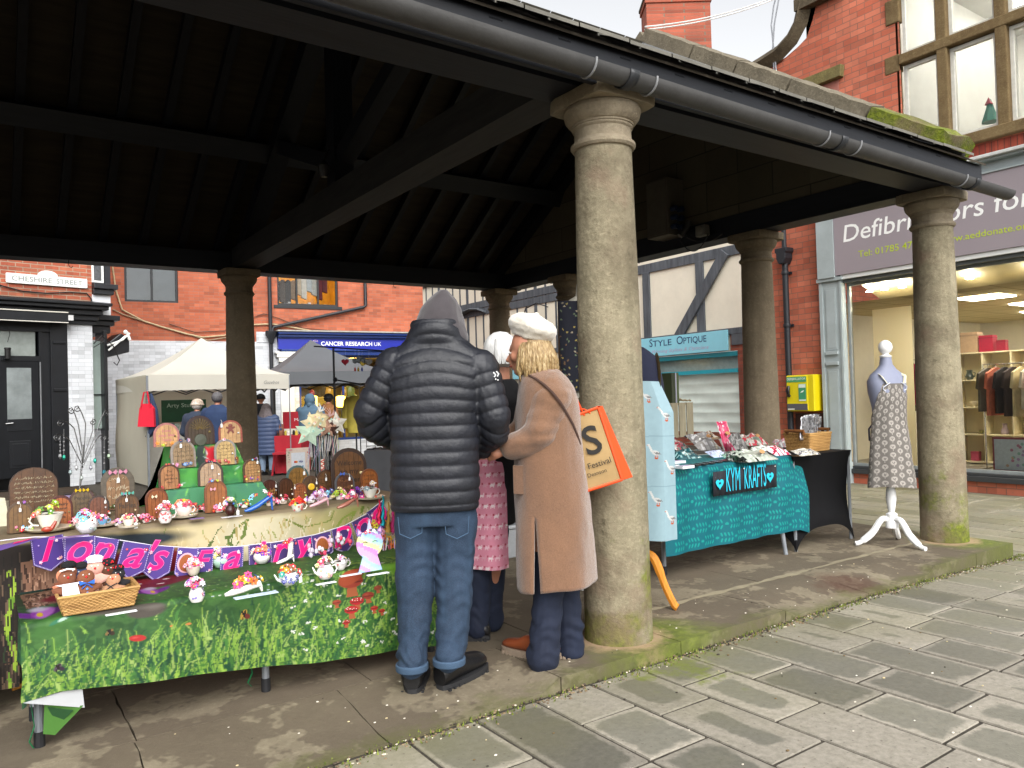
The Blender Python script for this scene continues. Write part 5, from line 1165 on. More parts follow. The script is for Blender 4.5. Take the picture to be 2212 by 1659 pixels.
# ---- stepped riser under a green painted cloth
cs=Canvas(.80,.92,.006,'#2f7a3c'); nz=cs.noise(.09,14,4); cs.blend(np.clip((nz-.45)*5,0,1)*.8,'#57a845'); cs.blend(np.clip((cs.noise(.12,17,3)-.58)*6,0,1)*.8,'#1d5a45'); cs.blend(np.clip((cs.Y-.70)*8,0,1)*.55,'#4f8a6e')
for (x,y,rx,ry,r_) in ((.12,.45,.12,.045,-.4),(.54,.52,.16,.055,.12),(.30,.36,.10,.03,.1),(.66,.36,.08,.03,-.2),(.40,.50,.05,.04,.2),(.62,.22,.05,.03,0),(.30,.18,.04,.012,.4)): cs.ell(x,y,rx,ry,'#d01c30',rot=r_,soft=.2); cs.ell(x+.01,y-.005,rx*.35,ry*.25,'#f0e4e0',rot=r_+.6,soft=.2); cs.ell(x-.02,y+.008,rx*.2,ry*.2,'#f0e4e0',soft=.2)
cs.ell(.36,.50,.06,.07,'#2f3e38',soft=.3)
for k in range(260): x=rc.random()*.8; y=rc.random()*.9; cs.stroke([(x,y),(x+rc.uniform(-.03,.03),y+rc.uniform(-.03,.03))],.004,.002,rc.choice(['#7cc458','#2a6a3a','#a8d87a','#d8d84a' if x>.6 else '#5aa050','#b8d0d8' if rc.random()<.2 else '#3f9048']))
cs.k=.95; soften(cs,1)
for k in range(26): cs.ell(rc.random()*.8,rc.random()*.75,.035,.006,'#c8dcd8',rot=rc.uniform(-.8,.8),soft=.8,a=.6)  # pale streaks: gloss highlights painted into the cloth colour
SPR=[(0,(4.86,.76)),(.34,(4.86,1.10)),(.50,(4.63,1.10)),(.62,(4.61,.985)),(.72,(4.50,.985)),(.82,(4.485,.885)),(.90,(4.39,.885)),(.92+.0,(4.37,.76))]
ts_=[0,.30,.46,.56,.66,.76,.86,.92]
def stepcloth(x,t):
    yy=float(np.interp(t,ts_,[4.86,4.86,4.63,4.61,4.50,4.485,4.39,4.365])); zz=float(np.interp(t,ts_,[.76,1.10,1.10,.985,.985,.885,.885,.762]))
    u=x/.80; cx=1.075; e=abs(u-.5)*2
    hw=.19+.15*(1.10-zz)/.34+.02
    X=cx+(u-.5)*2*hw
    if e>.82: s=(e-.82)/.18; zz=zz+(.762-zz)*s**.8*(1 if zz>.77 else 1); X+=(.035*s)*(1 if u>.5 else -1)
    return (X,yy,zz+.004*noise.noise((X*14,yy*14,3)))
SC_=cloth_from(cs,stepcloth,'cloth_sheet',PRINT,None); SC_.name='cloth_covered_steps'; tag(SC_,'stepped display riser draped in a glossy green painted cloth with red toadstools','display riser')
# ================================================================ fairy doors
WD=woodmat('door_wood','#5a3a1e','#8a5c30',.45,0,2.5,.5)
TR=vcol('trinket',.45,spec=.5,var=.12,vs=60); TRG=vcol('trinket_gloss',.18,spec=.6,var=.08,vs=60)
PLK=vcol('painted_plank',.42,bump=.3,bscale=50,var=.35,vs=45)
PAL=['#e04a6a','#f08ab0','#f6d04a','#ffffff','#c2304a','#9a5ac8','#5aa0e0','#f0a0c8','#f4f0e8','#d8283a','#b8d84a','#8ad0e8']
def flowers(parent,pts,r=.011,pal=PAL,nm='flower_trim',n=None,normal=(0,-1,.35)):
    k=MB()
    for p in pts:
        q=Vector(p)+Vector((rc.uniform(-.004,.004),rc.uniform(-.008,.002),rc.uniform(-.003,.004))); 
        nn=Vector(normal)+Vector((rc.uniform(-.5,.5),rc.uniform(-.3,.3),rc.uniform(-.4,.4)))
        t=rc.random()
        if t<.75: k.flower(q,r*rc.uniform(.7,1.25),nn,rc.choice(pal),rc.choice(['#f4d03c','#ffffff','#f0a030']),rc.choice((5,5,6)))
        else: k.ball(q,r*rc.uniform(.3,.55),6,col=lin(rc.choice(pal)))
    return k.build(nm,TR,parent,0)
def ptag(parent,x,y,z,s=.022,up=.035):
    k=MB(); k.prism([(-.35*s,0),(.35*s,0),(.35*s,s),(.18*s,1.3*s),(-.18*s,1.3*s),(-.35*s,s)],(x,y-.004,z-1.3*s),(1,0,.06),(0,0,1),(0,-1,0),.001,col=lin('#f4f4f2')); t=k.build('price_tag',TR,parent,0)
    k=MB(); k.tube([(x,y,z),(x+.003,y-.001,z+up*.5),(x-.002,y,z+up)],.0012,4,col=lin('#e8e4da')); k.build('string',TR,t,0,root=parent)
def scribble(k,x0,x1,z,y,h,col,r):
    x=x0
    while x<x1-h*.4:
        w_=h*r.uniform(.35,.8); z0=z+h*r.uniform(-.1,.1)
        pts=[(x+w_*t_/3,y,z0+(h*r.uniform(0,1) if t_%2 else h*r.uniform(-.2,.5))) for t_ in range(4)]
        k.tube(pts,h*.09,3,col=col,cap=False); x+=w_+h*r.uniform(.08,.3)
def fdoor(x0,x1,yt,yb,lv,col,frame,label,txt=None,tc='#2a1a10',fl=7,tg=None,knob=True,rows=0,pal=PAL,name='fairy_door',extra=None,arch=.5,yoff=0,fw=.09,planks=5):
    P=at((x0+x1)/2,yb,Z=lv); Y={L1:4.425,L2:4.535,L3:4.67}.get(lv,P.y)+yoff; A=at(x0,yb,Y=Y).x; B=at(x1,yb,Y=Y).x; zt=at((x0+x1)/2,yt,Y=Y).z; z0=lv; W=B-A; H=zt-z0
    cx=(A+B)/2; rz=rc.uniform(-.12,.12); D=root(name,(cx,Y,z0),rz,label,'fairy door','miniature fairy doors','thing')
    lean=.10
    MM=Matrix.Translation((cx,Y,z0))@Matrix.Rotation(rz,4,'Z')@Matrix.Rotation(-lean,4,'X')
    dk=lambda c:tuple(v*q for v,q in zip(lin(c),(.80,.66,.55))); col=dk(col); frame=dk(frame)
    def out(w,h,r_): 
        n_=10; rr_=w/2; hb=max(h-rr_*1.0*(arch*2),h*.3); v=h-hb
        return [(-w/2,0),(w/2,0)]+[(w/2*cos(PI*j/n_),hb+v*sin(PI*j/n_)) for j in range(n_+1)]
    k=MB(); k.M=MM
    ol=out(W,H,0); k.prism(ol,(0,.010,0),(1,0,0),(0,0,1),(0,-1,0),.014,col=lin(frame)); fr_=k.build('frame',PLK,D,0,bev=.002)
    k=MB(); k.M=MM; ip=out(W*(1-2*fw),H*(1-fw),0)
    # planks: vertical strips clipped by the arch
    n_=planks; wi=W*(1-2*fw); hi=H*(1-fw); hb=max(hi-wi*arch,hi*.3); v=hi-hb
    def top(x): return hb+v*math.sqrt(max(0,1-(2*x/wi)**2))
    for j in range(n_):
        a=-wi/2+wi*j/n_+.0008; b_=-wi/2+wi*(j+1)/n_-.0008; c=jig(col,.13,rc)
        m_=(a+b_)/2; k.prism([(a,.0),(b_,.0),(b_,top(min(b_,wi/2*.98))),(m_,top(m_)),(a,top(max(a,-wi/2*.98)))],(0,-.004,0),(1,0,0),(0,0,1),(0,-1,0),.004,col=c)
    bd=k.build('board',PLK,D,0)
    if knob: k=MB(); k.M=MM; k.ball((wi*.38,-.014,H*.42),W*.045,8,col=lin(rc.choice(['#e8d8a0','#d9c9a0','#8a7a50','#e6e6e6']))); k.build('knob',TRG,D)
    if rows or txt:
        k=MB(); k.M=MM; c=lin(tc)
        if txt:
            hh=H*.6/len(txt)
            for i_,tt in enumerate(txt): k.text(tt,(0,-.0085,H*.80-hh*(i_+1)*.95),(1,0,0),(0,0,1),hh*.8,col=c,bold=.012,wid=min(wi*.85,len(tt)*hh*.42),align='CENTER')
        else:
            hh=H*.62/rows
            for i_ in range(rows):
                zz=H*.80-hh*(i_+.6); half=min(wi*.42,wi*.42*math.sqrt(max(.2,1-max(0,(zz-hb))/max(v,.001)*.6))); scribble(k,-half,half,zz,-.009,hh*.5,c,rc)
        k.build('lettering',TR,bd,0,root=D)
    if fl:
        pts=[MM@Vector((rc.uniform(-W*.5,W*.5),-.016,rc.uniform(.004,.02)+abs(rc.gauss(0,H*.05)))) for _ in range(fl)]+([MM@Vector((rc.uniform(-W*.2,W*.2),-.016,H*.97)) for _ in range(3)] if fl>5 else [])
        flowers(D,pts,W*.085,pal)
    if tg is not None:
        p=MM@Vector((tg[0]*W,-.018,tg[1]*H)); ptag(D,p.x,p.y,p.z,W*.13,H*.16)
    if extra: extra(D,MM,W,H)
    return D
L0,L1,L2,L3=.762,.888,.988,1.103
RP=['#c2304a','#e04a6a','#f4f0e8','#8a1a2a','#f08ab0']; 
def bflies(c1,z=.9,n=2):
    def f(D,MM,W,H):
        k=MB(); k.M=MM
        for i_ in range(n):
            x=(-.15+.3*i_)*W; 
            for s in (-1,1): k.prism([(0,0),(s*.1*W,.09*W),(s*.13*W,.0),(s*.09*W,-.08*W)],(x,-.02,z*H),(1,0,0),(0,-.3,1),(0,-1,0),.002,col=lin(c1))
        k.build('butterfly',TR,D,0)
    return f
def figure(c):
    def f(D,MM,W,H):
        k=MB(); k.M=MM; c_=lin(c); k.prism([(-.1*W,-.16*W),(-.03*W,-.05*W),(.03*W,-.05*W),(.1*W,-.16*W),(.15*W,-.1*W),(.08*W,.04*W),(.2*W,.1*W),(.18*W,.17*W),(.06*W,.14*W),(-.06*W,.14*W),(-.18*W,.17*W),(-.2*W,.1*W),(-.08*W,.04*W),(-.15*W,-.1*W)],(0,-.0085,H*.55),(1,0,0),(0,0,1),(0,-1,0),.002,col=c_)
        k.lathe([(.085*W,0),(.085*W,.002),(0,.003)],(0,-.0085,H*.55+.2*W),12,ax=((1,0,0),(0,0,1),(0,-1,0)),col=c_); k.build('gingerbread_cutout',TR,D,0)
    return f
fdoor(20,128,1009,1112,L0,'#6b4a24','#4e3418','largest brown plank fairy door with six lines of pale writing, far left',rows=6,tc='#cfc09a',fl=0,knob=False,yoff=.12,planks=4,arch=.42,fw=.02)
fdoor(15,73,1084,1150,L0,'#7a5c22','#5c431c','small plain olive brown fairy door at the front left corner of the upper table',fl=9,tg=(0,.80))
fdoor(105,159,1070,1134,L0,'#b5713a','#5a2018','orange fairy door in a dark red frame with black writing behind the saucer',txt=['A fairy','friend','lives','here'],fl=4,pal=RP)
fdoor(150,206,1055,1120,L0,'#6d5a34','#4a1f18','olive brown door with yellow flowers and a red frame starting People',txt=['People','need','you'],tc='#3a2a12',fl=3,yoff=.10,extra=bflies('#e8c020',.93))
fdoor(190,237,1070,1118,L0,'#7a4420','#3a2012','dark orange wood fairy door half hidden behind the rose sugar bowl',fl=3,yoff=.03,tg=(.3,.75))
fdoor(219,293,1009,1106,L0,'#a2825c','#6a665c','tall grey stone arch fairy door with pink butterflies and moss garland',rows=3,tc='#c9b89a',fl=5,yoff=.12,tg=(.0,.75),extra=bflies('#e79ab8',.88),fw=.16,pal=['#5a6a34','#6d7a3a','#4e5a2c','#c2304a'])
fdoor(250,302,1066,1130,L0,'#6e4c1c','#5c4020','gold brown fairy door with a teal butterfly on top and pink bow',txt=['Fairies','welcome'],tc='#2a1a08',fl=8,tg=(-.05,.85),extra=bflies('#5ab0a0',1.0))
fdoor(315,366,1054,1120,L0,'#a0602a','#7a4218','bright orange plank fairy door at the left foot of the green steps',fl=5,pal=RP,extra=bflies('#efe3c0',.72,1))
fdoor(343,390,1002,1058,L1,'#c49468','#5a3e26','tan door with dark brown frame and burgundy flowers on the lowest green step',txt=['The','fairy','garden','door'],tc='#4a2a14',fl=7,pal=RP)
fdoor(369,425,950,1012,L2,'#a8987c','#a9adb0','grey beige door with silver arch and blue flowers on the middle step',rows=4,tc='#6a5c48',fl=10,tg=(-.12,.86),pal=['#8ab0e0','#5a70b0','#e0c0e0','#d88ab8','#303a6a'])
fdoor(428,483,995,1054,L1,'#bfab92','#3c2a20','pale floral door with thin dark frame and gold swirl on lowest step',rows=6,tc='#9a8a80',fl=6,tg=(.05,.82),pal=['#e04a6a','#f08ab0','#ffffff','#5a3a9a'])
fdoor(464,511,948,1006,L2,'#d8c48a','#a6aab0','cream door in a silver frame with black writing on the right of middle step',rows=5,tc='#3a301c',fl=7,pal=['#c2304a','#f08ab0','#7a1a2a','#e0d0e0'])
fdoor(332,389,913,971,L3,'#ecc890','#c98a90','peach door with pink and orange letters and colourful edge, top step left',txt=['Love','you like','more'],tc='#c86a80',fl=4,knob=True,pal=['#e8c020','#d8283a','#f0a050','#b8d84a'])
fdoor(401,465,897,967,L3,'#4a3a20','#3a1c14','big dark brown carved door with a sun pattern in centre of the top step',rows=0,fl=0,arch=.55,planks=7,extra=lambda D,MM,W,H:(lambda k:(setattr(k,'M',MM),[k.tube([(.06*W*cos(t),-.009,H*.5+.06*W*sin(t)),(.36*W*cos(t),-.009,H*.5+.40*W*sin(t))],.0012,4,col=lin('#8a7440')) for t in [PI*j/12 for j in range(1,12)]],k.lathe([(.22*W,0),(.2*W,.004),(0,.006)],(0,-.008,H*.16),14,ax=((1,0,0),(0,0,1),(0,-1,0)),col=lin('#4e5244')),k.build('carving',TR,D,0)))(MB()))
fdoor(473,524,907,962,L3,'#e0bd86','#a8523c','cream striped door with red frame and brown gingerbread man, top step right',fl=0,tg=(-.38,.85),extra=figure('#7a3422'))
fdoor(443,492,1037,1106,L0,'#a5682c','#8a5020','honey brown plank fairy door with small name plaque and pink butterfly',fl=6,extra=bflies('#f0a8b8',.72,1))
fdoor(526,566,991,1047,L1,'#c2a070','#5a4028','narrow tan door with black writing and a tag on right of lowest step',rows=5,tc='#3c2410',fl=7,tg=(.25,.9),pal=['#f4d03c','#7a3ab8','#c2304a','#8ad0e8'])
fdoor(515,538,1054,1090,L0,'#9a7a4c','#4a5a80','tiny brown and blue fairy door with a yellow flower beside the blue shoe',fl=3,tg=(-.4,.8),pal=['#f4e03c','#8ad0e8'])
fdoor(564,603,1036,1079,L0,'#5a2c18','#4a2014','dark mahogany fairy door behind the blue high heeled shoe',txt=['Faith'],tc='#a5743c',fl=2,tg=(.3,.72),yoff=.03)
fdoor(601,636,1032,1079,L0,'#54341a','#3e2616','plain dark brown arched fairy door behind the red poppies',fl=2,yoff=.05,pal=RP)
fdoor(635,663,1043,1080,L0,'#a05c24','#7c4016','small carved orange fairy door with leaf pattern',rows=4,tc='#4a2008',fl=3,tg=(-.45,.8))
fdoor(620,669,1005,1062,L0,'#9a7836','#4f7a84','tan fairy door with blue green rim below the card payment frame',rows=3,tc='#6a4c1c',fl=2,tg=(.25,.75),yoff=.05,pal=['#8ad0e8','#f0e8c0'])
fdoor(655,690,1027,1076,L0,'#584018','#4c3212','brown fairy door with round gold medallion',fl=4,tg=(.3,.72),extra=lambda D,MM,W,H:(lambda k:(setattr(k,'M',MM),k.lathe([(.2*W,0),(.2*W,.003),(.14*W,.005),(0,.003)],(0,-.01,H*.5),16,ax=((1,0,0),(0,0,1),(0,-1,0)),col=lin('#d8b030')),k.build('medallion',TRG,D)))(MB()),pal=['#3a4a8a','#c2304a','#e8e0f0'])
fdoor(685,727,1014,1066,L0,'#6a4a1e','#4a2e12','brown lattice lettered fairy door with red bow near the wand vase',rows=4,tc='#2e1c0c',fl=3,tg=(-.05,.66),yoff=.03,pal=RP)
fdoor(719,794,967,1066,L0,'#6a4a24','#3a2a20','large brown door lettered Welcome to my garden with a dark rim',txt=['Welcome','to my','garden'],tc='#2c1a0c',fl=0,yoff=.06,arch=.45,planks=6)
fdoor(725,767,1021,1072,L0,'#5c3a24','#5a6474','brown fairy door with blue grey wreath and blue bow in front of the welcome door',rows=2,tc='#8a5c38',fl=4,tg=(.2,.8),pal=['#5a70c0','#8ad0e8','#e0d0f0','#7a4ac0'],extra=bflies('#4a6ac8',.95,1))
fdoor(781,818,1012,1068,L0,'#a3662c','#7c4a1c','orange brown fairy door at the right end beside the man in the puffer jacket',rows=4,tc='#3a1c08',fl=3)
# ================================================================ crockery and shoes filled with flowers
def place(px,py,lv): return at(px,py,Z=lv)
CHINA='#ece7dc'
def bouquet(k,c,rx,ry,h,n_,pal=PAL,r=.012,up=.6):
    for _ in range(n_):
        a=rc.random()*2*PI; q=math.sqrt(rc.random()); p=Vector(c)+Vector((rx*q*cos(a),ry*q*sin(a),h*(1-q*q)*rc.uniform(.4,1)))
        nn=Vector((cos(a)*q,sin(a)*q-.5,up)); 
        if rc.random()<.8: k.flower(p,r*rc.uniform(.7,1.3),nn,rc.choice(pal),rc.choice(['#f4d03c','#ffffff','#803020']),rc.choice((5,6)))
        else: k.ball(p,r*rc.uniform(.35,.6),6,col=lin(rc.choice(pal)))
def crock(name,label,px,py,lv,w,kind='cup',col=CHINA,plate=0,fl=14,pal=PAL,pat=None,tg=False,cat=None,spout=0,handle=1):
    p=place(px,py,lv); d=(p-Vector((0,0,EZ))).dot(FW); W=w/FPX*d; o=root(name,p,0,label,cat or name.replace('_',' ')); k=MB(); c=lin(col); z=p.z
    if plate:
        k.lathe([(.3*plate*W,0),(.5*plate*W,.006),(.56*plate*W,.016),(.53*plate*W,.016),(.3*plate*W,.008),(0,.008)],p,24,col=lin('#e9dfc8')); k.build('saucer',TRG,o); z+=.008; k=MB()
    H={'cup':.62,'pot':.8,'jug':1.0,'bowl':.66}[kind]*W; b=p+Vector((0,0,z-p.z))
    prof={'cup':[(.2,0),(.24,.06),(.34,.3),(.44,.75),(.5,1),(.47,1),(.3,.3),(0,.2)],'pot':[(.26,0),(.30,.03),(.46,.35),(.47,.6),(.36,.9),(.30,1),(.27,1),(.3,.7),(0,.6)],'jug':[(.3,0),(.42,.25),(.4,.5),(.28,.8),(.34,1),(.31,1),(.25,.8),(0,.7)],'bowl':[(.22,0),(.3,.05),(.48,.45),(.5,.7),(.42,1),(.39,1),(.3,.6),(0,.5)]}[kind]
    k.lathe([(r_*W,h*H) for r_,h in prof],b,22,col=c); k.build('body',TRG,o,50)
    if pat:
        k=MB()
        for _ in range(pat[1]):
            a=rc.uniform(-2.7,-.4); zz=rc.uniform(.25,.8)*H; rr_=float(np.interp(zz/H,[h for _,h in prof[:5]],[r_ for r_,_ in prof[:5]]))*W+.0015; nn=Vector((cos(a),sin(a),0)); k.flower(b+nn*rr_+Vector((0,0,zz)),W*.09,nn,rc.choice(pat[0]),'#f4f0e8')
        k.build('painted_flower',TR,o,0)
    if handle:
        k=MB(); s=handle; k.tube([b+Vector((s*.40*W,0,.85*H)),b+Vector((s*.62*W,0,.88*H)),b+Vector((s*.70*W,0,.6*H)),b+Vector((s*.58*W,0,.33*H)),b+Vector((s*.38*W,0,.28*H))],.035*W,7,col=c); k.build('handle',TRG,o)
    if spout: k=MB(); k.tube([b+Vector((-.38*W,0,.35*H)),b+Vector((-.6*W,0,.55*H)),b+Vector((-.74*W,0,.95*H))],[.09*W,.06*W,.035*W],8,col=c); k.build('spout',TRG,o)
    k=MB(); 
    k.lathe([(.40*W,0),(0,.01)],b+Vector((0,0,H*.88)),10,col=lin('#3f3324')); bouquet(k,b+Vector((0,0,H*.95)),.58*W,.46*W,.50*W,int(fl*1.5),pal,W*.17); k.build('flower_filling',TR,o,0)
    if plate: 
        k=MB(); bouquet(k,p+Vector((0,-.2*W,.01)),.55*plate*W,.15*W,.04*W,max(4,fl//3),pal,W*.11); k.build('saucer_trim',TR,o,0)
    if tg: ptag(o,p.x+.5*W,p.y-.3*W,p.z+.4*W,.02,.03)
    return o
crock('planted_teacup','large cream teacup planted with greenery on a wide saucer at the front left',108,1146,L0,54,'cup',plate=1.55,fl=9,pal=['#9ab83a','#c8e05a','#5a8a34','#e85a5a','#f0a080'],handle=-1)
k=MB(); p=place(108,1150,L0)+Vector((-.012,-.035,.02)); k.ball(p,(.026,.012,.013),10,col=lin('#a8402c')); k.tube([p+Vector((.018,0,.004)),p+Vector((.030,0,.024)),p+Vector((.034,0,.034))],[.010,.008,.006],8,col=lin('#a8402c')); o=k.build('bird_ornament',TRG,None); tag(o,'small terracotta red bird ornament sitting on the saucer of the big teacup','ornament')
crock('sugar_bowl','round white sugar bowl with painted berries and magenta flowers above the letter o flag',188,1151,L0,44,'bowl',col='#f0eef0',fl=18,pat=(['#8aa0a8','#6a4a5a','#9ab0a0'],6),pal=['#f08ab0','#c8307a','#ffffff','#e8a0a0','#8ad0e8'],handle=0)
crock('flower_cup','little blue cup with curly handle on a plate behind the sugar bowl',222,1137,L0,22,'cup',col='#6aa8d8',plate=2.2,fl=8,pal=['#f08ab0','#ffffff','#8ad0e8','#f0a0c8'])
crock('flower_cup','small cream cup crowned with pale flowers in front of the gold brown door',278,1140,L0,26,'cup',plate=1.6,fl=16,pal=['#e8d8a0','#f08ab0','#ffffff','#e04a6a'],tg=True)
crock('flower_mug','white strawberry pattern mug overflowing with red and pink flowers',357,1129,L0,32,'jug',col='#f2ece8',fl=24,pat=(['#c8283a','#d84a5a','#c8283a'],12),pal=['#c2203a','#f08ab0','#ffffff','#e04a6a'],tg=False)
crock('posy_teacup','white lattice teacup of roses on a saucer before the green steps',397,1118,L0,34,'bowl',col='#e8dcd8',plate=1.5,fl=20,pal=['#e04a6a','#f0a070','#ffffff','#f4d03c','#c2304a'])
crock('flower_mug','dark brown mug with a big blue flower amid the upper table',498,1112,L0,26,'jug',col='#3a1c18',fl=18,pal=['#3a6ac8','#f08ab0','#ffffff','#e04a6a','#b8d84a'],tg=True)
crock('poppy_cup','cream cup hidden under big red poppies with bunting above',643,1106,L0,30,'cup',col='#f0ece0',fl=22,pal=['#d8201c','#c01818','#e8302a','#d8e04a'],handle=1,pat=(['#d8201c','#c01818'],8))
crock('flower_cup','pale pink cup with tiny purple gems near the carved orange door',694,1080,L0,26,'cup',col='#e8c8d0',fl=14,pal=['#e0a8d0','#ffffff','#9a5ac8','#c2304a'],handle=0)
crock('flower_cup','white cup with painted bird on a cream plate, right end of upper table',800,1078,L0,32,'cup',col='#e6e6e0',plate=1.8,fl=10,pal=['#7a5a4a','#e8e0e0','#c2304a','#8a9aa0'])
def shoe(label,px,py,lv,L,col,heel=.5,flip=1,fl=10,pal=PAL,boot=0,name='flower_shoe'):
    p=place(px,py,lv); d=(p-Vector((0,0,EZ))).dot(FW); W=L/FPX*d; o=root(name,p,0,label,'shoe'); k=MB(); s=flip; c=lin(col)
    h=heel*W
    pts=[p+Vector((-s*.5*W,0,.05*W)),p+Vector((-s*.3*W,0,.09*W)),p+Vector((-s*.05*W,0,.12*W+h*.2)),p+Vector((s*.22*W,0,.14*W+h*.62)),p+Vector((s*.42*W,0,.16*W+h*.95))]
    k.tube(pts,[.05*W,.11*W,.12*W,.10*W,.11*W],12,col=c,flat=.8); 
    if boot: k.tube([p+Vector((s*.2*W,0,.15*W+h*.5)),p+Vector((s*.28*W,0,.5*W+h*.6)),p+Vector((s*.3*W,0,.95*W+h*.6))],[.13*W,.13*W,.16*W],12,col=c)
    k.build('upper',TRG,o,60)
    k=MB(); k.tube([p+Vector((s*.42*W,0,.1*W+h*.9)),p+Vector((s*.46*W,0,0))],[.06*W,.025*W],8,col=c); k.build('heel',TRG,o)
    k=MB(); bouquet(k,p+Vector((s*(.1 if not boot else .28)*W,0,(.25*W+h*.6) if not boot else W*.95+h*.6)),.38*W,.12*W,.28*W,fl,pal,W*.12); k.build('flower_filling',TR,o,0); return o
shoe('blue glitter high heeled shoe trimmed with beads on the upper table',560,1104,L0,62,'#2a62b8',.35,1,9,['#8ad0e8','#c2304a','#ffffff','#b0c0e8'])
shoe('clear pink slipper with pearls beside the poppies',690,1094,L0,44,'#d8a8b0',.2,1,12,['#e8e0f0','#c8a8c8','#ffffff','#8a2a4a'])
shoe('tan heeled shoe heaped with pink and purple flowers',752,1097,L0,50,'#a86a5a',.3,1,22,['#f08ab0','#5a1a7a','#e04a6a','#ffffff','#e83a9a'])
# little posies crowded between the doors
for i,(px,py,w,pal_,l) in enumerate(((52,1146,34,PAL,'yellow, pink and blue bead posy at the foot of the olive door'),(168,1133,26,RP,'rose pink posy between the teacup and the sugar bowl'),(205,1128,30,['#f08ab0','#ffffff','#f0a050'],'white and peach posy behind the sugar bowl'),(318,1128,28,RP,'red and white posy left of the strawberry mug'),(420,1106,26,['#f0a070','#c2304a','#ffffff'],'apricot rose posy beside the lattice teacup'),(447,1104,24,RP,'tiny pink posy at the foot of the honey brown door'),(474,1106,24,['#f08ab0','#ffffff','#e04a6a'],'pink beaded posy left of the dark brown mug'),(528,1096,22,['#8ad0e8','#f4e03c','#c2304a'],'pale blue and yellow star posy near the tiny door'),(585,1092,30,RP+['#8ad0e8'],'ruby bead posy behind the blue shoe'),(612,1088,26,RP,'dark red posy left of the poppies'),(672,1086,24,['#ffffff','#e0c8e0','#9a5ac8'],'white and lilac gem posy beside the poppies'),(712,1078,28,['#3a4a8a','#8ad0e8','#e8e0f0'],'navy blue posy behind the pink slipper'),(735,1078,30,['#e8d8a0','#9ab83a','#f08ab0'],'cream and green posy in front of the lattice door'),(768,1080,32,['#4a1a6a','#7a3ab8','#e83a9a'],'deep purple posy between the heeled shoe and the plate'),(790,1056,20,['#7a4ac0','#8ad0e8','#ffffff'],'lilac and blue posy below the welcome door'),(255,1135,20,['#c8a8e0','#ffffff','#f08ab0'],'lilac posy left of the gold brown door'))):
    p=place(px,py,L0); s_=w/FPX*(p-Vector((0,0,EZ))).dot(FW); o=root('flower_posy',p,0,l,'posy','posies between the fairy doors'); k=MB(); k.lathe([(.3*s_,0),(.34*s_,.2*s_),(0,.3*s_)],p,10,col=lin(rc.choice(['#e8e0d8','#c8b8a8','#f0ece8'])),sy=.6); k.build('base',TRG,o); k=MB(); bouquet(k,p+Vector((0,0,.2*s_)),.62*s_,.35*s_,.6*s_,20,pal_,.2*s_); k.build('blooms',TR,o,0)
# lower table pieces
LL=.516
shoe('white china boot with red flower standing before the r flag',617,1216,LL,40,'#ece9e4',.2,1,12,['#e04a6a','#c2203a','#f08ab0','#6a4a3a'],boot=1)
crock('posy_teacup','low white cup spilling purple and white flowers before the i flag',566,1217,LL,36,'bowl',col='#efeaea',fl=26,pal=['#7a3ab8','#ffffff','#e04a6a','#f08a5a','#5aa0c8'],handle=0)
crock('posy_teacup','mint cup of yellow and brown blossoms before the F flag',478,1226,LL,40,'bowl',col='#b8d8c8',fl=30,pal=['#e8d88a','#ffffff','#6a3a28','#c8a8e0','#e8b830','#f0a0b0'],handle=0)
crock('posy_teacup','orange and white cup of pink flowers beside the little door flag',418,1243,LL,34,'cup',col='#f0e0d0',fl=30,pal=['#f08ab0','#ffffff','#e8702a','#e04a8a','#f6b8c8'],handle=0)
crock('flower_jug','white gold rimmed jug with pink and violet flowers on the low table',425,1299,LL,38,'jug',col='#ecebe6',fl=14,pat=(['#6a4ac0','#5a3ab0','#c8405a'],9),pal=['#f08ab0','#8a5ac8','#e8e0f4','#c8305a'],handle=0)
shoe('white floral china shoe on a pale blue card in the middle of the low table',528,1283,LL,82,'#ecebe4',.06,1,14,['#e86a2a','#c8282a','#5a6ac8','#e8b830','#e04a8a'])
k=MB(); p=place(548,1287,LL); k.box(p.x-.08,p.x+.10,p.y-.02,p.y+.02,LL,LL+.003,col=lin('#c2d4e8')); o=k.build('price_card',TR,None,0); tag(o,'pale blue price card under the white china shoe','card')
crock('teapot','small blue and white teapot planted with orange stars on the low table',624,1263,LL,42,'bowl',col='#e9efe9',fl=16,pat=(['#2a3aa8','#3a4ab8','#1a2a90'],22),pal=['#c8502a','#e8a02a','#8a5a3a','#c82a3a','#3aa090'],spout=1,tg=True)
crock('teapot','white floral teapot holding tall glass flowers near the unicorn board',703,1250,LL,38,'pot',col='#f0efec',fl=16,pat=(['#e08aa0','#8ac0b0','#e8b080'],8),pal=['#e8d8e0','#f08ab0','#ffffff','#e04a6a','#f4e0a0'],spout=1)
crock('glass_flower_cup','white mug with glass flowers and striped handle behind the teapot',736,1231,LL,32,'cup',col='#efeeee',fl=10,pat=(['#c82a3a','#8a8a90'],5),pal=['#d8d0e0','#e8e0e8','#f08ab0','#ffffff'])
GLP=glass('clear_pink',(.95,.86,.9),2.5)
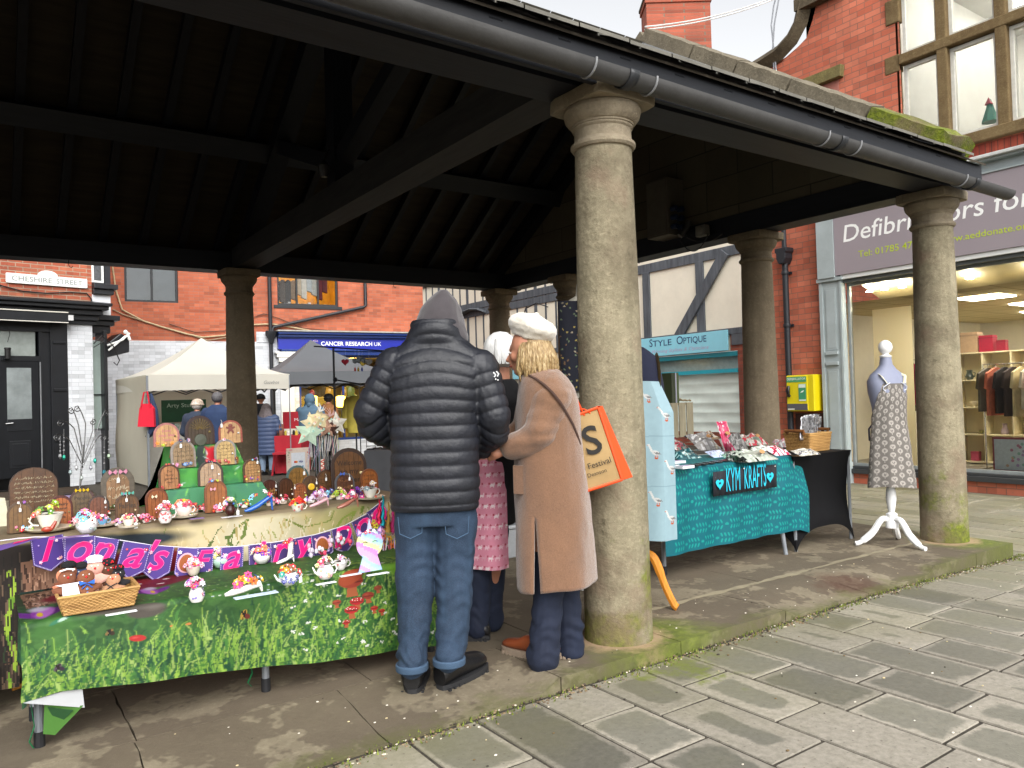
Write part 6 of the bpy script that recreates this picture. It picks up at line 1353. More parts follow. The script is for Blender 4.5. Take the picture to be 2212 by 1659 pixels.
for (px,py,w,lab) in ((690,1190,44,'cluster of clear and pink acrylic tulips above the white teapot'),(735,1165,52,'taller cluster of clear acrylic tulips with red centres above the mug')):
    p=at(px,py,Y=3.9); o=root('acrylic_flowers',p,0,lab,'ornament'); k=MB()
    for _ in range(12):
        q=p+Vector((rc.uniform(-.5,.5)*w/FPX*4.2,rc.uniform(-.03,.02),rc.uniform(-.035,.035))); k.lathe([(0,-.014),(.009,-.006),(.011,.004),(.006,.014),(0,.010)],q,7,col=lin(rc.choice(['#e6d8de','#e8a8bc','#d8dce6','#e04a6a','#cfc4d4'])))
    k.build('tulips',TRG,o)
    k=MB()
    for _ in range(6): k.tube([(p.x+rc.uniform(-.02,.02),p.y,.56),(p.x+rc.uniform(-.05,.05),p.y,p.z)],.0018,4,col=lin('#4a6a3a'))
    k.build('stems',TR,o,0)
for px,py,w,lab in ((757,1242,40,'white price strip in front of the glass flower mug'),(704,1260,36,'white price strip under the floral teapot'),(816,1240,42,'white price strip at the foot of the unicorn board'),(262,1324,44,'white price card by the right corner of the doll basket')):
    p=place(px,py,LL+.001); k=MB(); k.box(p.x-w/2/FPX*4.2,p.x+w/2/FPX*4.2,p.y-.012,p.y+.012,LL,LL+.003,col=lin('#e6e8ee')); o=k.build('price_card',TR,None,0); tag(o,lab,'card')
for px,py,w,lab in ((150,1160,60,'purple flat card at the front edge of the upper table'),(425,1120,26,'small purple leaflet before the rose teacup'),(500,1116,40,'white leaflet under the dark brown mug')):
    p=place(px,py,L0); k=MB(); k.box(p.x-w/2/FPX*4.2,p.x+w/2/FPX*4.2,p.y-.02,p.y+.01,L0,L0+.002,col=lin('#8a6aa8' if 'purple' in lab else '#e0e0e6')); o=k.build('leaflet',TR,None,0); tag(o,lab,'leaflet')
# unicorn cut-out board
U=at(800,1234,Z=LL); uy=U.y; ux0=at(774,1200,Y=uy).x; ux1=at(828,1200,Y=uy).x; uh=at(800,1120,Y=uy).z-LL; UW=ux1-ux0
o=root('unicorn_board',(U.x,uy,LL),0,'rainbow unicorn head cut-out board with closed eyes standing on the low table','board')
def rainb(t): 
    pal=['#b8e0d8','#a8c8f0','#c8a8e8','#e8a8e0','#d88ae8','#f0e0a0','#b8e8c8','#a0c8f0','#c8a0f0']; i=int(max(0,min(.999,t))*len(pal)); return lin(pal[i])
k=MB(); n_=34
def uw(v):     # half width profile of neck + head, v 0..1
    return UW*(.47-.62*v if v<.30 else (.28+.24*math.sin((v-.30)/.46*PI)**.6 if v<.76 else 0))
for j in range(26):
    v0=j/34;v1=(j+1)/34
    for i in range(8):
        a0=uw(v0);b0=uw(v1); u0=i/4-1;u1=(i+1)/4-1
        k.poly([(U.x+a0*u0,uy,LL+uh*v0),(U.x+a0*u1,uy,LL+uh*v0),(U.x+b0*u1,uy,LL+uh*v1),(U.x+b0*u0,uy,LL+uh*v1)],col=rainb((v0*1.3+u0*.18)%1))
k.build('head',TR,o,0,solid=.006)
for s in (-1,1):
    e=MB(); e.prism([(0,0),(s*.17*UW,.16*UW),(s*.2*UW,-.1*UW),(s*.05*UW,-.16*UW)],(U.x+s*.30*UW,uy-.004,LL+uh*.76),(1,0,0),(0,0,1),(0,1,0),.007,col=lin('#8a70b0')); e.prism([(0,0),(s*.11*UW,.1*UW),(s*.13*UW,-.06*UW)],(U.x+s*.33*UW,uy-.006,LL+uh*.755),(1,0,0),(0,0,1),(0,1,0),.002,col=lin('#f0b8d8')); e.build('ear',TR,o,0)
    e=MB(); e.tube([(U.x+s*.20*UW-.1*UW+.2*UW*t/5,uy-.005,LL+uh*.555+.035*UW*math.sin(PI*t/5)) for t in range(6)],.0014,4,col=lin('#2a2038')); e.build('eyelid',TR,o,0)
e=MB(); e.prism([(-.09*UW,0),(.09*UW,0),(.0,.38*UW)],(U.x,uy-.004,LL+uh*.80),(1,0,0),(0,0,1),(0,1,0),.007,col=lin('#b8b8e0')); e.build('horn',TR,o,0)
flowers(o,[(U.x+UW*(-.2+.1*i),uy-.008,LL+uh*.74+.01*(i%2)) for i in range(5)],.008,['#f08ab0','#d8283a','#ffffff'])
# wand bouquets right end: metallic horns, ribbons, yellow and pink blooms
o=root('unicorn_horn_bouquet',at(845,1235,Z=LL),0,'rainbow spiral horns, orange blooms and trailing ribbons at right end of low table','bouquet')
for px,py0,py1,c in ((818,1078,1130,'#c8204a'),(826,1070,1135,'#1fa0b0'),(838,1085,1150,'#c8a050'),(848,1085,1150,'#d84a8a'),(853,1082,1145,'#c9a860')):
    A=at(px,py1,Y=3.85);B=at(px+2,py0,Y=3.85); k=MB(); k.tube([A.lerp(B,t/8)+Vector((.004*math.sin(t*2.2),0,0)) for t in range(9)],[.013*(1-t/9)+.002 for t in range(9)],8,col=lin(c)); k.build('spiral_horn',vcol('foil',.2,.6,var=.05),o)
k=MB()
for _ in range(34):
    p=at(rc.uniform(800,868),rc.uniform(1115,1185),Y=3.88); k.flower(p,.02*rc.uniform(.7,1.3),(rc.uniform(-.4,.4),-1,rc.uniform(-.2,.5)),rc.choice(['#e8b020','#e87a2a','#e8a0c0','#d85a8a','#c8c030','#f0c0d0']),'#8a3020')
k.build('blooms',TR,o,0)
for _ in range(22):
    x=rc.uniform(828,868); A=at(x,rc.uniform(1160,1190),Y=3.86);B=at(x+rc.uniform(-8,10),rc.uniform(1240,1300),Y=3.80); k=MB(); m_=A.lerp(B,.5)+Vector((rc.uniform(-.02,.02),rc.uniform(-.02,.0),0)); k.tube([A,m_,B],.003,4,col=lin(rc.choice(['#e8c0c8','#e8d84a','#7a1a2a','#c85a7a','#d8d8e0','#e87a3a','#b090c0']))); k.build('ribbon',TR,o,0)
# star wands in a clear vase behind
V=at(700,1052,Z=L0); o=root('star_wand_vase',V,0,'clear vase of padded star wands, antlers and trailing ribbons on the upper table','vase of wands')
def star(c,r,nrm,col,th=.02):
    nrm=Vector(nrm).normalized(); a=nrm.cross(Vector((0,0,1))).normalized(); b=nrm.cross(a)*-1; k=MB(); c=Vector(c); ph=rc.uniform(-.3,.3)+PI/2
    ring=[c+(a*cos(ph+PI*j/5)+b*sin(ph+PI*j/5))*(r if j%2==0 else r*.5) for j in range(10)]
    f0=c+nrm*th; f1=c-nrm*th
    for j in range(10): k.poly([f0,ring[j],ring[(j+1)%10]],col=jig(col,.12,rc)); k.poly([f1,ring[(j+1)%10],ring[j]],col=jig(col,.12,rc))
    s=k.build('padded_star',TR,o,0)
    return s
for px,py,r_,c in ((668,935,.10,'#c8e0c8'),(690,905,.085,'#ecdcae'),(706,925,.07,'#b8907a'),(728,915,.085,'#e6e0d2'),(716,925,.06,'#4a2c24'),(672,915,.08,'#e8d8b0')):
    p=at(px,py,Y=V.y-.02-.03*rc.random()); star(p,r_,(rc.uniform(-.3,.3),-1,.1),c,.025)
k=MB()
for px,py in ((690,890),(712,900)):
    p=at(px,py,Y=V.y-.06)
    for j in range(7):
        a=rc.uniform(.3,2.8); k.tube([p,p+Vector((.03*cos(a),0,.035*sin(a))),p+Vector((.055*cos(a+.3),0,.06*sin(a+.2)))],[.004,.003,.001],5,col=lin('#f0eee8' if px<700 else '#c8a09a'))
k.build('antlers',TR,o,0)
k=MB()
for _ in range(22): 
    p=at(rc.uniform(655,740),rc.uniform(900,945),Y=V.y-.085); k.flower(p,.009,(0,-1,0),rc.choice(['#ffffff','#e8b0a0','#8ad0c8']),'#d8c060')
k.build('felt_flowers',TR,o,0)
for j in range(10):
    x=685+5*j; A=at(x,940,Y=V.y); k=MB(); k.tube([(V.x+rc.uniform(-.03,.03),V.y,L0+.03),A],.004,5,col=lin(rc.choice(['#d8c8b8','#e8e0d8','#c8402a' if j==3 else '#b8a898']))); k.build('stick',TR,o,0)
for j in range(26):
    x=rc.uniform(668,735); A=at(x,rc.uniform(935,960),Y=V.y-.03);B=at(x+rc.uniform(-12,12),rc.uniform(985,1035),Y=V.y-.05); k=MB(); k.tube([A,A.lerp(B,.5)+Vector((rc.uniform(-.015,.015),0,0)),B],rc.uniform(.002,.005),4,flat=.3,col=lin(rc.choice(['#3a9aa8','#d88aa8','#b8a8c8','#c8c8cc','#d8d84a','#d8d0d8','#9ab0b8','#b87a9a']))); k.build('ribbon',TR,o,0)
k=MB(); k.lathe([(.05,0),(.055,.02),(.055,.2),(.06,.24),(.056,.24),(.051,.2),(.05,.02),(0,.015)],V,20); k.build('glass_vase',glass('vase_glass',(.9,.92,.93),2),o)
A=at(697,1028,Y=V.y-.075); k=MB(); P_=[A+Vector((.002*math.sin(t*3),0,.0135*t)) for t in range(9)]; k.tube(P_,.011,10,col=lin('#e8e0d0')); k.build('candy_stick',TR,o)
k=MB(); k.tube([A+Vector((.0115*cos(t*.9),-.0115*abs(sin(t*.9))-.001,.0135*8*t/28)) for t in range(29)],.0035,5,col=lin('#c8381e')); k.build('candy_stripe',TR,o)
# payment frame
fx0,fx1=620,668; P=at(644,1032,Z=L0); Y=P.y+.08; A=at(fx0,1030,Y=Y);B=at(fx1,966,Y=Y)
o=root('payment_sign_frame',((A.x+B.x)/2,Y,L0),0,'cream floral photo frame showing accepted payment cards','sign'); k=MB(); k.box(A.x,B.x,Y,Y+.012,L0,B.z,col=lin('#e8d4c4')); k.build('frame',TR,o,0,bev=.004)
k=MB(); w_=B.x-A.x;h_=B.z-L0; k.box(A.x+w_*.2,B.x-w_*.2,Y-.003,Y-.0005,L0+h_*.28,B.z-h_*.16,col=lin('#e4e8ee')); cx_=(A.x+B.x)/2
k.lathe([(w_*.05,0),(0,.001)],(cx_-w_*.14,Y-.004,L0+h_*.52),12,ax=((1,0,0),(0,0,1),(0,-1,0)),col=lin('#d8202a')); k.lathe([(w_*.05,0),(0,.001)],(cx_-w_*.08,Y-.0045,L0+h_*.52),12,ax=((1,0,0),(0,0,1),(0,-1,0)),col=lin('#e8902a')); k.text('VISA',(cx_+w_*.02,Y-.005,L0+h_*.49),(1,0,0),(0,0,1),.02,col=lin('#2a3a8a'),bold=.03,wid=w_*.18)
for j in range(4): k.box(cx_-w_*.2+w_*.12*j,cx_-w_*.13+w_*.12*j,Y-.005,Y-.003,L0+h_*.34,L0+h_*.38,col=lin('#6a9ac8'))
k.build('card_insert',TR,o,0)
flowers(o,[(rc.choice((A.x+w_*.08,B.x-w_*.08)),Y-.004,L0+h_*rc.random()) for _ in range(9)]+[(A.x+w_*rc.random(),Y-.004,B.z-h_*.06) for _ in range(6)],.008,['#e8a8a8','#f0c8b8','#8a9a8a','#d88a90'])
# wire jewellery tree with crystal drops
J=at(172,1072,Z=L0); o=root('jewellery_tree',J,0,'silver scrolled wire jewellery tree hung with iridescent crystal drops','jewellery stand'); JY=J.y+.02
SIL=mat('silver_wire','#a6a6a6',.25,.9)
k=MB(); k.tube([(J.x,JY,L0),at(180,960,Y=JY)],.006,8); k.lathe([(.05,0),(.045,.008),(.01,.015)],J,16); k.build('stem',SIL,o)
for (pts,cx_,cy_,dr) in (((180,1000,160,925,140,915),132,915,1),((180,1000,210,930,225,890),228,893,1),((180,990,170,920,163,890),155,888,0),((180,1000,185,915,178,880),168,884,0),((180,1010,150,950,135,945),124,946,-1),((180,1005,205,955,222,948),222,946,1),((180,990,200,930,205,918),200,912,1)):
    P=[at(pts[i],pts[i+1],Y=JY) for i in (0,2,4)]; sp=[]
    c0=at(cx_,cy_,Y=JY); sgn=-1 if dr<=0 or cx_<170 else 1
    for t in range(14): a=PI/2-sgn*t*.65; r_=.022*(1-t/16); sp.append(c0+Vector((r_*cos(a),0,r_*sin(a))))
    cur=[P[0].lerp(P[1],t/5) for t in range(5)]+[P[1].lerp(sp[0],t/4)+Vector((0,0,.012*math.sin(PI*t/4))) for t in range(4)]+sp
    k=MB(); k.tube(cur,.0036,6); k.build('scroll_arm',SIL,o)
for px,py,l_,c in ((138,960,55,'#3ac8a8'),(152,1005,30,'#b8c8c8'),(205,965,60,'#40d0b8'),(196,990,40,'#c8c8d0'),(225,985,70,'#58b8c8'),(165,985,50,'#d8d8d8'),(176,1010,45,'#c8d0c8'),(130,965,40,'#a8a8a8'),(235,960,50,'#c8e0c0')):
    A=at(px,py-l_*.6,Y=JY-.01); Bp=at(px,py+l_*.5,Y=JY-.01); o2=root('crystal_drop',A,0,'faceted crystal drop on a beaded chain hanging from the silver wire tree','crystal drop','crystal drops on the wire tree'); k=MB(); k.tube([A,Bp],.0012,4,col=lin('#b8b8b8'))
    for j in range(4): k.ball(A.lerp(Bp,.3+.15*j),.004+.002*(j%2),6,col=lin('#c8c8cc'))
    k.build('chain',TRG,o2,0); k=MB(); k.lathe([(0,-.022),(.011,-.004),(.008,.012),(0,.018)],Bp,6,col=lin(c)); k.build('crystal',vcol('crystal',.08,.5,var=.3,vs=120),o2,0)
o=root('crystal_box',at(165,1084,Z=L0)+Vector((0,.03,0)),0,'small lilac and black box at the base of the wire jewellery tree','box'); p=o.location; k=MB(); k.box(p.x-.055,p.x+.055,p.y-.02,p.y+.06,L0,L0+.045,col=lin('#b8a8d0')); k.box(p.x-.058,p.x+.058,p.y-.023,p.y+.063,L0+.045,L0+.05,col=lin('#2a2a2e')); k.build('carton',TR,o,0)
# ---- bunting
BUNT=vcol('bunting_card',.55,var=.04); BY=3.985
chars=[('I',101,1160,1,0),('o',172,1158,0,0),('n',226,1160,0,0),('a',296,1176,0,0),("'s",347,1179,0,0),(None,405,1180,0,0),('F',440,1180,0,0),('a',500,1182,0,0),('i',560,1175,0,0),('r',604,1170,0,0),('y',652,1162,0,0),(None,690,1153,0,0),('D',735,1142,0,0),('o',775,1122,0,0),('o',808,1098,0,0)]
line=[(0,1168),(40,1163),(75,1160),(130,1160),(200,1158),(255,1166),(330,1178),(420,1184),(520,1180),(600,1170),(680,1155),(745,1135),(790,1110),(830,1078)]
BN=root('bunting',at(430,1184,Y=BY),0,"purple letter bunting spelling Iona's Fairy Doors in pink along the front of the stall",'bunting')
LP=[at(x,y,Y=BY) for x,y in line]; k=MB(); k.tube(LP,.0022,5,col=lin('#e8e4f0')); k.build('string',BUNT,BN,0)
def zl(X):
    for a,b in zip(LP,LP[1:]):
        if a.x<=X<=b.x: return a.z+(b.z-a.z)*(X-a.x)/(b.x-a.x)
    return LP[-1].z
wd=[]
xs=[c[1] for c in chars]
for i,(ch,px,py,_,_) in enumerate(chars):
    X=at(px,py,Y=BY).x; W=.125 if i<5 else .112; H=.165 if i<9 else .15
    if i in (5,6): W=.095
    sw=[-.30,-.06,-.02,0,.02,0,0,0,0,0,.05,.12,.22,.38,.5][i] if i else .22
    sl=(zl(X+W/2)-zl(X-W/2))/W; ang=math.atan(sl)
    MM=Matrix.Translation((X,BY-.006-.012*(i%2),zl(X)))@Matrix.Rotation(-ang*.9+(-.20 if i==0 else (-.07 if i==1 else 0)),4,'Y')@Matrix.Rotation((.25 if i==0 else 0)+rc.uniform(-.05,.03),4,'X')@Matrix.Rotation(rc.uniform(-.08,.08),4,'Z')
    fgo=MB(); fgo.M=MM; pur='#4f3a88' if i<8 else '#44306e'
    fgo.prism([(-W/2,0),(W/2,0),(W/2,-H*.74),(0,-H),(-W/2,-H*.74)],(0,0,0),(1,0,0),(0,0,1),(0,1,0),.0015,col=lin(pur))
    pn=fgo.build('pennant',BUNT,BN,0)
    q=MB(); q.M=MM
    for a_,b_ in (((-W/2,0),(-W/2,-H*.74)),((-W/2,-H*.74),(0,-H)),((0,-H),(W/2,-H*.74)),((W/2,-H*.74),(W/2,0))):
        n_=12
        for t in range(n_):
            x=a_[0]+(b_[0]-a_[0])*(t+.5)/n_;z=a_[1]+(b_[1]-a_[1])*(t+.5)/n_; x*=.94;z=z*.97
            q.box(x-.0012,x+.0012,-.0012,-.0002,z-.003,z+.003,col=lin('#c9bfe0'))
    q.build('stitching',BUNT,pn,0,root=BN)
    if ch:
        q=MB(); q.M=MM; sz={'I':.15,'F':.14,'D':.14}.get(ch,.185)
        q.text(ch,(0,-.0006,-H*.66),(1,0,0),(0,0,1),sz,col=lin('#f070b0'),shear=.35,bold=.026,align='CENTER',lift=.0006); q.text(ch,(0,-.0006,-H*.66),(1,0,0),(0,0,1),sz,col=lin('#f0107a'),shear=.35,bold=.012,align='CENTER',lift=.0016)
        q.build('letter',vcol('pink_letter_card',.5,var=.02),pn,0,root=BN)
    else:
        q=MB(); q.M=MM; ol=[(.034*cos(t)*(1 if sin(t)>0 else 1),-H*.45+.048*sin(t)*(1.1 if sin(t)>0 else .9)) for t in [2*PI*j/20 for j in range(20)]]
        q.prism([(a*1.2,b) for a,b in ol],(0,-.001,0),(1,0,0),(0,0,1),(0,-1,0),.001,col=lin('#d8a8b8')); q.prism([(a*.95,(b+H*.45)*.85-H*.45) for a,b in ol],(0,-.002,0),(1,0,0),(0,0,1),(0,-1,0),.002,col=lin('#9a5426'))
        for j in range(4): q.box(-.020+.012*j,-.0195+.012*j,-.0045,-.004,-H*.45-.034,-H*.45+.038,col=lin('#5a2c10'))
        q.build('little_door',BUNT,pn,0,root=BN)
    flowers(pn,[MM@Vector((rc.choice((-1,1))*W*.3+rc.uniform(-.008,.008),-.003,-H*rc.choice((.14,.2,.74,.66)))) for _ in range(5)],.009,['#f4f0f8','#f0a8c8','#b8a0e0','#f6d8e8','#e04a6a'],'flower_sticker',normal=(0,-1,0))
k=MB(); A=at(0,1180,Y=4.0);B=at(85,1160,Y=4.05); k.poly([A+Vector((-.05,0,0)),B,B+Vector((-.02,-.07,.0)),A+Vector((.0,-.09,-.005))],col=lin('#6a4f9a')); k.poly([A.lerp(B,.35)+Vector((0,-.01,.004)),A.lerp(B,.8)+Vector((0,-.012,.004)),A.lerp(B,.7)+Vector((0,-.045,.004)),A.lerp(B,.3)+Vector((0,-.05,.004))],col=lin('#f0107a')); k.build('folded_pennant',BUNT,BN,0)
# ---- wicker basket with felt gingerbread dolls
WK=woodmat('wicker','#8a6334','#d0a566',.6,0,3,.35)
def basket(o,X0,X1,Y0,Y1,z0,h,tp=.02,n_=11,nu=26):
    k=MB(); per=[]
    def side(s,t,flare):
        # s 0..1 around rectangle
        c=[(X0-flare,Y0-flare),(X1+flare,Y0-flare),(X1+flare,Y1+flare),(X0-flare,Y1+flare)]; i=int(s*4)%4; f=s*4-int(s*4); a=c[i];b=c[(i+1)%4]; return a[0]+(b[0]-a[0])*f,a[1]+(b[1]-a[1])*f,i
    N_=nu*4
    for r_ in range(n_):
        t=(r_+.5)/n_; fl_=tp*t; pts=[]
        for j in range(N_):
            x,y,i=side(j/N_,t,fl_); am=.0022*(1 if (j+r_)%2 else -1)
            if i in (0,2): y+=am*(-1 if i==0 else 1)
            else: x+=am*(1 if i==1 else -1)
            pts.append((x,y,z0+h*t))
        k.tube(pts,h/n_*.52,5,closed=True)
    k.build('woven_side',WK,o,60)
    k=MB(); pts=[side(j/40,1,tp)[:2]+(z0+h,) for j in range(40)]; k.tube(pts,.007,6,closed=True); pts=[side(j/40,0,0)[:2]+(z0+.004,) for j in range(40)]; k.tube(pts,.006,6,closed=True); k.build('rim',WK,o)
    k=MB(); k.box(X0,X1,Y0,Y1,z0+.002,z0+.006); k.box(X0-tp*.5+.004,X1+tp*.5-.004,Y0,Y0+.002,z0+.005,z0+h*.9); k.build('lining',mat('basket_dark','#4a331c',.8),o,0)
p0=at(155,1341,Z=LL);p1=at(288,1318,Z=LL); p2=at(98,1285,Z=LL)
BKX0,BKX1,BKY0,BKY1=.275,.522,3.51,3.67
o=root('wicker_tray',((BKX0+BKX1)/2,(BKY0+BKY1)/2,LL),R(4),'rectangular golden wicker tray filled with felt gingerbread dolls on the low table','basket')
basket(o,BKX0,BKX1,BKY0,BKY1,LL,.075)
FELT=vcol('felt',.95,bump=.5,bscale=220,var=.1)
def doll(x,y,z,h,col,label,lean=.35,rot=0,deco=None):
    D=root('felt_doll',(x,y,z),rot,label,'doll','felt gingerbread dolls in the wicker tray'); c=lin(col)
    MM=Matrix.Translation((x,y,z))@Matrix.Rotation(rot,4,'Z')@Matrix.Rotation(-lean,4,'X'); k=MB(); k.M=MM
    def pad(pts,th):
        n_=len(pts); cx_=sum(a for a,_ in pts)/n_; cz=sum(b for _,b in pts)/n_
        for s in (-1,1):
            i=k._a([(a,0,b) for a,b in pts]); j=k._a([(cx_+(a-cx_)*.82,s*th*.8,cz+(b-cz)*.82) for a,b in pts]); m_=k._a([(cx_,s*th,cz)])
            for q in range(n_): k.face((i+q,i+(q+1)%n_,j+(q+1)%n_,j+q)); k.face((j+q,j+(q+1)%n_,m_))
    k.col=c
    body=[(.14,.0),(.20,.1),(.16,.38),(.34,.46),(.36,.56),(.18,.60),(.14,.63)]; pts=[(a*h,b*h) for a,b in body]+[(-a*h,b*h) for a,b in reversed(body)]; pad(pts,.09*h)
    pad([(.2*h*cos(t),.78*h+.19*h*sin(t)) for t in [2*PI*j/16 for j in range(16)]],.08*h)
    k.build('body',FELT,D,70)
    k=MB(); k.M=MM; y_=-.085*h
    k.ball((-.07*h,y_,.82*h),.018*h,6,col=lin('#f4f4f4')); k.ball((.07*h,y_,.82*h),.018*h,6,col=lin('#f4f4f4')); k.ball((0,y_,.76*h),.03*h,6,col=lin('#d8202a'))
    if deco: deco(k,h,y_-.004)
    k.build('trim',FELT,D,0); return D
def d_apron(k,h,y): k.prism([(-.2*h,.08*h),(.2*h,.08*h),(.16*h,.55*h),(.3*h,.6*h),(-.3*h,.6*h),(-.16*h,.55*h)],(0,y,0),(1,0,0),(0,0,1),(0,-1,0),.004,col=lin('#e8ecf4')); k.tube([(-.16*h,y,.93*h),(0,y-.004,.96*h),(.16*h,y,.93*h)],.02*h,6,col=lin('#f4f4f4')); [k.ball((-.15*h+.05*h*j,y,.06*h),.02*h,6,col=lin('#d8202a')) for j in range(7)]
def d_bow(k,h,y):
    for s in (-1,1): k.prism([(0,0),(s*.18*h,.07*h),(s*.16*h,-.05*h)],(0,y-.004,.58*h),(1,0,0),(0,0,1),(0,-1,0),.006,col=lin('#2a62b8')); k.tube([(0,y,.57*h),(s*.12*h,y,.46*h)],.015*h,5,col=lin('#2a62b8'))
    k.ball((0,y,.44*h),.03*h,8,col=lin('#5a9ae0')); k.ball((0,y,.34*h),.03*h,8,col=lin('#5a9ae0'))
def d_cross(k,h,y):
    k.tube([(-.2*h,y,.3*h),(0,y,.5*h),(.16*h,y,.6*h)],.015*h,5,col=lin('#2a2a2e')); k.tube([(.2*h,y,.3*h),(0,y,.5*h),(-.16*h,y,.6*h)],.015*h,5,col=lin('#2a2a2e')); k.tube([(-.2*h,y,.22*h),(.2*h,y,.22*h)],.025*h,5,col=lin('#2a2a2e'))
def d_chef(k,h,y): k.ball((0,y*.3,1.0*h),(.2*h,.1*h,.09*h),10,col=lin('#f2f2f4')); k.box(-.16*h,.16*h,y,y*-.8,.9*h,.97*h,col=lin('#e0e0e6'))
def d_hat(k,h,y): k.ball((0,y*.2,.98*h),(.18*h,.12*h,.12*h),10,col=lin('#17171a')); 
def d_red(k,h,y): k.prism([(-.16*h,.7*h),(.16*h,.62*h),(.18*h,.72*h),(-.15*h,.8*h)],(0,y,0),(1,0,0),(0,0,1),(0,-1,0),.006,col=lin('#c81e28'))
def d_reddots(k,h,y): d_hat(k,h,y); [k.ball((rc.uniform(-.15,.15)*h,y,(.92+.1*rc.random())*h),.025*h,6,col=lin('#d8202a')) for _ in range(6)]
bx=BKX0; by=BKY0
for (px,py,h,c,l,dc,ln,ro) in ((142,1318,.17,'#7a4a34','brown felt doll in a white apron with lace at the left front of the tray',d_apron,.5,.15),(196,1312,.16,'#7d4c33','plain brown felt doll with a blue ribbon bow in the middle',d_bow,.45,0),(238,1300,.14,'#b08262','tan felt doll crossed by black straps on the right',d_cross,.7,-.4),
    (118,1300,.15,'#c07a5c','rust coloured felt doll with a red sash at the left end',d_red,.3,.5),(148,1285,.16,'#7a4630','brown felt doll wearing a round black hat at the back',d_hat,.15,.1),(205,1284,.17,'#e0a898','pink felt doll with a white chef hat at the back',d_chef,.15,-.1),(232,1278,.15,'#5a3826','dark felt doll with black hair and red beads at back',d_reddots,.15,-.2),(255,1284,.13,'#1f1f22','small black felt doll with red trim at the right end of the tray',d_reddots,.2,-.3),(178,1290,.15,'#2a3a5a','felt doll in a navy cap behind the blue bow doll',d_hat,.2,0)):
    q=at(px,py,Z=LL+.03); doll(min(max(q.x,BKX0+.03),BKX1-.03),min(max(q.y,BKY0+.03),BKY1-.01),LL+.012,h,c,l,ln,ro,dc)
# ---- things behind and beside the stall on the far left
p=at(50,1065,Z=.80); o=root('planter_bench',p,0,'dark green planter with a weathered wooden top behind the fairy doors','planter'); k=MB(); k.box(-1.2,.62,5.95,6.5,0,.70); k.build('side',mat('dark_green','#16352f',.6),o,0,bev=.01); k=MB(); k.box(-1.25,.66,5.9,6.55,.70,.76); k.build('top_board',woodmat('old_board','#6a6052','#8d8270',.8),o,0,bev=.008)
p=at(10,1445,Z=.1); o=root('storage_crate',(p.x-.08,4.3,0),0,'blue plastic storage crate under the left end of the stall','crate'); k=MB(); k.box(-.35,.03,4.0,4.5,0.0,.2); k.build('crate_body',mat('crate_blue','#1d5a74',.5),o,0,bev=.012); k=MB(); k.box(-.36,.04,3.99,4.51,.2,.235); k.build('lid',mat('crate_blue2','#24688a',.5),o,0,bev=.008)
p=at(35,1484,Z=.03); k=MB(); A=at(25,1488,Z=.05);B=at(62,1475,Z=.06); k.tube([A,B],.012,8,col=lin('#d8943a')); o=k.build('wooden_stick',TR,None); tag(o,'orange wooden stick end poking out under the cloth corner','stick')
k=MB(); p=at(2,1100,Y=4.5); k.prism([(-.12,0),(.04,-.01),(.02,.13),(-.12,.15)],(p.x,4.6,.765),(1,0,0),(0,.2,1),(0,1,0),.008,col=lin('#c9c4a8')); o=k.build('leaning_card',TR,None,0); tag(o,'pale card leaning at the left edge of the upper table','card')
# bulky packs and boxes stored under the low table
# ================================================================ sewing stall on the right
TZ=.78; TY=3.86
def leafcv(w,h,res=.006):
    c=Canvas(w,h,res,'#08808f'); n1=c.noise(.3,5,3); c.blend(np.clip((n1-.5)*2,0,1)*.5,'#0b6f7c')
    x=.03
    y=.03
    while y<h+.06:
        x=(.0 if int(y/.085)%2 else .086)
        while x<w+.1:
            for j in range(4):
                for s in (-1,1): c.ell(x+.030*j,y+s*.019,.017,.0075,'#19bdb4',rot=-s*.95,soft=.25)
            c.ell(x+.135,y,.018,.010,'#19bdb4',soft=.25); x+=.172
        y+=.085
    return c
cv=leafcv(1.66,1.10); cv.k=.48; TT=.60
TX0=3.93
trestle('folding_table','grey plastic folding table beneath the turquoise cloth',3.98,5.42,3.92,4.6,TZ-.006,[(4.1,4.0),(4.1,4.5),(5.3,4.5)])
k=MB(); A=Vector((5.13,3.93,TZ-.06)); k.tube([A,(5.2,3.9,.55),(5.27,3.86,.35),(5.3,3.84,.06),(5.30,3.83,.0)],.017,10); 
o=k.build('bent_table_leg',STEEL,None); tag(o,'bent grey steel leg showing below the turquoise cloth hem','table leg')
def teal(x,t):
    X=TX0+x
    if t<=TT-.02: return (X if X<5.44 else X,TY+.02+(TT-t),TZ+.002-(max(0,X-5.44)*.55))
    q=t-(TT-.02)
    s=q/(1.10-TT+.02); drop=.60*s; z=TZ-drop-(max(0,X-5.44)*.75)*(1-s*.6)
    bot=.165+.02*math.sin(X*3); z=max(z,bot-(.02 if X>5.44 else 0)); ex=min(1,s*2.5)
    return (X+.02*ex*(1 if X>5.44 else 0),TY-.01-.03*ex+.014*ex*math.sin(X*9)+.01*ex*math.sin(X*21+2*s),z)
o=cloth_from(cv,teal,'cloth_sheet',PRINT,None); o.name='tablecloth'; tag(o,'turquoise tablecloth with a pale leaf print on the sewing stall','tablecloth')
sg=root('stall_sign',at(1610,1040,Y=TY-.07),0,'black cloth sign with turquoise hearts lettered KYM KRAFTS pinned to the turquoise cloth','sign')
ys=TY-.075; P4=[at(x,y,Y=ys) for x,y in ((1541,1073),(1678,1052),(1675,1001),(1540,1020))]
U_=(P4[1]-P4[0]); V_=(P4[3]-P4[0]); Wd=U_.length; Hd=V_.length; Un=U_.normalized(); Vn=V_.normalized()
k=MB(); n_=12
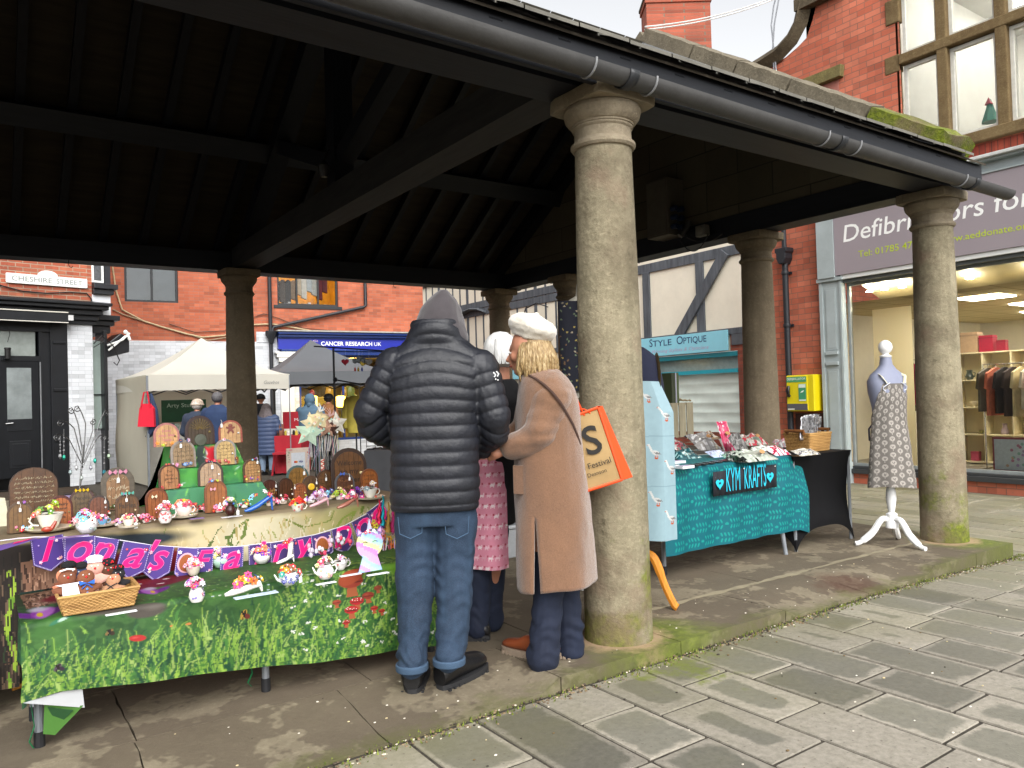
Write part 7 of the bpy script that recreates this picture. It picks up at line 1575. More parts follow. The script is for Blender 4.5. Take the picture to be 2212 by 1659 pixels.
for i in range(n_):
    a=P4[0]+U_*(i/n_);b=P4[0]+U_*((i+1)/n_); w0=Vector((0,.006*math.sin(i*1.3),0));w1=Vector((0,.006*math.sin((i+1)*1.3),0)); k.poly([a+w0,b+w1,b+V_+w1*.3,a+V_+w0*.3])
pn=k.build('banner',mat('black_felt','#1c1e26',.85),sg,50,solid=.003)
k=MB(); q=P4[0]-Vector((0,.010,0)); k.text('KYM',q+Un*Wd*.18+Vn*Hd*.14,Un,Vn,.25,wid=Wd*.21); k.text('KRAFTS',q+Un*Wd*.46+Vn*Hd*.14,Un,Vn,.25,wid=Wd*.345); k.build('lettering',mat('cyan_felt','#22bcd8',.7),pn,0,root=sg)
def heart(k,c,s,U,V,W,col=None,d=.003):
    pts=[(.5*(16*sin(t)**3)/16,.5*(13*cos(t)-5*cos(2*t)-2*cos(3*t)-cos(4*t))/16) for t in [2*PI*j/24 for j in range(24)]]
    k.prism([(-a*s,b*s) for a,b in pts],c,U,V,W,d,col=col)
for u,c_ in ((.08,1),(.87,2)):
    k=MB(); heart(k,q+Un*Wd*u+Vn*Hd*.5,.085,Un,Vn,Vector((0,-1,0)),lin('#22bcd8')); k.box(*(lambda p:(p.x-.011,p.x+.011,p.y-.006,p.y-.003,p.z-.006,p.z+.008))(q+Un*Wd*u+Vn*Hd*.52),col=lin('#1c4a5a')); k.build('felt_heart',FELT,pn,0,root=sg)
k=MB(); k.ball(q+Un*Wd*.455+Vn*Hd*1.0,.006,8); k.ball(q+Un*Wd*.96+Vn*Hd*.93,.005,8); k.build('pin_head',mat('pearl','#e8e4dc',.2),pn,root=sg)
# black stretch-covered table
o=root('stretch_covered_table',(5.85,4.2,0),0,'table in a tight black stretch cover with arched hems beside the turquoise cloth','table'); X0,X1,Y0,Y1=5.44,6.27,3.83,4.55; k=MB()
BC=mat('black_stretch','#08080b',.75,var=.2,spec=.2)
k.grid(lambda u,v:(X0+(X1-X0)*u,Y0+(Y1-Y0)*v,TZ-.004),4,4)
def cover(a,b,arch_):
    a=Vector(a);b=Vector(b); m_=(a+b)/2; cn=Vector((5.85,4.19,0))
    def f(u,v):
        p=a.lerp(b,u); bz=.0+arch_*max(0,1-abs(2*u-1)**3.0)**.8; z=TZ-.004-(TZ-bz)*v; pinch=.05*math.sin(min(1,v*1.1)*PI)*(.5+.5*math.sin(u*PI)); e=abs(2*u-1); d=(cn-p); d.z=0; d.normalize(); p=p+d*(pinch+.028*math.sin(v*PI)*e)
        return (p.x,p.y,z)
    k.grid(f,28,20)
cover((X0,Y0,0),(X1,Y0,0),.17); cover((X1,Y0,0),(X1,Y1,0),.17); cover((X1,Y1,0),(X0,Y1,0),.17); cover((X0,Y1,0),(X0,Y0,0),.17); k.build('stretch_cover',BC,o,70)
for x,y in ((X0+.02,Y0+.02),(X1-.02,Y0+.02),(X1-.02,Y1-.02),(X0+.02,Y1-.02)): k=MB(); k.tube([(x,y,0),(x,y,TZ-.03)],.014,8); k.build('leg',STEEL,o)
# goods
def placeD(px,py,lv): p=at(px,py,Z=lv); d=(p-Vector((0,0,EZ))).dot(FW); return p,FPX/d
FILM=vcol('packet_film',.12,spec=.8,bump=.9,bscale=22,var=.3,vs=30)
def packet(nm,label,px,py,w,h,col,cols=(),lv=TZ,th=.03,film=True,cat=None,tilt=.5,tag_=False):
    p,s=placeD(px,py,lv); W=w/s;H=h/s; o=root(nm,p,0,label,cat or nm.replace('_',' '),'packed sewing goods'); k=MB(); rr=random.Random(int(px*7+py)); 
    cl=[lin(col)]+[lin(c) for c in cols]
    def f(u,v):
        e=min(u,1-u,v,1-v)*2; z=p.z+.003+H*tilt*v+th*min(1,e*3)*(.6+.6*noise.noise((u*4+px,v*4,1)))
        return (p.x-W/2+W*u+.01*noise.noise((v*5,px,0)),p.y+H*(1.6*(1-tilt)+.35)*v+.01*noise.noise((u*5,py,0)),max(z,p.z+.002))
    cf=lambda u,v: cl[int(abs(noise.noise((u*3.5+px*.1,v*3.5,px*.01)))*2.2*len(cl))%len(cl)]
    k.grid(f,14,12,colf=cf); k.grid(lambda u,v:(f(1-u,v)[0],f(1-u,v)[1],p.z+.001),6,6,col=cl[0]); k.build('contents',FILM if film else FELT,o,60)
    if tag_: k=MB(); k.lathe([(.03,0),(.03,.003),(0,.004)],(p.x,p.y+H*.1,p.z+H*.5*tilt+th),12,ax=((1,0,0),(0,.5,.86),(0,-.86,.5)),sy=.6,col=lin('#b88a5c')); k.build('leather_tag',FELT,o)
    return o
for a in (('folded_pouch','glossy black folded pouch at the back left of the turquoise table',1518,955,56,26,'#121216',('#2a2a30','#c89a5a')),
 ('bagged_cushion','grey fabric in a clear bag with a leather tag, centre back of table',1535,972,70,46,'#8d8a88',('#a8a5a2','#d8d8d8'),TZ,.06,True,None,.7,True),
 ('bagged_cloth','red and white fabrics in clear film at the left of the turquoise table',1470,972,66,34,'#a83a48',('#d8d4d0','#5a8a80','#c86a74'),TZ,.05),
 ('bagged_fur','dark teal fluffy fabric in clear film near the heart sign',1492,992,74,30,'#1c4a50',('#2a5a60','#8ab0b0'),TZ,.05),
 ('gingham_pouch','pale blue pouch with tiny printed vans in film',1561,988,54,24,'#b8c8e8',('#d0dcf0','#a8a8c0'),TZ,.03),
 ('pink_gift_bag','tall red and pink spotted gift bag standing in the middle',1578,975,34,64,'#c82858',('#e04a78','#c82858','#f0d0dc'),TZ,.03,True,None,1.0,True),
 ('fur_pompom_pack','grey fur pompom in clear film beside the pink bag',1607,978,40,40,'#6a6866',('#8a8886','#4a4846'),TZ,.07,False,None,.8),
 ('sage_cloth_bag','sage green cloth pack with black print at the right front of the table',1650,996,104,42,'#a8b0a4',('#b8c0b4','#98a094','#2a2e2c'),TZ,.035,True,None,.5,True),
 ('striped_cloth_pack','folded cloths in film with a large tan oval tag behind the sage pack',1640,962,72,34,'#c8c0b8',('#c83a4a','#8a9a8a','#e8e0d8'),TZ,.05,True,None,.6,True),
 ('red_gift_pack','white and crimson gift pack at the right end of the turquoise table',1694,984,54,36,'#c82a50',('#e8e4e8','#d8d4e0'),TZ,.04),
 ('silver_pack','flat silver grey packets spilling onto the black table',1752,984,74,22,'#a8a498',('#c8c4b8','#e0e0dc','#2a3a5a'),TZ,.02),
 ('pink_packet','small pink packet hanging above the crates',1433,893,20,16,'#d8a8b0',('#c85a70',),1.05,.01),
 ('bagged_cushion','brown and cream fabric roll in film behind the grey cushion bag',1538,950,60,24,'#a88a6a',('#e0d4c4','#6a4a3a'),TZ,.05),
 ('bagged_cloth','charcoal and mint cloth in film in front of the pink gift bag',1598,995,60,26,'#5a625e',('#9ac0ac','#c8ccc8','#2e3230'),TZ,.04),
 ('striped_cloth_pack','pink and grey cloth stack in film behind the crimson pack',1702,966,44,22,'#c88a94',('#a8a8a8','#e8e4e0'),TZ,.05),
 ('bagged_cloth','dark red tartan cloth in film at the back left corner',1455,955,40,22,'#8a2434',('#3a2a2a','#c8b8a8'),TZ,.05),
 ('silver_pack','clear sheeny packet on top of the sage cloth pack',1655,975,50,18,'#c0c4bc',('#e8ece8','#8a8e88'),TZ+.05,.02),
 ('rolled_cloth_pack','rolled patterned cloths in film at back right of the table',1665,952,60,22,'#a89a94',('#d8d0cc','#8a5a5a'),TZ,.04)): packet(*a)
packet('plush_bear','small white bear soft toy leaning on the pink gift bag',1570,972,20,26,'#e8e6e0',(),TZ,.04,False,'soft toy',.9)
for i in range(9):
    p,s=placeD(1496+i*15.5,1010-i*2.4,TZ); o=root('black_wallet',p,0,'black card wallet in the front row on the turquoise table edge','wallet','row of black wallets along the cloth edge'); k=MB(); k.box(p.x-.035,p.x+.022,p.y-.0,p.y+.09,TZ+.003,TZ+.012,col=lin('#2a2a2c')); k.box(p.x-.03,p.x+.017,p.y+.01,p.y+.08,TZ+.012,TZ+.014,col=lin('#3e3e40')); k.build('sleeve',FILM,o,0,bev=.002)
for i,(px,py,l) in enumerate(((1455,1012,'white box of cards at the left end of the turquoise table'),(1470,1002,'white flat box behind the first card box'),(1488,1013,'long white card pack beside the black wallets'))):
    p,s=placeD(px,py,TZ); o=root('card_box',p,0,l,'box'); k=MB(); k.box(p.x-.06,p.x+.06,p.y,p.y+.07,TZ+.003,TZ+.022,col=lin('#dcdfe4')); k.box(p.x-.055,p.x+.03,p.y-.001,p.y+.06,TZ+.0222,TZ+.0232,col=lin('#b8a8c8')); k.build('carton',TR,o,0,bev=.002)
p,s=placeD(1448,1004,TZ); o=root('heart_sign',p,0,'white plaque with a blue heart standing at the left of the turquoise table','sign'); k=MB(); k.prism([(-.035,0),(.035,0),(.038,.09),(.02,.12),(-.02,.12),(-.038,.09)],(p.x,p.y,TZ),(1,0,0),(0,0,1),(0,1,0),.008,col=lin('#e6e8ea')); k.build('plaque',TR,o,0); k=MB(); heart(k,Vector((p.x-.006,p.y-.001,TZ+.07)),.075,Vector((1,0,0)),Vector((0,0,1)),Vector((0,-1,0)),lin('#5a8ab0')); k.build('heart',TR,o,0)
# crates and green box at the back
p,s=placeD(1468,945,TZ); W=95/s;H=75/s
o=root('slatted_crate',p,0,'cream painted slatted wooden crate standing at the back of the turquoise table','crate'); k=MB()
for i in range(4): a=-W/2+W*(.02+.25*i); k.box(p.x+a,p.x+a+W*.21,p.y,p.y+.012,TZ,TZ+H)
k.box(p.x-W/2,p.x+W/2,p.y+.012,p.y+.03,TZ,TZ+.03); k.box(p.x-W/2,p.x+W/2,p.y+.012,p.y+.03,TZ+H-.03,TZ+H); k.box(p.x-W/2,p.x-W/2+.014,p.y+.013,p.y+.20,TZ,TZ+H); k.build('slats',woodmat('crate_wood','#8d8570','#b0a78e',.8,2),o,0,bev=.002)
k=MB(); k.box(p.x-W/2-.09,p.x-W/2-.01,p.y-.02,p.y+.2,TZ,TZ+H*.97); o=k.build('dark_wicker_box',mat('dark_wicker','#3a3026',.9,var=.5,scale=30,bump=.8),None,0); tag(o,'dark woven box beside the slatted crate behind the blue apron','box')
k=MB(); z=TZ+H; k.box(p.x-.10,p.x+.03,p.y+.01,p.y+.16,z,z+65/s,col=lin('#4a5a34')); k.box(p.x-.035,p.x-.015,p.y+.004,p.y+.01,z,z+65/s,col=lin('#b8b8c8')); k.box(p.x-.10,p.x-.04,p.y+.006,p.y+.01,z,z+65/s,col=lin('#2f3a24')); o=k.build('green_box',TR,None,0,bev=.003); tag(o,'olive green upright box with a pale ribbon on top of the slatted crate','box')
k=MB(); k.grid(lambda u,v:(p.x+.03+.22*u,p.y+.02+.1*v,z+.02+.02*noise.noise((u*4,v*4,0))+.02*(1-u)),8,6,col=lin('#a89a7a')); o=k.build('folded_sack',FELT,None,60,solid=.012); tag(o,'beige folded cloth lying on the slatted crate','cloth')
# wicker basket with silver packs on the black table
p,s=placeD(1770,974,TZ); W=80/s
o=root('wicker_basket',p,0,'golden wicker basket with wooden handles full of silver foil packs on the black table','basket'); basket(o,p.x-W/2+.02,p.x+W/2-.02,p.y,p.y+.22,TZ,.155,.018,12)
for sx in (-1,1):
    k=MB(); x=p.x+sx*(W/2+.01); k.tube([(x,p.y+.03,TZ+.155),(x+sx*.02,p.y+.02,TZ+.18),(x+sx*.02,p.y+.2,TZ+.18),(x,p.y+.19,TZ+.155)],.014,8); k.build('handle',woodmat('handle_wood','#5a3418','#8a5a30',.5),o)
for i in range(4):
    q=root('foil_pack',(p.x-.1+.06*i,p.y+.08,TZ+.1),0,'crinkled silver foil pack standing in the wicker basket','packet','silver foil packs in the basket'); k=MB(); x0=p.x-.20+.085*i; y=p.y+.05+.035*i; h=.20-.02*(i%2)+.03*(i==1)
    k.grid(lambda u,v:(x0+.20*u+.03*v,y+.012*noise.noise((u*6,v*6,i)),TZ+.10+h*v*(1+.04*u)),10,10,colf=lambda u,v:lin(['#c8c8cc','#e4e4e8','#9a9a9e'][int(abs(noise.noise((u*5,v*5,i)))*9)%3])); k.build('foil',vcol('foil_silver',.2,.7,bump=1,bscale=30,var=.4),q,40,solid=.006)
# ================================================================ dress forms
WG=mat('white_gloss','#e6e6e6',.3,var=.03)
def spline(pts,n=6):
    P=[Vector(p) for p in pts]; out=[]
    for i in range(len(P)-1):
        a,b,c,d=P[max(i-1,0)],P[i],P[i+1],P[min(i+2,len(P)-1)]
        for t in range(n):
            t/=n; out.append(.5*((2*b)+(c-a)*t+(2*a-5*b+4*c-d)*t*t+(3*b-a-3*c+d)*t**3))
    return out+[P[-1]]
def loftm(k,rings,n=28,ex=2.3,cap=True,m=None,col=None,X=Vector((1,0,0)),Y=Vector((0,1,0)),cf=None):
    idx=[]
    for c,rx,ry in rings:
        c=Vector(c); pts=[]
        for j in range(n):
            t=2*PI*j/n; a=cos(t);b=sin(t); pts.append(c+X*(rx*math.copysign(abs(a)**(2/ex),a))+Y*(ry*math.copysign(abs(b)**(2/ex),b)))
        idx.append(k._a(pts))
    for q,(a,b) in enumerate(zip(idx,idx[1:])):
        for j in range(n): k.face((a+j,a+(j+1)%n,b+(j+1)%n,b+j),cf(j/n,q/(len(idx)-1)) if cf else col,m)
    if cap: k.face([idx[0]+j for j in reversed(range(n))],col,m); k.face([idx[-1]+j for j in range(n)],col,m)
def tripod(o,c,zc,m,az0=0,r=.27,h0=.0):
    for i in range(3):
        a=az0+2*PI*i/3; d=Vector((cos(a),sin(a),0)); zf=hz(c.x+d.x*r,c.y+d.y*r)
        pts=spline([c+Vector((0,0,zc)),c+d*.08+Vector((0,0,zc+.01)),c+d*r*.55+Vector((0,0,zc*.55)),c+d*r*.75+Vector((0,0,zf+.06)),c+d*r*.95+Vector((0,0,zf+.022)),c+d*r*1.08+Vector((0,0,zf+.016))])
        k=MB(); L=len(pts); k.tube(pts,[.030-.008*abs(2*j/L-1) if j<L*.7 else .019 for j in range(L)],8,flat=1.0); k.build('foot_leg',m,o)
C1=Vector((6.17,3.50,0)); o=root('dress_form',(C1.x,C1.y,0),R(-20),'lilac grey dress form in a grey apron printed with white trees on a white tripod','mannequin')
XA=Vector((.92,-.39,0)); YA=Vector((.39,.92,0))
zt=lambda y:EZ+(834-y)/259.
k=MB(); rings=[((0,0,zt(1000)),.135,.10),((0,0,zt(960)),.15,.115),((0,0,zt(915)),.115,.09),((0,0,zt(880)),.125,.10),((0,0,zt(845)),.155,.115),((0,0,zt(822)),.165,.10),((0,0,zt(808)),.14,.075),((0,0,zt(797)),.085,.06),((.0,0,zt(787)),.05,.048),((0,0,zt(773)),.042,.042),((0,0,zt(768)),.04,.04)]
C=at(1918,900,d=6.42); C.z=0; loftm(k,[(C+Vector(c),a,b) for c,a,b in rings],X=XA,Y=YA,col=lin('#80859a'))
k.build('torso',vcol('form_cloth',.6,var=.08),o,60)
k=MB()
for s in (-1,1):
    for a_,b_ in ((.02,.04),(.08,.10)):
        k.tube([C+XA*(s*(a_+.035*math.sin(t)))-YA*(.095+.004*t*(a_>.05))+Vector((0,0,zt(845)+.018*t)) for t in range(5)],.004,5,col=lin('#d8dcea'))
k.build('scroll_print',TR,o)
k=MB(); k.lathe([(.045,0),(.05,.01),(.03,.02),(.022,.03),(.042,.045),(.053,.065),(.056,.088),(.050,.112),(.034,.132),(.014,.143),(0,.145)],C+Vector((0,0,zt(771))),20); k.build('neck_knob',WG,o)
k=MB(); z1=zt(1035); k.lathe([(r_,z1-d_) for r_,d_ in ((.03,-.1),(.03,0),(.045,.02),(.03,.05),(.038,.10),(.042,.16),(.030,.24),(.022,.27),(.045,.285),(.04,.33),(.05,.35),(.05,.40),(.0,.41))],(C.x,C.y,0),20); k.build('pole',WG,o)
tripod(o,Vector((C.x,C.y,0)),z1-.34,WG,R(-100),.28)
ca=Canvas(.62,.88,.006,'#6f6a65'); ca.k=.85
for i in range(10):
    for j in range(14):
        x=.03+.068*i; y=.03+.068*j+(.034 if i%2 else 0); ca.ell(x,y,.028,.022,'#aaa49c',soft=.15); ca.stroke([(x,y),(x,y+.036)],.004,.003,'#a8a29a')
        for q in range(3): ca.stroke([(x,y+.01),(x-.012+.012*q,y-.010)],.002,.001,'#7a756f')
def apr(x,t):
    u=x/.62; z=zt(828)-.86*t/.88; th=(-.5+u)*(1.0+1.15*min(1,t/.30))*1.5-PI/2; fl_=.0+.06*t
    zz=[zt(828),zt(860),zt(880),zt(915),zt(960),zt(1042)]; rx=[.150,.155,.150,.150,.172,.205]; ry=[.108,.120,.115,.115,.135,.16]
    a=float(np.interp(-z,[-q for q in zz],rx))+.006; b=float(np.interp(-z,[-q for q in zz],ry))+.006; w_=.01*t*math.sin(u*22)+.006*noise.noise((u*5,t*6,0))
    p=C+XA*((a+w_)*cos(th))+YA*((b+w_)*sin(th)); return (p.x,p.y,z+.02*t*math.sin(u*5))
ap=cloth_from(ca,apr,'apron',vcol('apron_print',.85,var=.08,bump=.2,bscale=200),o)
for s in (-1,1): k=MB(); k.tube([C+XA*(s*.08)-YA*.112+Vector((0,0,zt(828))),C+XA*(s*.11)-YA*.085+Vector((0,0,zt(812))),C+XA*(s*.10)+YA*.0+Vector((0,0,zt(803)))],.012,6,flat=.3,col=lin('#d8d4b8')); k.build('strap',TR,ap,root=o)
k=MB(); k.tube([C+XA*(-.14)+Vector((0,0,zt(912))),C+XA*(-.17)+YA*.02+Vector((0,0,zt(925))),C+XA*(-.16)+YA*.03+Vector((0,0,zt(950)))],.008,6,col=lin('#1c2030')); k.build('waist_tie',TR,ap,root=o)
# second form: pale blue goose apron and navy bust, partly behind the column
D2=Vector((3.36,3.52,0)); o=root('dress_form',D2,0,'dress form with navy bust and pale blue goose print apron behind the near column','mannequin'); zq=lambda y:EZ+(851-y)/348.
E2=at(1382,850,d=4.78); E2.z=0
k=MB(); loftm(k,[(E2+Vector((0,0,zq(y))),a,b) for y,a,b in ((900,.11,.09),(885,.135,.12),(860,.15,.13),(830,.148,.13),(795,.13,.11),(770,.105,.085),(757,.06,.055),(750,.03,.03))],X=RC,Y=_F0,col=lin('#14182e')); k.build('bust',FELT,o,60)
k=MB(); k.lathe([(.10,0),(.12,.012),(.05,.02),(0,.02)],E2+RC*.10+Vector((0,0,zq(815))),18,ax=(_Z,_F0,RC),sx=1.3,col=lin('#5a4a2c')); k.build('side_cap',TR,o)
cg=Canvas(.36,1.02,.005,'#a8c8d2')
def goose(x,y,s=1):
    cg.ell(x,y,.028*s,.017*s,'#e8e8e6',rot=.3,soft=.2); cg.stroke([(x-.022*s,y-.006),(x-.034*s,y-.034*s),(x-.040*s,y-.046*s)],.007,.005,'#ecece8'); cg.ell(x-.043*s,y-.05*s,.009,.007,'#ecece8'); cg.stroke([(x-.05*s,y-.05*s),(x-.058*s,y-.048*s)],.003,.002,'#d8602a')
    for q in range(4): cg.stroke([(x-.01+.01*q,y-.004),(x+.012+.008*q,y+.010)],.002,.001,'#8a8a8a')
    cg.stroke([(x,y+.016),(x-.002,y+.030)],.003,.003,'#d8602a'); cg.stroke([(x+.01,y+.016),(x+.012,y+.030)],.003,.003,'#d8602a'); cg.ell(x+.004,y+.034,.014,.005,'#d8602a')
for x,y in ((.20,.10),(.30,.22),(.11,.30),(.22,.46),(.33,.56),(.10,.60),(.22,.76),(.32,.88),(.10,.92)): goose(x,y)
cg.stroke([(0,.36),(.36,.35)],.002,.002,'#8fb0ba'); cg.stroke([(0,.68),(.36,.67)],.002,.002,'#8fb0ba')
AX=RC.copy(); AX.z=0; AX.normalize()
def gap(x,t):
    u=x/.36; l=-.14+.325*u if t>.2 else (-.14+(.325-.08*(1-t/.2))*u); z=zq(822)-.962*t/1.02; p=E2+AX*l-_F0*(.150-.10*max(0,u-.75)*2+.012*math.sin(u*9+t*2)*min(1,t*2)); return (p.x,p.y,z-.012*u)
cloth_from(cg,gap,'apron',MATS['apron_print'],o)
OR=woodmat('orange_wood','#b8701e','#dc9438',.35,2)
k=MB(); k.tube([(E2.x,E2.y,.30),(E2.x,E2.y,zq(880))],.022,10); k.build('pole',OR,o)
f_=at(1464,1318,Z=0); d_=(f_-Vector((E2.x,E2.y,0))); d_.z=0
for i in range(3):
    dd=Matrix.Rotation(2*PI*i/3,3,'Z')@d_; r_=1.0
    pts=spline([Vector((E2.x,E2.y,.33)),Vector((E2.x,E2.y,.33))+dd*.3+Vector((0,0,-.03)),Vector((E2.x,E2.y,.14))+dd*.62,Vector((E2.x,E2.y,.035))+dd*.88,Vector((E2.x,E2.y,.015))+dd*1.0]); k=MB(); k.tube(pts,[.024]*10+[.02]*(len(pts)-10),8,flat=1.2); k.build('foot_leg',OR,o)
# third form: cream shoulder and navy duck print apron hanging behind
E3=at(1262,760,d=5.4); o=root('dress_form',(E3.x,E3.y,0),0,'cream dress form with navy duck print apron half hidden behind the near column','mannequin')
z3=lambda y:EZ+(855-y)/307.
k=MB(); loftm(k,[(Vector((E3.x,E3.y,z3(y))),a,b) for y,a,b in ((860,.13,.11),(800,.15,.12),(740,.12,.10),(700,.13,.11),(670,.125,.09),(650,.10,.06),(640,.05,.05),(615,.04,.04))],X=RC,Y=_F0,col=lin('#c8c2b4')); k.build('torso',MATS['form_cloth'],o,60)
k=MB(); k.tube([(E3.x,E3.y,0),(E3.x,E3.y,z3(850))],.02,8); k.lathe([(.18,0),(.18,.02),(.03,.04)],(E3.x,E3.y,0),20); k.build('pole',WG,o)
cn=Canvas(.34,.62,.006,'#171a2c')
for _ in range(90): x,y=rc.random()*.34,rc.random()*.62; cn.ell(x,y,.010,.006,rc.choice(['#b8a45a','#c8b89a','#8a6a4a','#7a8a6a']),rot=rc.uniform(-1,1))
def nap(x,t): u=x/.34; p=Vector((E3.x,E3.y,z3(655)-.62*t/.62))+AX*(-.165+.30*u-.02*(1-t))-_F0*(.14+.01*math.sin(u*12)); return tuple(p)
cloth_from(cn,nap,'apron',MATS['apron_print'],o)
# white storage tubs behind the shoppers
for i,(px,py,w,h,c,l) in enumerate(((1090,1195,50,44,'#b9bcc0','pale grey lidded storage tub on the floor behind the woman in the camel coat'),(1096,1120,40,40,'#8d9094','smaller grey tub stacked on the pale storage tub'))):
    p=at(px,1212,Z=0) if i==0 else None
    if i==0: base=p; z0=0
    k=MB(); X_=base.x;Y_=base.y+.05; H_=.24; k.box(X_-.20,X_+.22,Y_,Y_+.4,z0,z0+H_,col=lin(c)); k.box(X_-.22,X_+.24,Y_-.02,Y_+.42,z0+H_,z0+H_+.03,col=lin('#c9ccd0')); o=k.build('storage_tub',TR,None,0,bev=.012); tag(o,l,'storage tub'); z0+=H_+.03
# ================================================================ people
SKIN=mat('skin','#b98066',.55,var=.08,scale=12)
FWD=_F0; RT=Vector((AX.x,AX.y,0))
def remeshed(k,name,mt,parent,vox,sm=4,disp=None,smooth=True,root_=None):
    me=bpy.data.meshes.new('tmp'); me.from_pydata(k.v,[],k.f); o=bpy.data.objects.new('tmp',me); COL.objects.link(o)
    m=o.modifiers.new('r','REMESH'); m.mode='VOXEL'; m.voxel_size=vox; s=o.modifiers.new('s','SMOOTH'); s.factor=.5; s.iterations=sm
    bpy.context.view_layer.update(); dg=bpy.context.evaluated_depsgraph_get(); m2=bpy.data.meshes.new_from_object(o.evaluated_get(dg)); bpy.data.objects.remove(o); bpy.data.meshes.remove(me)
    n_=len(m2.vertices); co=np.empty(n_*3,dtype=np.float32); m2.vertices.foreach_get('co',co); co=co.reshape(-1,3).astype(float); no=np.array([v.normal[:] for v in m2.vertices])
    if disp is not None: co=co+no*disp(co,no)[:,None]
    r=root_ or parent
    Mi=np.array(ROOTINV[r.name]); co=co@Mi[:3,:3].T+Mi[:3,3]; m2.vertices.foreach_set('co',co.astype(np.float32).ravel())
    m2.materials.clear(); m2.materials.append(mt); m2.polygons.foreach_set('use_smooth',[smooth]*len(m2.polygons)); m2.update()
    m2.name=name; o=bpy.data.objects.new(name,m2); COL.objects.link(o); o.parent=parent; return o
def cap(k,a,b,ra,rb,n=14):
    a=Vector(a);b=Vector(b); k.tube([a,b],[ra,rb],n); k.ball(a,ra*1.0,n); k.ball(b,rb*1.0,n)
def limb(k,pts,rs):
    for (a,b),(ra,rb) in zip(zip(pts,pts[1:]),zip(rs,rs[1:])): cap(k,a,b,ra,rb)
def npn(co,sc,seed=0): return np.array([noise.noise((p[0]*sc+seed,p[1]*sc,p[2]*sc)) for p in co])
def segd(co,a,b):
    a=np.array(a);b=np.array(b);d=b-a;L=np.dot(d,d); t=np.clip(((co-a)@d)/L,0,1); q=a+t[:,None]*d; return np.linalg.norm(co-q,axis=1),t*math.sqrt(L)
def quilt(trunk_c,arms,pitch,amp,zoff=0,arc=.10,hw=.24):
    def f(co,no):
        lat=(co-np.array(trunk_c))@np.array(RT); s=(co[:,2]+zoff+arc*(lat/hw)**2*np.clip((co[:,2]-trunk_c[2])/.25+.5,0,1.3))/pitch
        best=np.abs(lat)/1.0*0+.135; dtr=np.abs(lat); use=np.zeros(len(co),int); sv=s.copy()
        for arm in arms:
            acc=0; dm=np.full(len(co),9.); sm_=np.zeros(len(co))
            for a,b in zip(arm,arm[1:]):
                d,t=segd(co,a,b); w_=d<dm; dm[w_]=d[w_]; sm_[w_]=t[w_]+acc; acc+=(Vector(b)-Vector(a)).length
            inn=(dm<.098)&(np.abs(lat)>hw*.80); sv[inn]=(sm_[inn]/pitch/.95+.3)
        ph=np.abs(np.sin(PI*sv)); pf=ph**.55
        return amp*(pf-.75)+amp*.30*npn(co,9,3)+amp*.16*npn(co,30,9)
    return f
def head(k,c,r,face=None,up=None):
    """skull + jaw + nose + ears, face = unit direction of the gaze"""
    c=Vector(c);f=Vector(face or (0,1,0)).normalized();u=Vector(up or (0,0,1)); s=f.cross(u).normalized()
    k.ball(c+u*.02-f*.008,(r*.98,r*.98,r*1.12),16); cap(k,c+f*r*.35-u*r*.25,c+f*r*.62-u*r*.95,r*.62,r*.34); cap(k,c+f*r*.95+u*r*.12,c+f*r*1.22-u*r*.22,r*.10,r*.15); k.ball(c+f*r*.72+u*r*.28,r*.34,10)
    k.ball(c+f*r*.95-u*r*.55,(r*.2,r*.2,r*.12),8); k.ball(c+f*r*.93-u*r*.72,(r*.17,r*.17,r*.1),8)
    for q in (-1,1): k.ball(c+s*(q*r*.92)-u*r*.05,(r*.18,r*.22,r*.3),8); k.ball(c+f*r*.62+s*(q*r*.42)-u*r*.15,r*.34,8)
def hand(k,w,d,side,s=1.0,curl=.5):
    """palm and five separate bent fingers"""
    w=Vector(w);d=Vector(d).normalized();side=Vector(side).normalized(); n_=d.cross(side).normalized(); cap(k,w,w+d*.075*s,.026*s,.034*s)
    for i in range(4):
        b0=w+d*.085*s+side*((i-1.5)*.019*s); L=(.034,.040,.037,.028)[i]*s; p1=b0+d*L*cos(curl)+n_*L*sin(curl); p2=p1+d*L*.8*cos(curl*2)+n_*L*.8*sin(curl*2); p3=p2+d*L*.5*cos(curl*2.6)+n_*L*.5*sin(curl*2.6); limb(k,[b0,p1,p2,p3],[.0095*s,.009*s,.008*s,.007*s])
    t0=w+d*.02*s+side*.026*s; limb(k,[t0,t0+d*.03*s+side*.022*s,t0+d*.058*s+side*.022*s+n_*.012*s],[.012*s,.0105*s,.009*s])
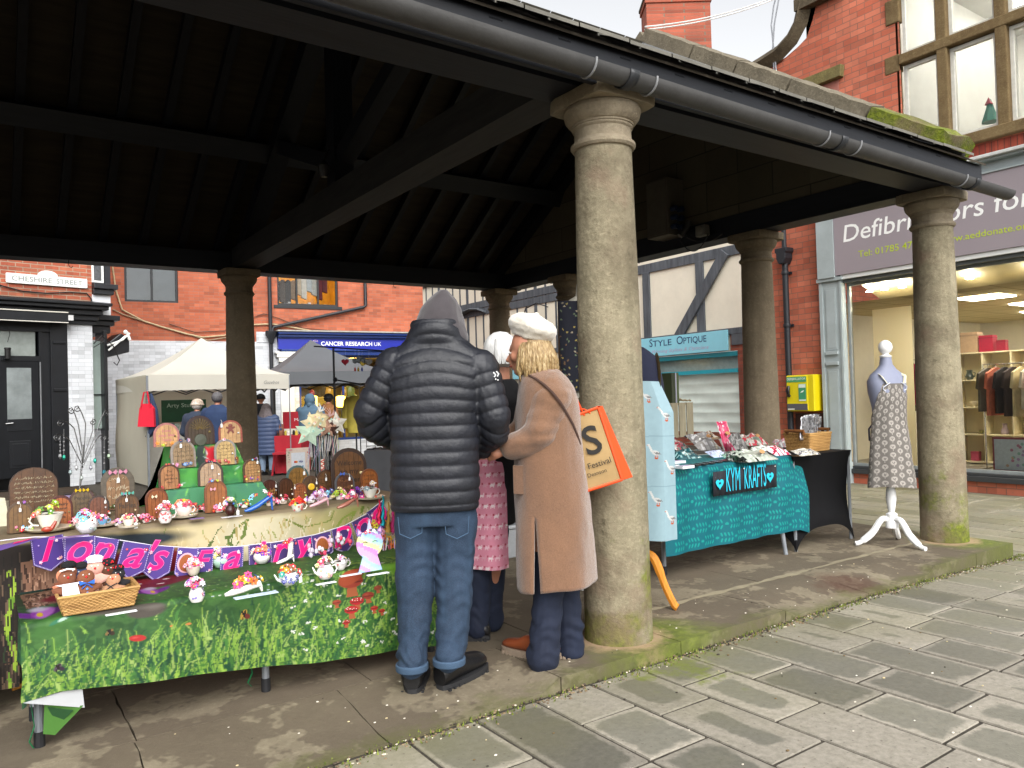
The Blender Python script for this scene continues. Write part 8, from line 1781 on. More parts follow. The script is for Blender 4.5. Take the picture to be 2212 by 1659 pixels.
def shoe_(P,name,heel,toe,m,sole,h=.10,w=.05,cuffr=.05,label=None):
    heel=Vector(heel);toe=Vector(toe);d=(toe-heel).normalized(); s=d.cross(_Z); L=(toe-heel).length; k=MB()
    rings=[]
    for t,hw,hh in ((0,.62,.55),(.05,.85,.85),(.2,.9,1.0),(.38,.9,.92),(.55,.95,.66),(.75,1.0,.56),(.9,.85,.46),(.98,.5,.34),(1.0,.2,.25)):
        c=heel+d*L*t; ring=[]
        for j in range(14):
            a=2*PI*j/14; ring.append(c+s*(hw*w*cos(a))+_Z*(.022+max(0,hh*h*(.5+.5*sin(a)))))
        rings.append(k._a(ring))
    for a,b in zip(rings,rings[1:]):
        for j in range(14): k.face((a+j,a+(j+1)%14,b+(j+1)%14,b+j))
    k.face([rings[0]+j for j in range(14)]); k.face([rings[-1]+j for j in range(14)]); 
    o=k.build(name,m,P,70)
    if label: o['label']=label
    k=MB(); ol=[]
    for j in range(26):
        a=2*PI*j/26; t=.5-.5*cos(a); hw=w*(.74+.34*t)*abs(sin(a))**.6*(1 if sin(a)>0 else -1); ol.append((L*(t*1.03-.015),hw*1.12))
    k.prism(ol,heel,d,s,_Z,.03)
    for i in range(9):
        for q in (-1,1): t=.06+.1*i; c=heel+d*L*t+s*(q*w*(.78+.28*t)*.98); k.bar(c-d*.007,c+d*.007,.012,.03)
    k.build('sole',sole,o,30,root=P); return o
def denim(nm,c1,c2,fade=None):
    n=N(nm); x,y,z=n.xyz(); f=n.noise(3.5,4,.6); c=n.ramp(f,[(.3,c1),(.7,c2)]); c=n.mix(n.ramp(n.noise(260,2),[(.4,0),(.6,.25)]),c,fade or c2); c=n.mix(n.ramp(n.noise(5,3,.5,vec=n.comb(n.math('MULTIPLY',x,2),n.math('MULTIPLY',y,2),n.math('MULTIPLY',z,.5))),[(.55,0),(.75,.35)]),c,fade or c2)
    n.base(c); n.set(Roughness=.85); n.bump(n.noise(400,2),.3,.002); MATS[nm]=n.m; return n.m
DEN=denim('denim_blue','#152335','#1f3147','#3a546e'); DENN=denim('denim_navy','#0d1426','#131d33','#1a2742')
NY=N('black_nylon'); NY.base(NY.ramp(NY.noise(5,4),[(.3,'#15171d'),(.7,'#1e2028')])); NY.set(Roughness=.5); NY.b.inputs['Specular IOR Level'].default_value=.45; NY.bump(NY.math('ADD',NY.noise(70,4,.6),NY.math('MULTIPLY',NY.noise(22,3),.8)),.35,.006)
BLS=mat('black_leather','#141416',.42,var=.2,bump=.3,bscale=60); SOL=mat('rubber_sole','#222224',.7)
def P_(px,py,d,f=0): p=at(px,py,d=d); return p+FWD*f
# ---------- man in the black puffer jacket
d0=3.66
MAN=root('person',at(935,1480,Z=-.03),R(-22),'person seen from behind in black quilted puffer jacket, grey hood up and blue jeans','person')
k=MB()
hc=P_(950,690,d0,.05); fdir=(FWD*.9+RT*.15-_Z*.25).normalized(); head(k,hc,.088,fdir)
cap(k,P_(948,735,d0,.02),P_(948,770,d0),.06,.07)
limb(k,[P_(870,790,d0),P_(805,890,d0-.02),P_(850,960,d0,.16)],[.055,.048,.035]); limb(k,[P_(1030,795,d0),P_(1070,900,d0-.02),P_(1030,965,d0,.16)],[.055,.048,.035])
hand(k,P_(856,968,d0,.19),FWD-_Z*.5+RT*.3,RT,.9,.5); hand(k,P_(1026,972,d0,.19),FWD-_Z*.5-RT*.3,-RT,.9,.5)
loftm(k,[(P_(940,1110,d0),.15,.09),(P_(940,1060,d0),.155,.10),(P_(942,950,d0),.14,.09),(P_(945,850,d0),.18,.10),(P_(948,790,d0),.19,.09),(P_(948,760,d0),.10,.07)],X=RT,Y=FWD)
aL=at(890,1430,d=3.50); aR=at(970,1418,d=3.50)
limb(k,[P_(898,1110,d0),P_(897,1300,d0-.05),P_(893,1400,d0-.10),aL],[.08,.05,.04,.035]); limb(k,[P_(983,1110,d0),P_(981,1300,d0-.05),P_(974,1400,d0-.10),aR],[.08,.05,.04,.035])
remeshed(k,'body',SKIN,MAN,.010)
k=MB()
loftm(k,[(P_(940,y,d0,f),hw,hd) for y,hw,hd,f in ((1098,.205,.135,.0),(1088,.212,.148,0),(1040,.213,.155,0),(980,.208,.155,0),(900,.214,.15,0),(850,.235,.150,0),(812,.252,.145,0),(783,.250,.13,.0),(762,.225,.112,.01),(745,.175,.098,.015),(732,.140,.115,.02),(716,.128,.128,.03),(700,.122,.128,.035),(692,.112,.118,.035))],n=36,X=RT,Y=FWD,ex=2.5)
AL=[P_(853,790,d0,-.01),P_(798,892,d0,-.02),P_(852,962,d0,.15)]; AR=[P_(1037,795,d0,-.01),P_(1068,898,d0,-.03),P_(1040,970,d0,.13)]
limb(k,AL,[.090,.072,.056]); limb(k,AR,[.092,.080,.058]); limb(k,[AL[1],P_(800,925,d0,.02),AL[2]],[.066,.064,.05]); limb(k,[AR[1],P_(1070,935,d0,.01),AR[2]],[.074,.068,.05])
JK=remeshed(k,'puffer_jacket',NY.m,MAN,.0062,3,quilt(P_(942,850,d0),[AL,AR],.061,.0082,.02,.05,.20))
k=MB(); 
for (a,b) in (((0,0),(0,1)),((0,.5),(.4,.8)),((.4,0),(.4,1)),((.8,.2),(1.2,.2)),((.8,.2),(.8,-.3))): pass
q=P_(1066,806,d0,-.112); k.tube([q+RT*.002,q+RT*.012-_Z*.012,q+RT*.006-_Z*.022],.0035,5,col=lin('#e8e8e8')); k.tube([q+RT*.016+_Z*.004,q+RT*.026-_Z*.008,q+RT*.02-_Z*.02],.0035,5,col=lin('#e8e8e8')); k.ball(q+RT*.012-_Z*.032,.004,6,col=lin('#e8e8e8')); k.ball(q+RT*.022-_Z*.036,.004,6,col=lin('#e8e8e8')); k.build('sleeve_logo',TR,JK,root=MAN)
k=MB(); loftm(k,[(P_(x,y,d0,f),hw,hd) for x,y,hw,hd,f in ((958,746,.105,.08,.02),(954,728,.124,.11,.03),(950,708,.122,.125,.04),(949,688,.114,.128,.05),(950,668,.098,.118,.05),(953,650,.074,.092,.04),(955,636,.044,.058,.02),(958,624,.014,.02,0),)],n=28,X=RT,Y=FWD,ex=2.1)
remeshed(k,'hood',mat('hood_grey','#413c3f',.9,var=.14,bump=.3,bscale=150,sheen=.3),MAN,.007,5,lambda co,no:.008*npn(co,11,5)+.004*npn(co,26,1))
def jeans(name,m,P,hip,L,Rr,rs,rr2,amp=.006,vox=.008):
    k=MB(); loftm(k,hip,X=RT,Y=FWD,ex=2.3); limb(k,L,rs); limb(k,Rr,rr2)
    zs=[p.z for p in (L[-1],Rr[-1])]
    def dsp(co,no):
        zr=(co[:,2]-.05); kn=np.exp(-((co[:,2]-.48)/.16)**2)+1.3*np.exp(-((co[:,2]-.14)/.12)**2)+.25; st=np.array([noise.noise((p[0]*5,p[1]*5,p[2]*26+3*noise.noise((p[0]*9,p[1]*9,0)))) for p in co]); return amp*kn*st*1.1+amp*.9*npn(co,7,2)+amp*.3*npn(co,22,5)
    return remeshed(k,name,m,P,vox,3,dsp)
jeans('jeans',DEN,MAN,[(P_(940,1130,d0),.185,.12),(P_(940,1095,d0),.195,.125),(P_(940,1060,d0),.185,.12)],[P_(898,1120,d0),P_(897,1200,d0),P_(897,1300,d0-.05),P_(893,1400,d0-.10),aL],[P_(984,1120,d0),P_(984,1200,d0),P_(981,1300,d0-.05),P_(974,1400,d0-.10),aR],[.105,.096,.084,.074,.068],[.105,.096,.084,.076,.070],.008)
for s,cx_ in ((-1,893),(1,990)):
    k=MB(); c=P_(cx_,1126,d0,-.117); k.tube([c+RT*-.055+_Z*.04,c+RT*-.05-_Z*.04+FWD*.008,c-_Z*.062+FWD*.004,c+RT*.052-_Z*.038+FWD*.008,c+RT*.058+_Z*.04],.0022,5); k.build('pocket_stitching',mat('stitch_blue','#3f5872',.8),MAN)
for a_ in (aL,aR): k=MB(); k.lathe([(.073,-.022),(.075,-.018),(.075,.004),(.072,.008)],a_-_Z*.012,24); k.build('turned_hem',mat('hem_blue','#3a5068',.85,bump=.4,bscale=200),MAN)
hl=at(890,1503,Z=hz(1.61,3.13)); shoe_(MAN,'shoe',hl,hl+FWD*.31,BLS,SOL,.15,.060)
hr=at(950,1494,Z=hz(1.73,3.09)); tr=at(1046,1440,Z=hz(2.0,3.2)); shoe_(MAN,'shoe',hr,hr+(tr-hr).normalized()*.33,BLS,SOL,.15,.060)
# ---------- woman in the camel coat
d1=3.87
WOM=root('person',at(1195,1420,Z=0),R(30),'person in a cream beret, long camel coat and wide navy jeans looking left','person')
face=(-RT*.93+FWD*.28-_Z*.22).normalized()
k=MB(); hc=P_(1139,758,d1); head(k,hc,.090,face,(_Z-RT*.12).normalized()); cap(k,P_(1155,790,d1),P_(1168,830,d1),.052,.06)
loftm(k,[(P_(1190,1150,d1),.13,.14),(P_(1190,1050,d1),.13,.14),(P_(1180,950,d1),.11,.13),(P_(1175,870,d1),.12,.16),(P_(1172,835,d1),.09,.12)],X=RT,Y=FWD)
SA=[P_(1188,860,d1,-.13),P_(1160,935,d1,-.17),P_(1106,962,d1,-.12)]; SB=[P_(1160,855,d1,.15),P_(1140,930,d1,.17),P_(1090,960,d1,.12)]
limb(k,SA,[.05,.042,.03]); limb(k,SB,[.05,.042,.03]); hand(k,P_(1098,966,d1,-.11),-RT-_Z*.35,_Z,.85,.6); hand(k,P_(1082,966,d1,.10),-RT-_Z*.35,_Z,.85,.6)
w1=at(1170,1405,d=3.80); w2=at(1230,1405,d=3.93)
limb(k,[P_(1180,1160,d1,-.06),P_(1178,1290,d1,-.04),w1],[.085,.055,.04]); limb(k,[P_(1215,1160,d1,.06),P_(1222,1290,d1,.04),w2],[.085,.055,.04])
remeshed(k,'body',SKIN,WOM,.009)
k=MB(); e=hc+face*.072+_Z*.012
for s in (-1,1): q=hc+face*.078+(face.cross(_Z)).normalized()*(s*.035)+_Z*.008; k.ball(q,(.011,.011,.006),8,col=lin('#e8e0d8')); k.ball(q+face*.008,.005,6,col=lin('#2a2420')); k.tube([q+face*.006+_Z*.014-(face.cross(_Z))*.012,q+face*.009+_Z*.018,q+face*.006+_Z*.014+(face.cross(_Z))*.012],.002,4,col=lin('#8a6a4a'))
k.ball(hc+face*.088-_Z*.056,(.012,.012,.005),8,col=lin('#a04a44')); k.build('eyes_and_lips',TR,WOM)
CM=N('camel_wool'); CM.base(CM.mix(CM.ramp(CM.noise(160,4,.7),[(.35,0),(.65,.5)]),CM.ramp(CM.noise(6,5,.6),[(.3,'#624531'),(.7,'#76543c')]),'#8e6a50')); CM.set(Roughness=.95); CM.b.inputs['Sheen Weight'].default_value=.5; CM.bump(CM.math('ADD',CM.noise(240,4,.8),CM.noise(40,3)),.6,.006)
# coat trunk: one sheet from collar to hem with a side vent
prof=[(796,1165,.075,.085,.02),(806,1168,.098,.12,.0),(820,1174,.118,.165,0),(840,1180,.135,.195,0),(870,1183,.150,.205,0),(920,1184,.162,.205,0),(980,1186,.170,.200,0),(1050,1191,.180,.205,0),(1130,1196,.189,.215,0),(1200,1199,.195,.225,0),(1255,1201,.198,.232,0)]
k=MB(); nU=64; rowsY=np.linspace(796,1248,90); V0=[]
for r_,y in enumerate(rowsY):
    cx_,rx,ry=[float(np.interp(y,[p[0] for p in prof],[p[i] for p in prof])) for i in (1,2,3)]; vent=max(0,min(1,(y-1105)/10))*(.035+.15*max(0,(y-1110)/150)); c=P_(cx_,y,d1)
    pts=[]
    v0=R(-118)
    for j in range(nU+1):
        t=v0+vent/2+(2*PI-vent)*j/nU; a,b=cos(t),sin(t); ex=2.25; fold=1+.035*math.sin(t*5+1)*max(0,(y-1000)/250)+.035*noise.noise((cos(t)*2.2,sin(t)*2.2,y*.009))+.02*noise.noise((cos(t)*5,sin(t)*5,y*.02)); hemz=.0
        p=c+RT*(rx*fold*math.copysign(abs(a)**(2/ex),a))+FWD*(ry*fold*math.copysign(abs(b)**(2/ex),b)); p=p-_Z*(max(0,(y-1200)/58)*(.035*(-a if a<0 else -a*.25)+.015)); pts.append(p)
    if vent<=0: pts[-1]=pts[0]
    V0.append((k._a(pts),vent))
for (a,va_),(b,vb_) in zip(V0,V0[1:]):
    for j in range(nU):
        j1=0 if (j==nU-1 and va_<=0) else j+1; j2=0 if (j==nU-1 and vb_<=0) else j+1; k.face((a+j,b+j,b+j2,a+j1))
V0=[q[0] for q in V0]
COAT=k.build('coat',CM.m,WOM,70,solid=.012)
k=MB(); limb(k,SA,[.098,.088,.062]); limb(k,[P_(1188,850,d1,-.08),SA[0]],[.11,.098]); fz=lambda co,no:.012*npn(co,8,4)+.010*np.array([noise.noise((p[0]*8,p[1]*8,p[2]*22)) for p in co]); SL_=remeshed(k,'sleeve',CM.m,COAT,.008,4,fz,root_=WOM)
k=MB(); limb(k,SB,[.09,.078,.06]); remeshed(k,'sleeve',CM.m,COAT,.010,4,fz,root_=WOM)
from mathutils.bvhtree import BVHTree
def surf(px,py,objs,d,o_=.006):
    best=None; bpy.context.view_layer.update(); P0=P_(px,py,d,-1.0)
    for ob in objs:
        t=BVHTree.FromPolygons([ob.matrix_world@v.co for v in ob.data.vertices],[p.vertices[:] for p in ob.data.polygons]); h=t.ray_cast(P0,FWD)
        if h[0] is not None and (best is None or h[3]<best[1]): best=(h[0],h[3])
    return (best[0] if best else P_(px,py,d))-FWD*o_
k=MB(); ST=[surf(*q,(COAT,SL_),d1,.010) for q in ((1142,812),(1156,820),(1172,832),(1188,848),(1204,868),(1218,890),(1231,912),(1241,935),(1249,957))]
k.tube(ST,.009,6,flat=.5,col=lin('#3f2a22')); k.build('bag_strap',FELT,WOM)
k=MB(); k.box(-.045,.045,-.006,.0,-.07,.07); k.M=None
for v_i,v in enumerate(k.v): 
    p=P_(1128,1030,d1,-.17)+RT*v[0]+FWD*(v[1]+.05*(v[0]<0))+_Z*v[2]; k.v[v_i]=tuple(p)
k.build('pocket',CM.m,COAT,0,root=WOM,bev=.004)
# beret and hair
k=MB(); up=(_Z*.88+RT*.42-FWD*.05).normalized(); bx_=RT*.90-_Z*.42; k.M=None
c=P_(1150,712,d1); pr=[(.070,-.052),(.098,-.045),(.105,-.03),(.122,-.01),(.130,.012),(.122,.036),(.095,.058),(.055,.070),(.012,.074),(.006,.085),(0,.086)]
up2=(_Z*.90+RT*.30-FWD*.10).normalized(); xa=(RT-up2*RT.dot(up2)).normalized(); ya=up2.cross(xa)
k.lathe(pr,c,36,ax=(xa,ya,up2)); remeshed(k,'beret',mat('cream_wool','#cfc8ba',.95,var=.06,bump=.8,bscale=180,sheen=.8),WOM,.006,2,lambda co,no:.008*npn(co,14,7)+.003*npn(co,40,2))
HR=N('blonde_hair'); HX=HR.xyz(); hv=HR.comb(HR.math('MULTIPLY',HX[0],90),HR.math('MULTIPLY',HX[1],90),HR.math('MULTIPLY',HX[2],7)); HR.base(HR.ramp(HR.noise(1.2,4,.6,vec=hv),[(.28,'#5f4828'),(.5,'#94794e'),(.72,'#c4b088')])); HR.set(Roughness=.45); HR.bump(HR.noise(1.5,3,.6,vec=hv),.7,.008)
k=MB(); rh=random.Random(4)
k.ball(P_(1152,752,d1),(.098,.098,.10),16)
for i in range(280):
    a=R(-30)+rh.random()*R(235); dirv=(-face)*cos(a-R(90))+face.cross(_Z).normalized()*sin(a-R(90)); 
    th=rh.uniform(0,2*PI); dv=(RT*cos(th)+FWD*sin(th)); 
    if dv.dot(face)>.45: continue
    s0=P_(1150,742,d1)+dv*.088; L=rh.uniform(.14,.20)-.02*max(0,dv.dot(RT)); p1=s0+dv*.018-_Z*L*.35; p2=s0+dv*.036-_Z*L*.7+RT*rh.uniform(-.006,.006); p3=s0+dv*rh.uniform(.0,.035)-_Z*L+RT*rh.uniform(-.01,.01)
    k.tube([s0,p1,p2,p3],[.008,.0095,.008,.002],5)
k.build('hair',HR.m,WOM,80)
jeans('wide_jeans',DENN,WOM,[(P_(1198,1200,d1),.11,.16),(P_(1198,1150,d1),.12,.17)],[P_(1185,1190,d1,-.06),P_(1182,1290,d1,-.07),P_(1176,1360,d1,-.08),P_(1172,1408,d1,-.09)],[P_(1218,1190,d1,.05),P_(1224,1290,d1,.05),P_(1228,1360,d1,.05),P_(1232,1408,d1,.05)],[.09,.074,.078,.082],[.09,.072,.076,.078],.008)
TANB=mat('tan_leather','#7a3c20',.4,var=.25,bump=.2); CRS=mat('cream_sole','#8a7a6a',.7)
h_=at(1168,1424,Z=0); t_=at(1098,1405,Z=0); shoe_(WOM,'boot',h_,h_+(t_-h_).normalized()*.25,TANB,CRS,.09,.045); h2=at(1240,1420,Z=0); shoe_(WOM,'boot',h2,h2+(-RT*.8+FWD*.3).normalized()*.24,TANB,CRS,.09,.045)
# tote bag
TB_=root('tote_bag',at(1300,960,d=3.84),0,'jute and bright orange tote bag printed with a large black S','bag')
d2=3.80; pj=[at(1243,898,d=d2),at(1292,880,d=d2),at(1344,1036,d=d2),at(1256,1064,d=d2)]; ga=[at(1301,877,d=3.86),at(1366,1030,d=3.88)]
bk=[p+FWD*.12+RT*.01 for p in pj]
k=MB(); k.grid(lambda u,v:tuple(pj[3].lerp(pj[2],u).lerp(pj[0].lerp(pj[1],u),v)-FWD*.012*math.sin(u*PI)*math.sin(v*PI)),12,12); jf=k.build('jute_panel',mat('jute','#a08458',.8,var=.1,bump=.4,bscale=250),TB_,60)
OG=mat('orange_trim','#e0480a',.6,var=.05)
k=MB(); k.poly([pj[1],pj[2],ga[1],ga[0]]); k.poly([ga[0],ga[1],ga[1]+FWD*.06-RT*.02,ga[0]+FWD*.05-RT*.02]); k.poly([pj[3],pj[2],ga[1],pj[3]+FWD*.1]); k.poly([pj[0]+FWD*.12,ga[0]+FWD*.04,ga[1]+FWD*.04,pj[3]+FWD*.12]); k.build('gusset',OG,TB_,0,solid=.003)
k=MB(); 
for a,b in ((pj[0],pj[1]),(pj[1],pj[2]),(pj[2],pj[3])): k.tube([a-FWD*.002,b-FWD*.002],.0075,6)
k.build('piping',OG,TB_); k=MB(); k.tube(spline([at(1262,898,d=d2),at(1248,868,d=d2),at(1236,845,d=d2-.0),at(1228,860,d=d2)]),.008,6,flat=.5); k.tube(spline([at(1275,893,d=d2),at(1262,884,d=d2),at(1250,886,d=d2),at(1240,893,d=d2)]),.007,6,flat=.5); k.build('handle',OG,TB_)
k=MB(); Ud=(pj[2]-pj[3]).normalized(); Vd=(pj[0]-pj[3]).normalized(); Vd=(Vd-Ud*Vd.dot(Ud)).normalized(); q=pj[3]-FWD*.017
Ud2=Ud; k.text('S',q+Ud*.085+Vd*.165,Ud,Vd,.20,bold=.012); k.text('Practice Festival',q+Ud*.185+Vd*.10,Ud,Vd,.042,align='RIGHT',wid=.26); k.text('Deanson',q+Ud*.15+Vd*.062,Ud,Vd,.028,align='RIGHT'); k.build('print',mat('black_print','#16120e',.7),jf,0,root=TB_)
# ---------- stallholder behind them
d3=4.30; VEN=root('person',at(1045,1370,Z=0),R(60),'white haired person in dark clothes and a pink unicorn apron standing between the other two','person')
k=MB(); hc=P_(1078,765,d3); vf=(-RT*.75-FWD*.35-_Z*.45).normalized(); head(k,hc,.088,vf); cap(k,P_(1082,795,d3),P_(1080,840,d3),.05,.06); loftm(k,[(P_(1055,1080,d3),.14,.12),(P_(1058,960,d3),.14,.12),(P_(1065,880,d3),.16,.12),(P_(1072,845,d3),.12,.1)],X=RT,Y=FWD)
v1=at(1030,1355,d=4.22);v2=at(1062,1340,d=4.36); limb(k,[P_(1040,1080,d3),P_(1038,1220,d3),v1],[.08,.055,.04]); limb(k,[P_(1066,1080,d3),P_(1064,1220,d3),v2],[.08,.055,.04])
va=[P_(1095,870,d3,-.08),P_(1110,960,d3,-.05),P_(1070,985,d3,-.12)]; limb(k,va,[.05,.04,.03]); hand(k,P_(1066,987,d3,-.12),-RT-_Z*.3,_Z,.8,.6); vb=[P_(1035,870,d3,.08),P_(1010,950,d3,.05),P_(1000,985,d3,-.1)]; limb(k,vb,[.05,.04,.03]); hand(k,P_(998,988,d3,-.12),-RT-_Z*.3,_Z,.8,.6); remeshed(k,'body',SKIN,VEN,.010)
k=MB(); loftm(k,[(P_(1055,1130,d3),.16,.14),(P_(1058,1000,d3),.165,.14),(P_(1062,900,d3),.185,.14),(P_(1070,845,d3),.16,.12),(P_(1076,820,d3),.09,.09)],X=RT,Y=FWD); limb(k,va,[.07,.055,.04]); limb(k,vb,[.07,.055,.04]); remeshed(k,'jumper',mat('black_jersey','#101014',.9),VEN,.010,3,lambda co,no:.006*npn(co,10,3))
WH=N('white_hair_mat'); WX=WH.xyz(); WH.base(WH.ramp(WH.noise(1.2,4,.6,vec=WH.comb(WH.math('MULTIPLY',WX[0],60),WH.math('MULTIPLY',WX[1],60),WH.math('MULTIPLY',WX[2],12))),[(.3,'#c4c4c2'),(.7,'#efefed')])); WH.set(Roughness=.5)
k=MB(); k.ball(hc+_Z*.02+RT*.01,(.102,.102,.108),16)
for i in range(120):
    th=rh.uniform(0,2*PI); dv=RT*cos(th)+FWD*sin(th)
    if dv.dot(vf)>.5: continue
    s0=hc+_Z*.05+dv*.085; k.tube([s0+_Z*.03,s0+dv*.02-_Z*.05,s0+dv*.02-_Z*.11],[.010,.012,.003],5)
k.build('hair',WH.m,VEN,80)
k=MB(); k.tube([hc+vf*.075-_Z*.04-RT*.04,hc+vf*.10-_Z*.05,hc+vf*.07-_Z*.04+RT*.04],.03,8,flat=.9); k.build('black_scarf',MATS['black_jersey'],VEN)
cp_=Canvas(.34,.66,.006,'#d88aa0'); cp_.k=1
for i in range(6):
    for j in range(11):
        x=.03+.062*i+(.03 if j%2 else 0); y=.03+.062*j; c=rc.choice(['#e8c0cc','#d8a0b0','#f0dce0']); cp_.ell(x,y,.018,.009,c); cp_.stroke([(x-.014,y),(x-.014,y+.018)],.004,.004,c); cp_.stroke([(x+.012,y),(x+.012,y+.018)],.004,.004,c); cp_.stroke([(x+.014,y),(x+.022,y-.018)],.006,.004,c); cp_.ell(x-.022,y-.010,.009,.006,'#a8384c')
cloth_from(cp_,lambda x,t:tuple(P_(1046,988,d3,-.165+.02*math.sin(x*20)*t-.03*0)+RT*(-.09+x*.62)-_Z*(t*.90)+FWD*(.05*(abs(x-.17)/.17)**2)),'apron',MATS['apron_print'],VEN)
jeans('jeans',DENN,VEN,[(P_(1052,1110,d3),.13,.12),(P_(1052,1060,d3),.13,.12)],[P_(1038,1120,d3,-.03),P_(1034,1220,d3,-.04),P_(1030,1300,d3,-.05),v1],[P_(1066,1120,d3,.04),P_(1064,1220,d3,.04),P_(1062,1290,d3,.04),v2],[.09,.078,.072,.066],[.09,.078,.07,.064],.006,.010)
a_=at(1058,1382,Z=0); b_=at(1003,1380,Z=0); shoe_(VEN,'shoe',a_,a_+(b_-a_).normalized()*.26,BLS,SOL,.09,.045); a_=at(1078,1350,Z=0); shoe_(VEN,'shoe',a_,a_-RT*.2+FWD*.1,BLS,SOL,.09,.045)
# ---------- small figures in the market behind
def extra(px,yt,yf,d,label,coat,hat=None,hair='#4a3c34',legs='#1c2430',quilted=False,long_=False,fz=(0,0,1),bag=None,hood=False,hw=.23,lean=0,skin_face=None):
    """standing figure: px centre, yt head top, d depth; feet on the ground"""
    base=at(px,yf,d=d); base.z=-.12; topz=at(px,yt,d=d).z; H=topz-base.z; o=root('person',base,0,label,'person'); F=(FWD*fz[0]+RT*fz[1]).normalized() if (fz[0] or fz[1]) else FWD; S=F.cross(_Z).normalized()
    L=lambda s,f,z:base+S*s+F*f+_Z*(z*H)
    k=MB(); hd=L(lean,.02,.925); head(k,hd,.088*H/1.7,F); cap(k,L(lean,0,.86),L(lean*.7,0,.82),.05,.06)
    loftm(k,[(L(0,0,.50),.14,.10),(L(0,0,.62),.13,.09),(L(lean*.5,0,.78),.17,.10),(L(lean*.6,0,.82),.13,.08)],X=S,Y=F)
    for s in (-1,1): limb(k,[L(s*.09,0,.50),L(s*.10,.01,.28),L(s*.10,0,.04)],[.085,.055,.04]); sa=L(s*.18+lean*.5,0,.80); el=L(s*.25,.0,.62); ha=L(s*.17,.20,.56); limb(k,[sa,el,ha],[.05,.04,.03]); hand(k,ha,F,S*-s,.85,.5)
    remeshed(k,'body',SKIN,o,.016,2)
    k=MB(); bt=.28 if long_ else .46
    loftm(k,[(L(0,0,bt),hw*(.95 if not long_ else 1.0),.17),(L(0,0,.55),hw*.95,.17),(L(lean*.3,0,.68),hw*.95,.165),(L(lean*.5,0,.79),hw,.15),(L(lean*.6,0,.83),hw*.7,.12),(L(lean*.7,0,.865),.085,.085)],X=S,Y=F)
    for s in (-1,1): limb(k,[L(s*(hw-.05)+lean*.5,0,.79),L(s*(hw+.02),0,.63),L(s*.2,.18,.57)],[.085,.075,.06])
    dsp=(lambda co,no:.014*(np.abs(np.sin(PI*co[:,2]/.085))**.5-.7)) if quilted else (lambda co,no:.008*npn(co,8,px))
    remeshed(k,'coat',mat('coat_'+coat.strip('#'),coat,.55 if quilted else .85,var=.12),o,.013,2,dsp)
    k=MB(); 
    for s in (-1,1): limb(k,[L(s*.09,0,.50),L(s*.10,.01,.28),L(s*.10,0,.06)],[.10,.075,.06])
    remeshed(k,'trousers',mat('trouser_'+legs.strip('#'),legs,.85),o,.016,2)
    for s in (-1,1): shoe_(o,'shoe',L(s*.10,-.08,0),L(s*.10,.18,0),BLS,SOL,.09,.045)
    k=MB()
    if hat: k.ball(hd+_Z*.045,(.105,.105,.085),14); k.tube([hd+(S*cos(t)+F*sin(t))*.10+_Z*.02 for t in [2*PI*j/14 for j in range(14)]],.018,6,closed=True); k.build('beanie',mat('hat_'+hat.strip('#'),hat,.9,bump=.5),o)
    if hair and not hood:
        k=MB(); k.ball(hd+_Z*.022-F*.015,(.098,.098,.10),12)
        if long_: 
            for i in range(26): t=rc.uniform(.2,PI-.2); dv=S*cos(t)-F*sin(t)*1.0; k.tube([hd+dv*.08,hd+dv*.13-_Z*.14,hd+dv*.16-_Z*.30],[.03,.035,.012],6)
        k.build('hair',mat('hair_'+hair.strip('#'),hair,.6,var=.4,scale=30),o,70)
    if hood: k=MB(); k.ball(hd-F*.01+_Z*.01,(.125,.125,.14),14); k.tube([L(-.10,.06,.86),L(0,-.11,.86),L(.10,.06,.86)],.05,10); remeshed(k,'hood',MATS['coat_'+coat.strip('#')],o,.012,3)
    if bag: 
        k=MB(); k.grid(lambda u,v:tuple(L(hw+.02,.05,.50)+(F*(-.12+.24*u)+_Z*(.30*v))+S*(.05*math.sin(u*PI)*math.sin(v*PI)+.04)),8,8); k.grid(lambda u,v:tuple(L(hw+.02,.05,.50)+(F*(.12-.24*u)+_Z*(.30*v))),4,4); k.tube([L(hw,-.05,.66),L(hw*.8,0,.80),L(hw,.12,.66)],.014,6); k.build('shoulder_bag',mat('bag_'+bag.strip('#'),bag,.6),o)
    return o
extra(428,862,1000,13.6,'person in a pale knitted beanie and navy jacket at the white gazebo',coat='#2b3547',hat='#b9a896',hair='#c9c0b8',fz=(1,.1))
extra(472,845,1000,13.2,'grey haired person in a plain blue coat beside the sheltered column',coat='#26395c',hair='#5c5a5c',fz=(1,.2),hw=.26)
extra(578,872,1026,15.9,'person with long grey hair in a navy quilted long coat carrying a brown bag',coat='#3b4a6a',hair='#6a6062',legs='#7f93ab',quilted=True,long_=True,fz=(1,.1),bag='#8a5c48',hw=.24)
extra(567,850,1010,17.5,'person in a black woollen beanie seen behind the navy long coat',coat='#20242c',hat='#141414',hair=None,fz=(1,-.6),hw=.2)
extra(673,852,1010,16.5,'person in a blue grey hooded coat with a bright blue panel at the dark gazebo',coat='#4a6478',hood=True,hair=None,fz=(1,0),hw=.27)
extra(708,850,1010,17.2,'person in a tan coat and dark hood stooping under the dark gazebo',coat='#8a5a34',hat='#17171a',hair='#1c1a1a',fz=(1,.5),hw=.24,lean=.06)
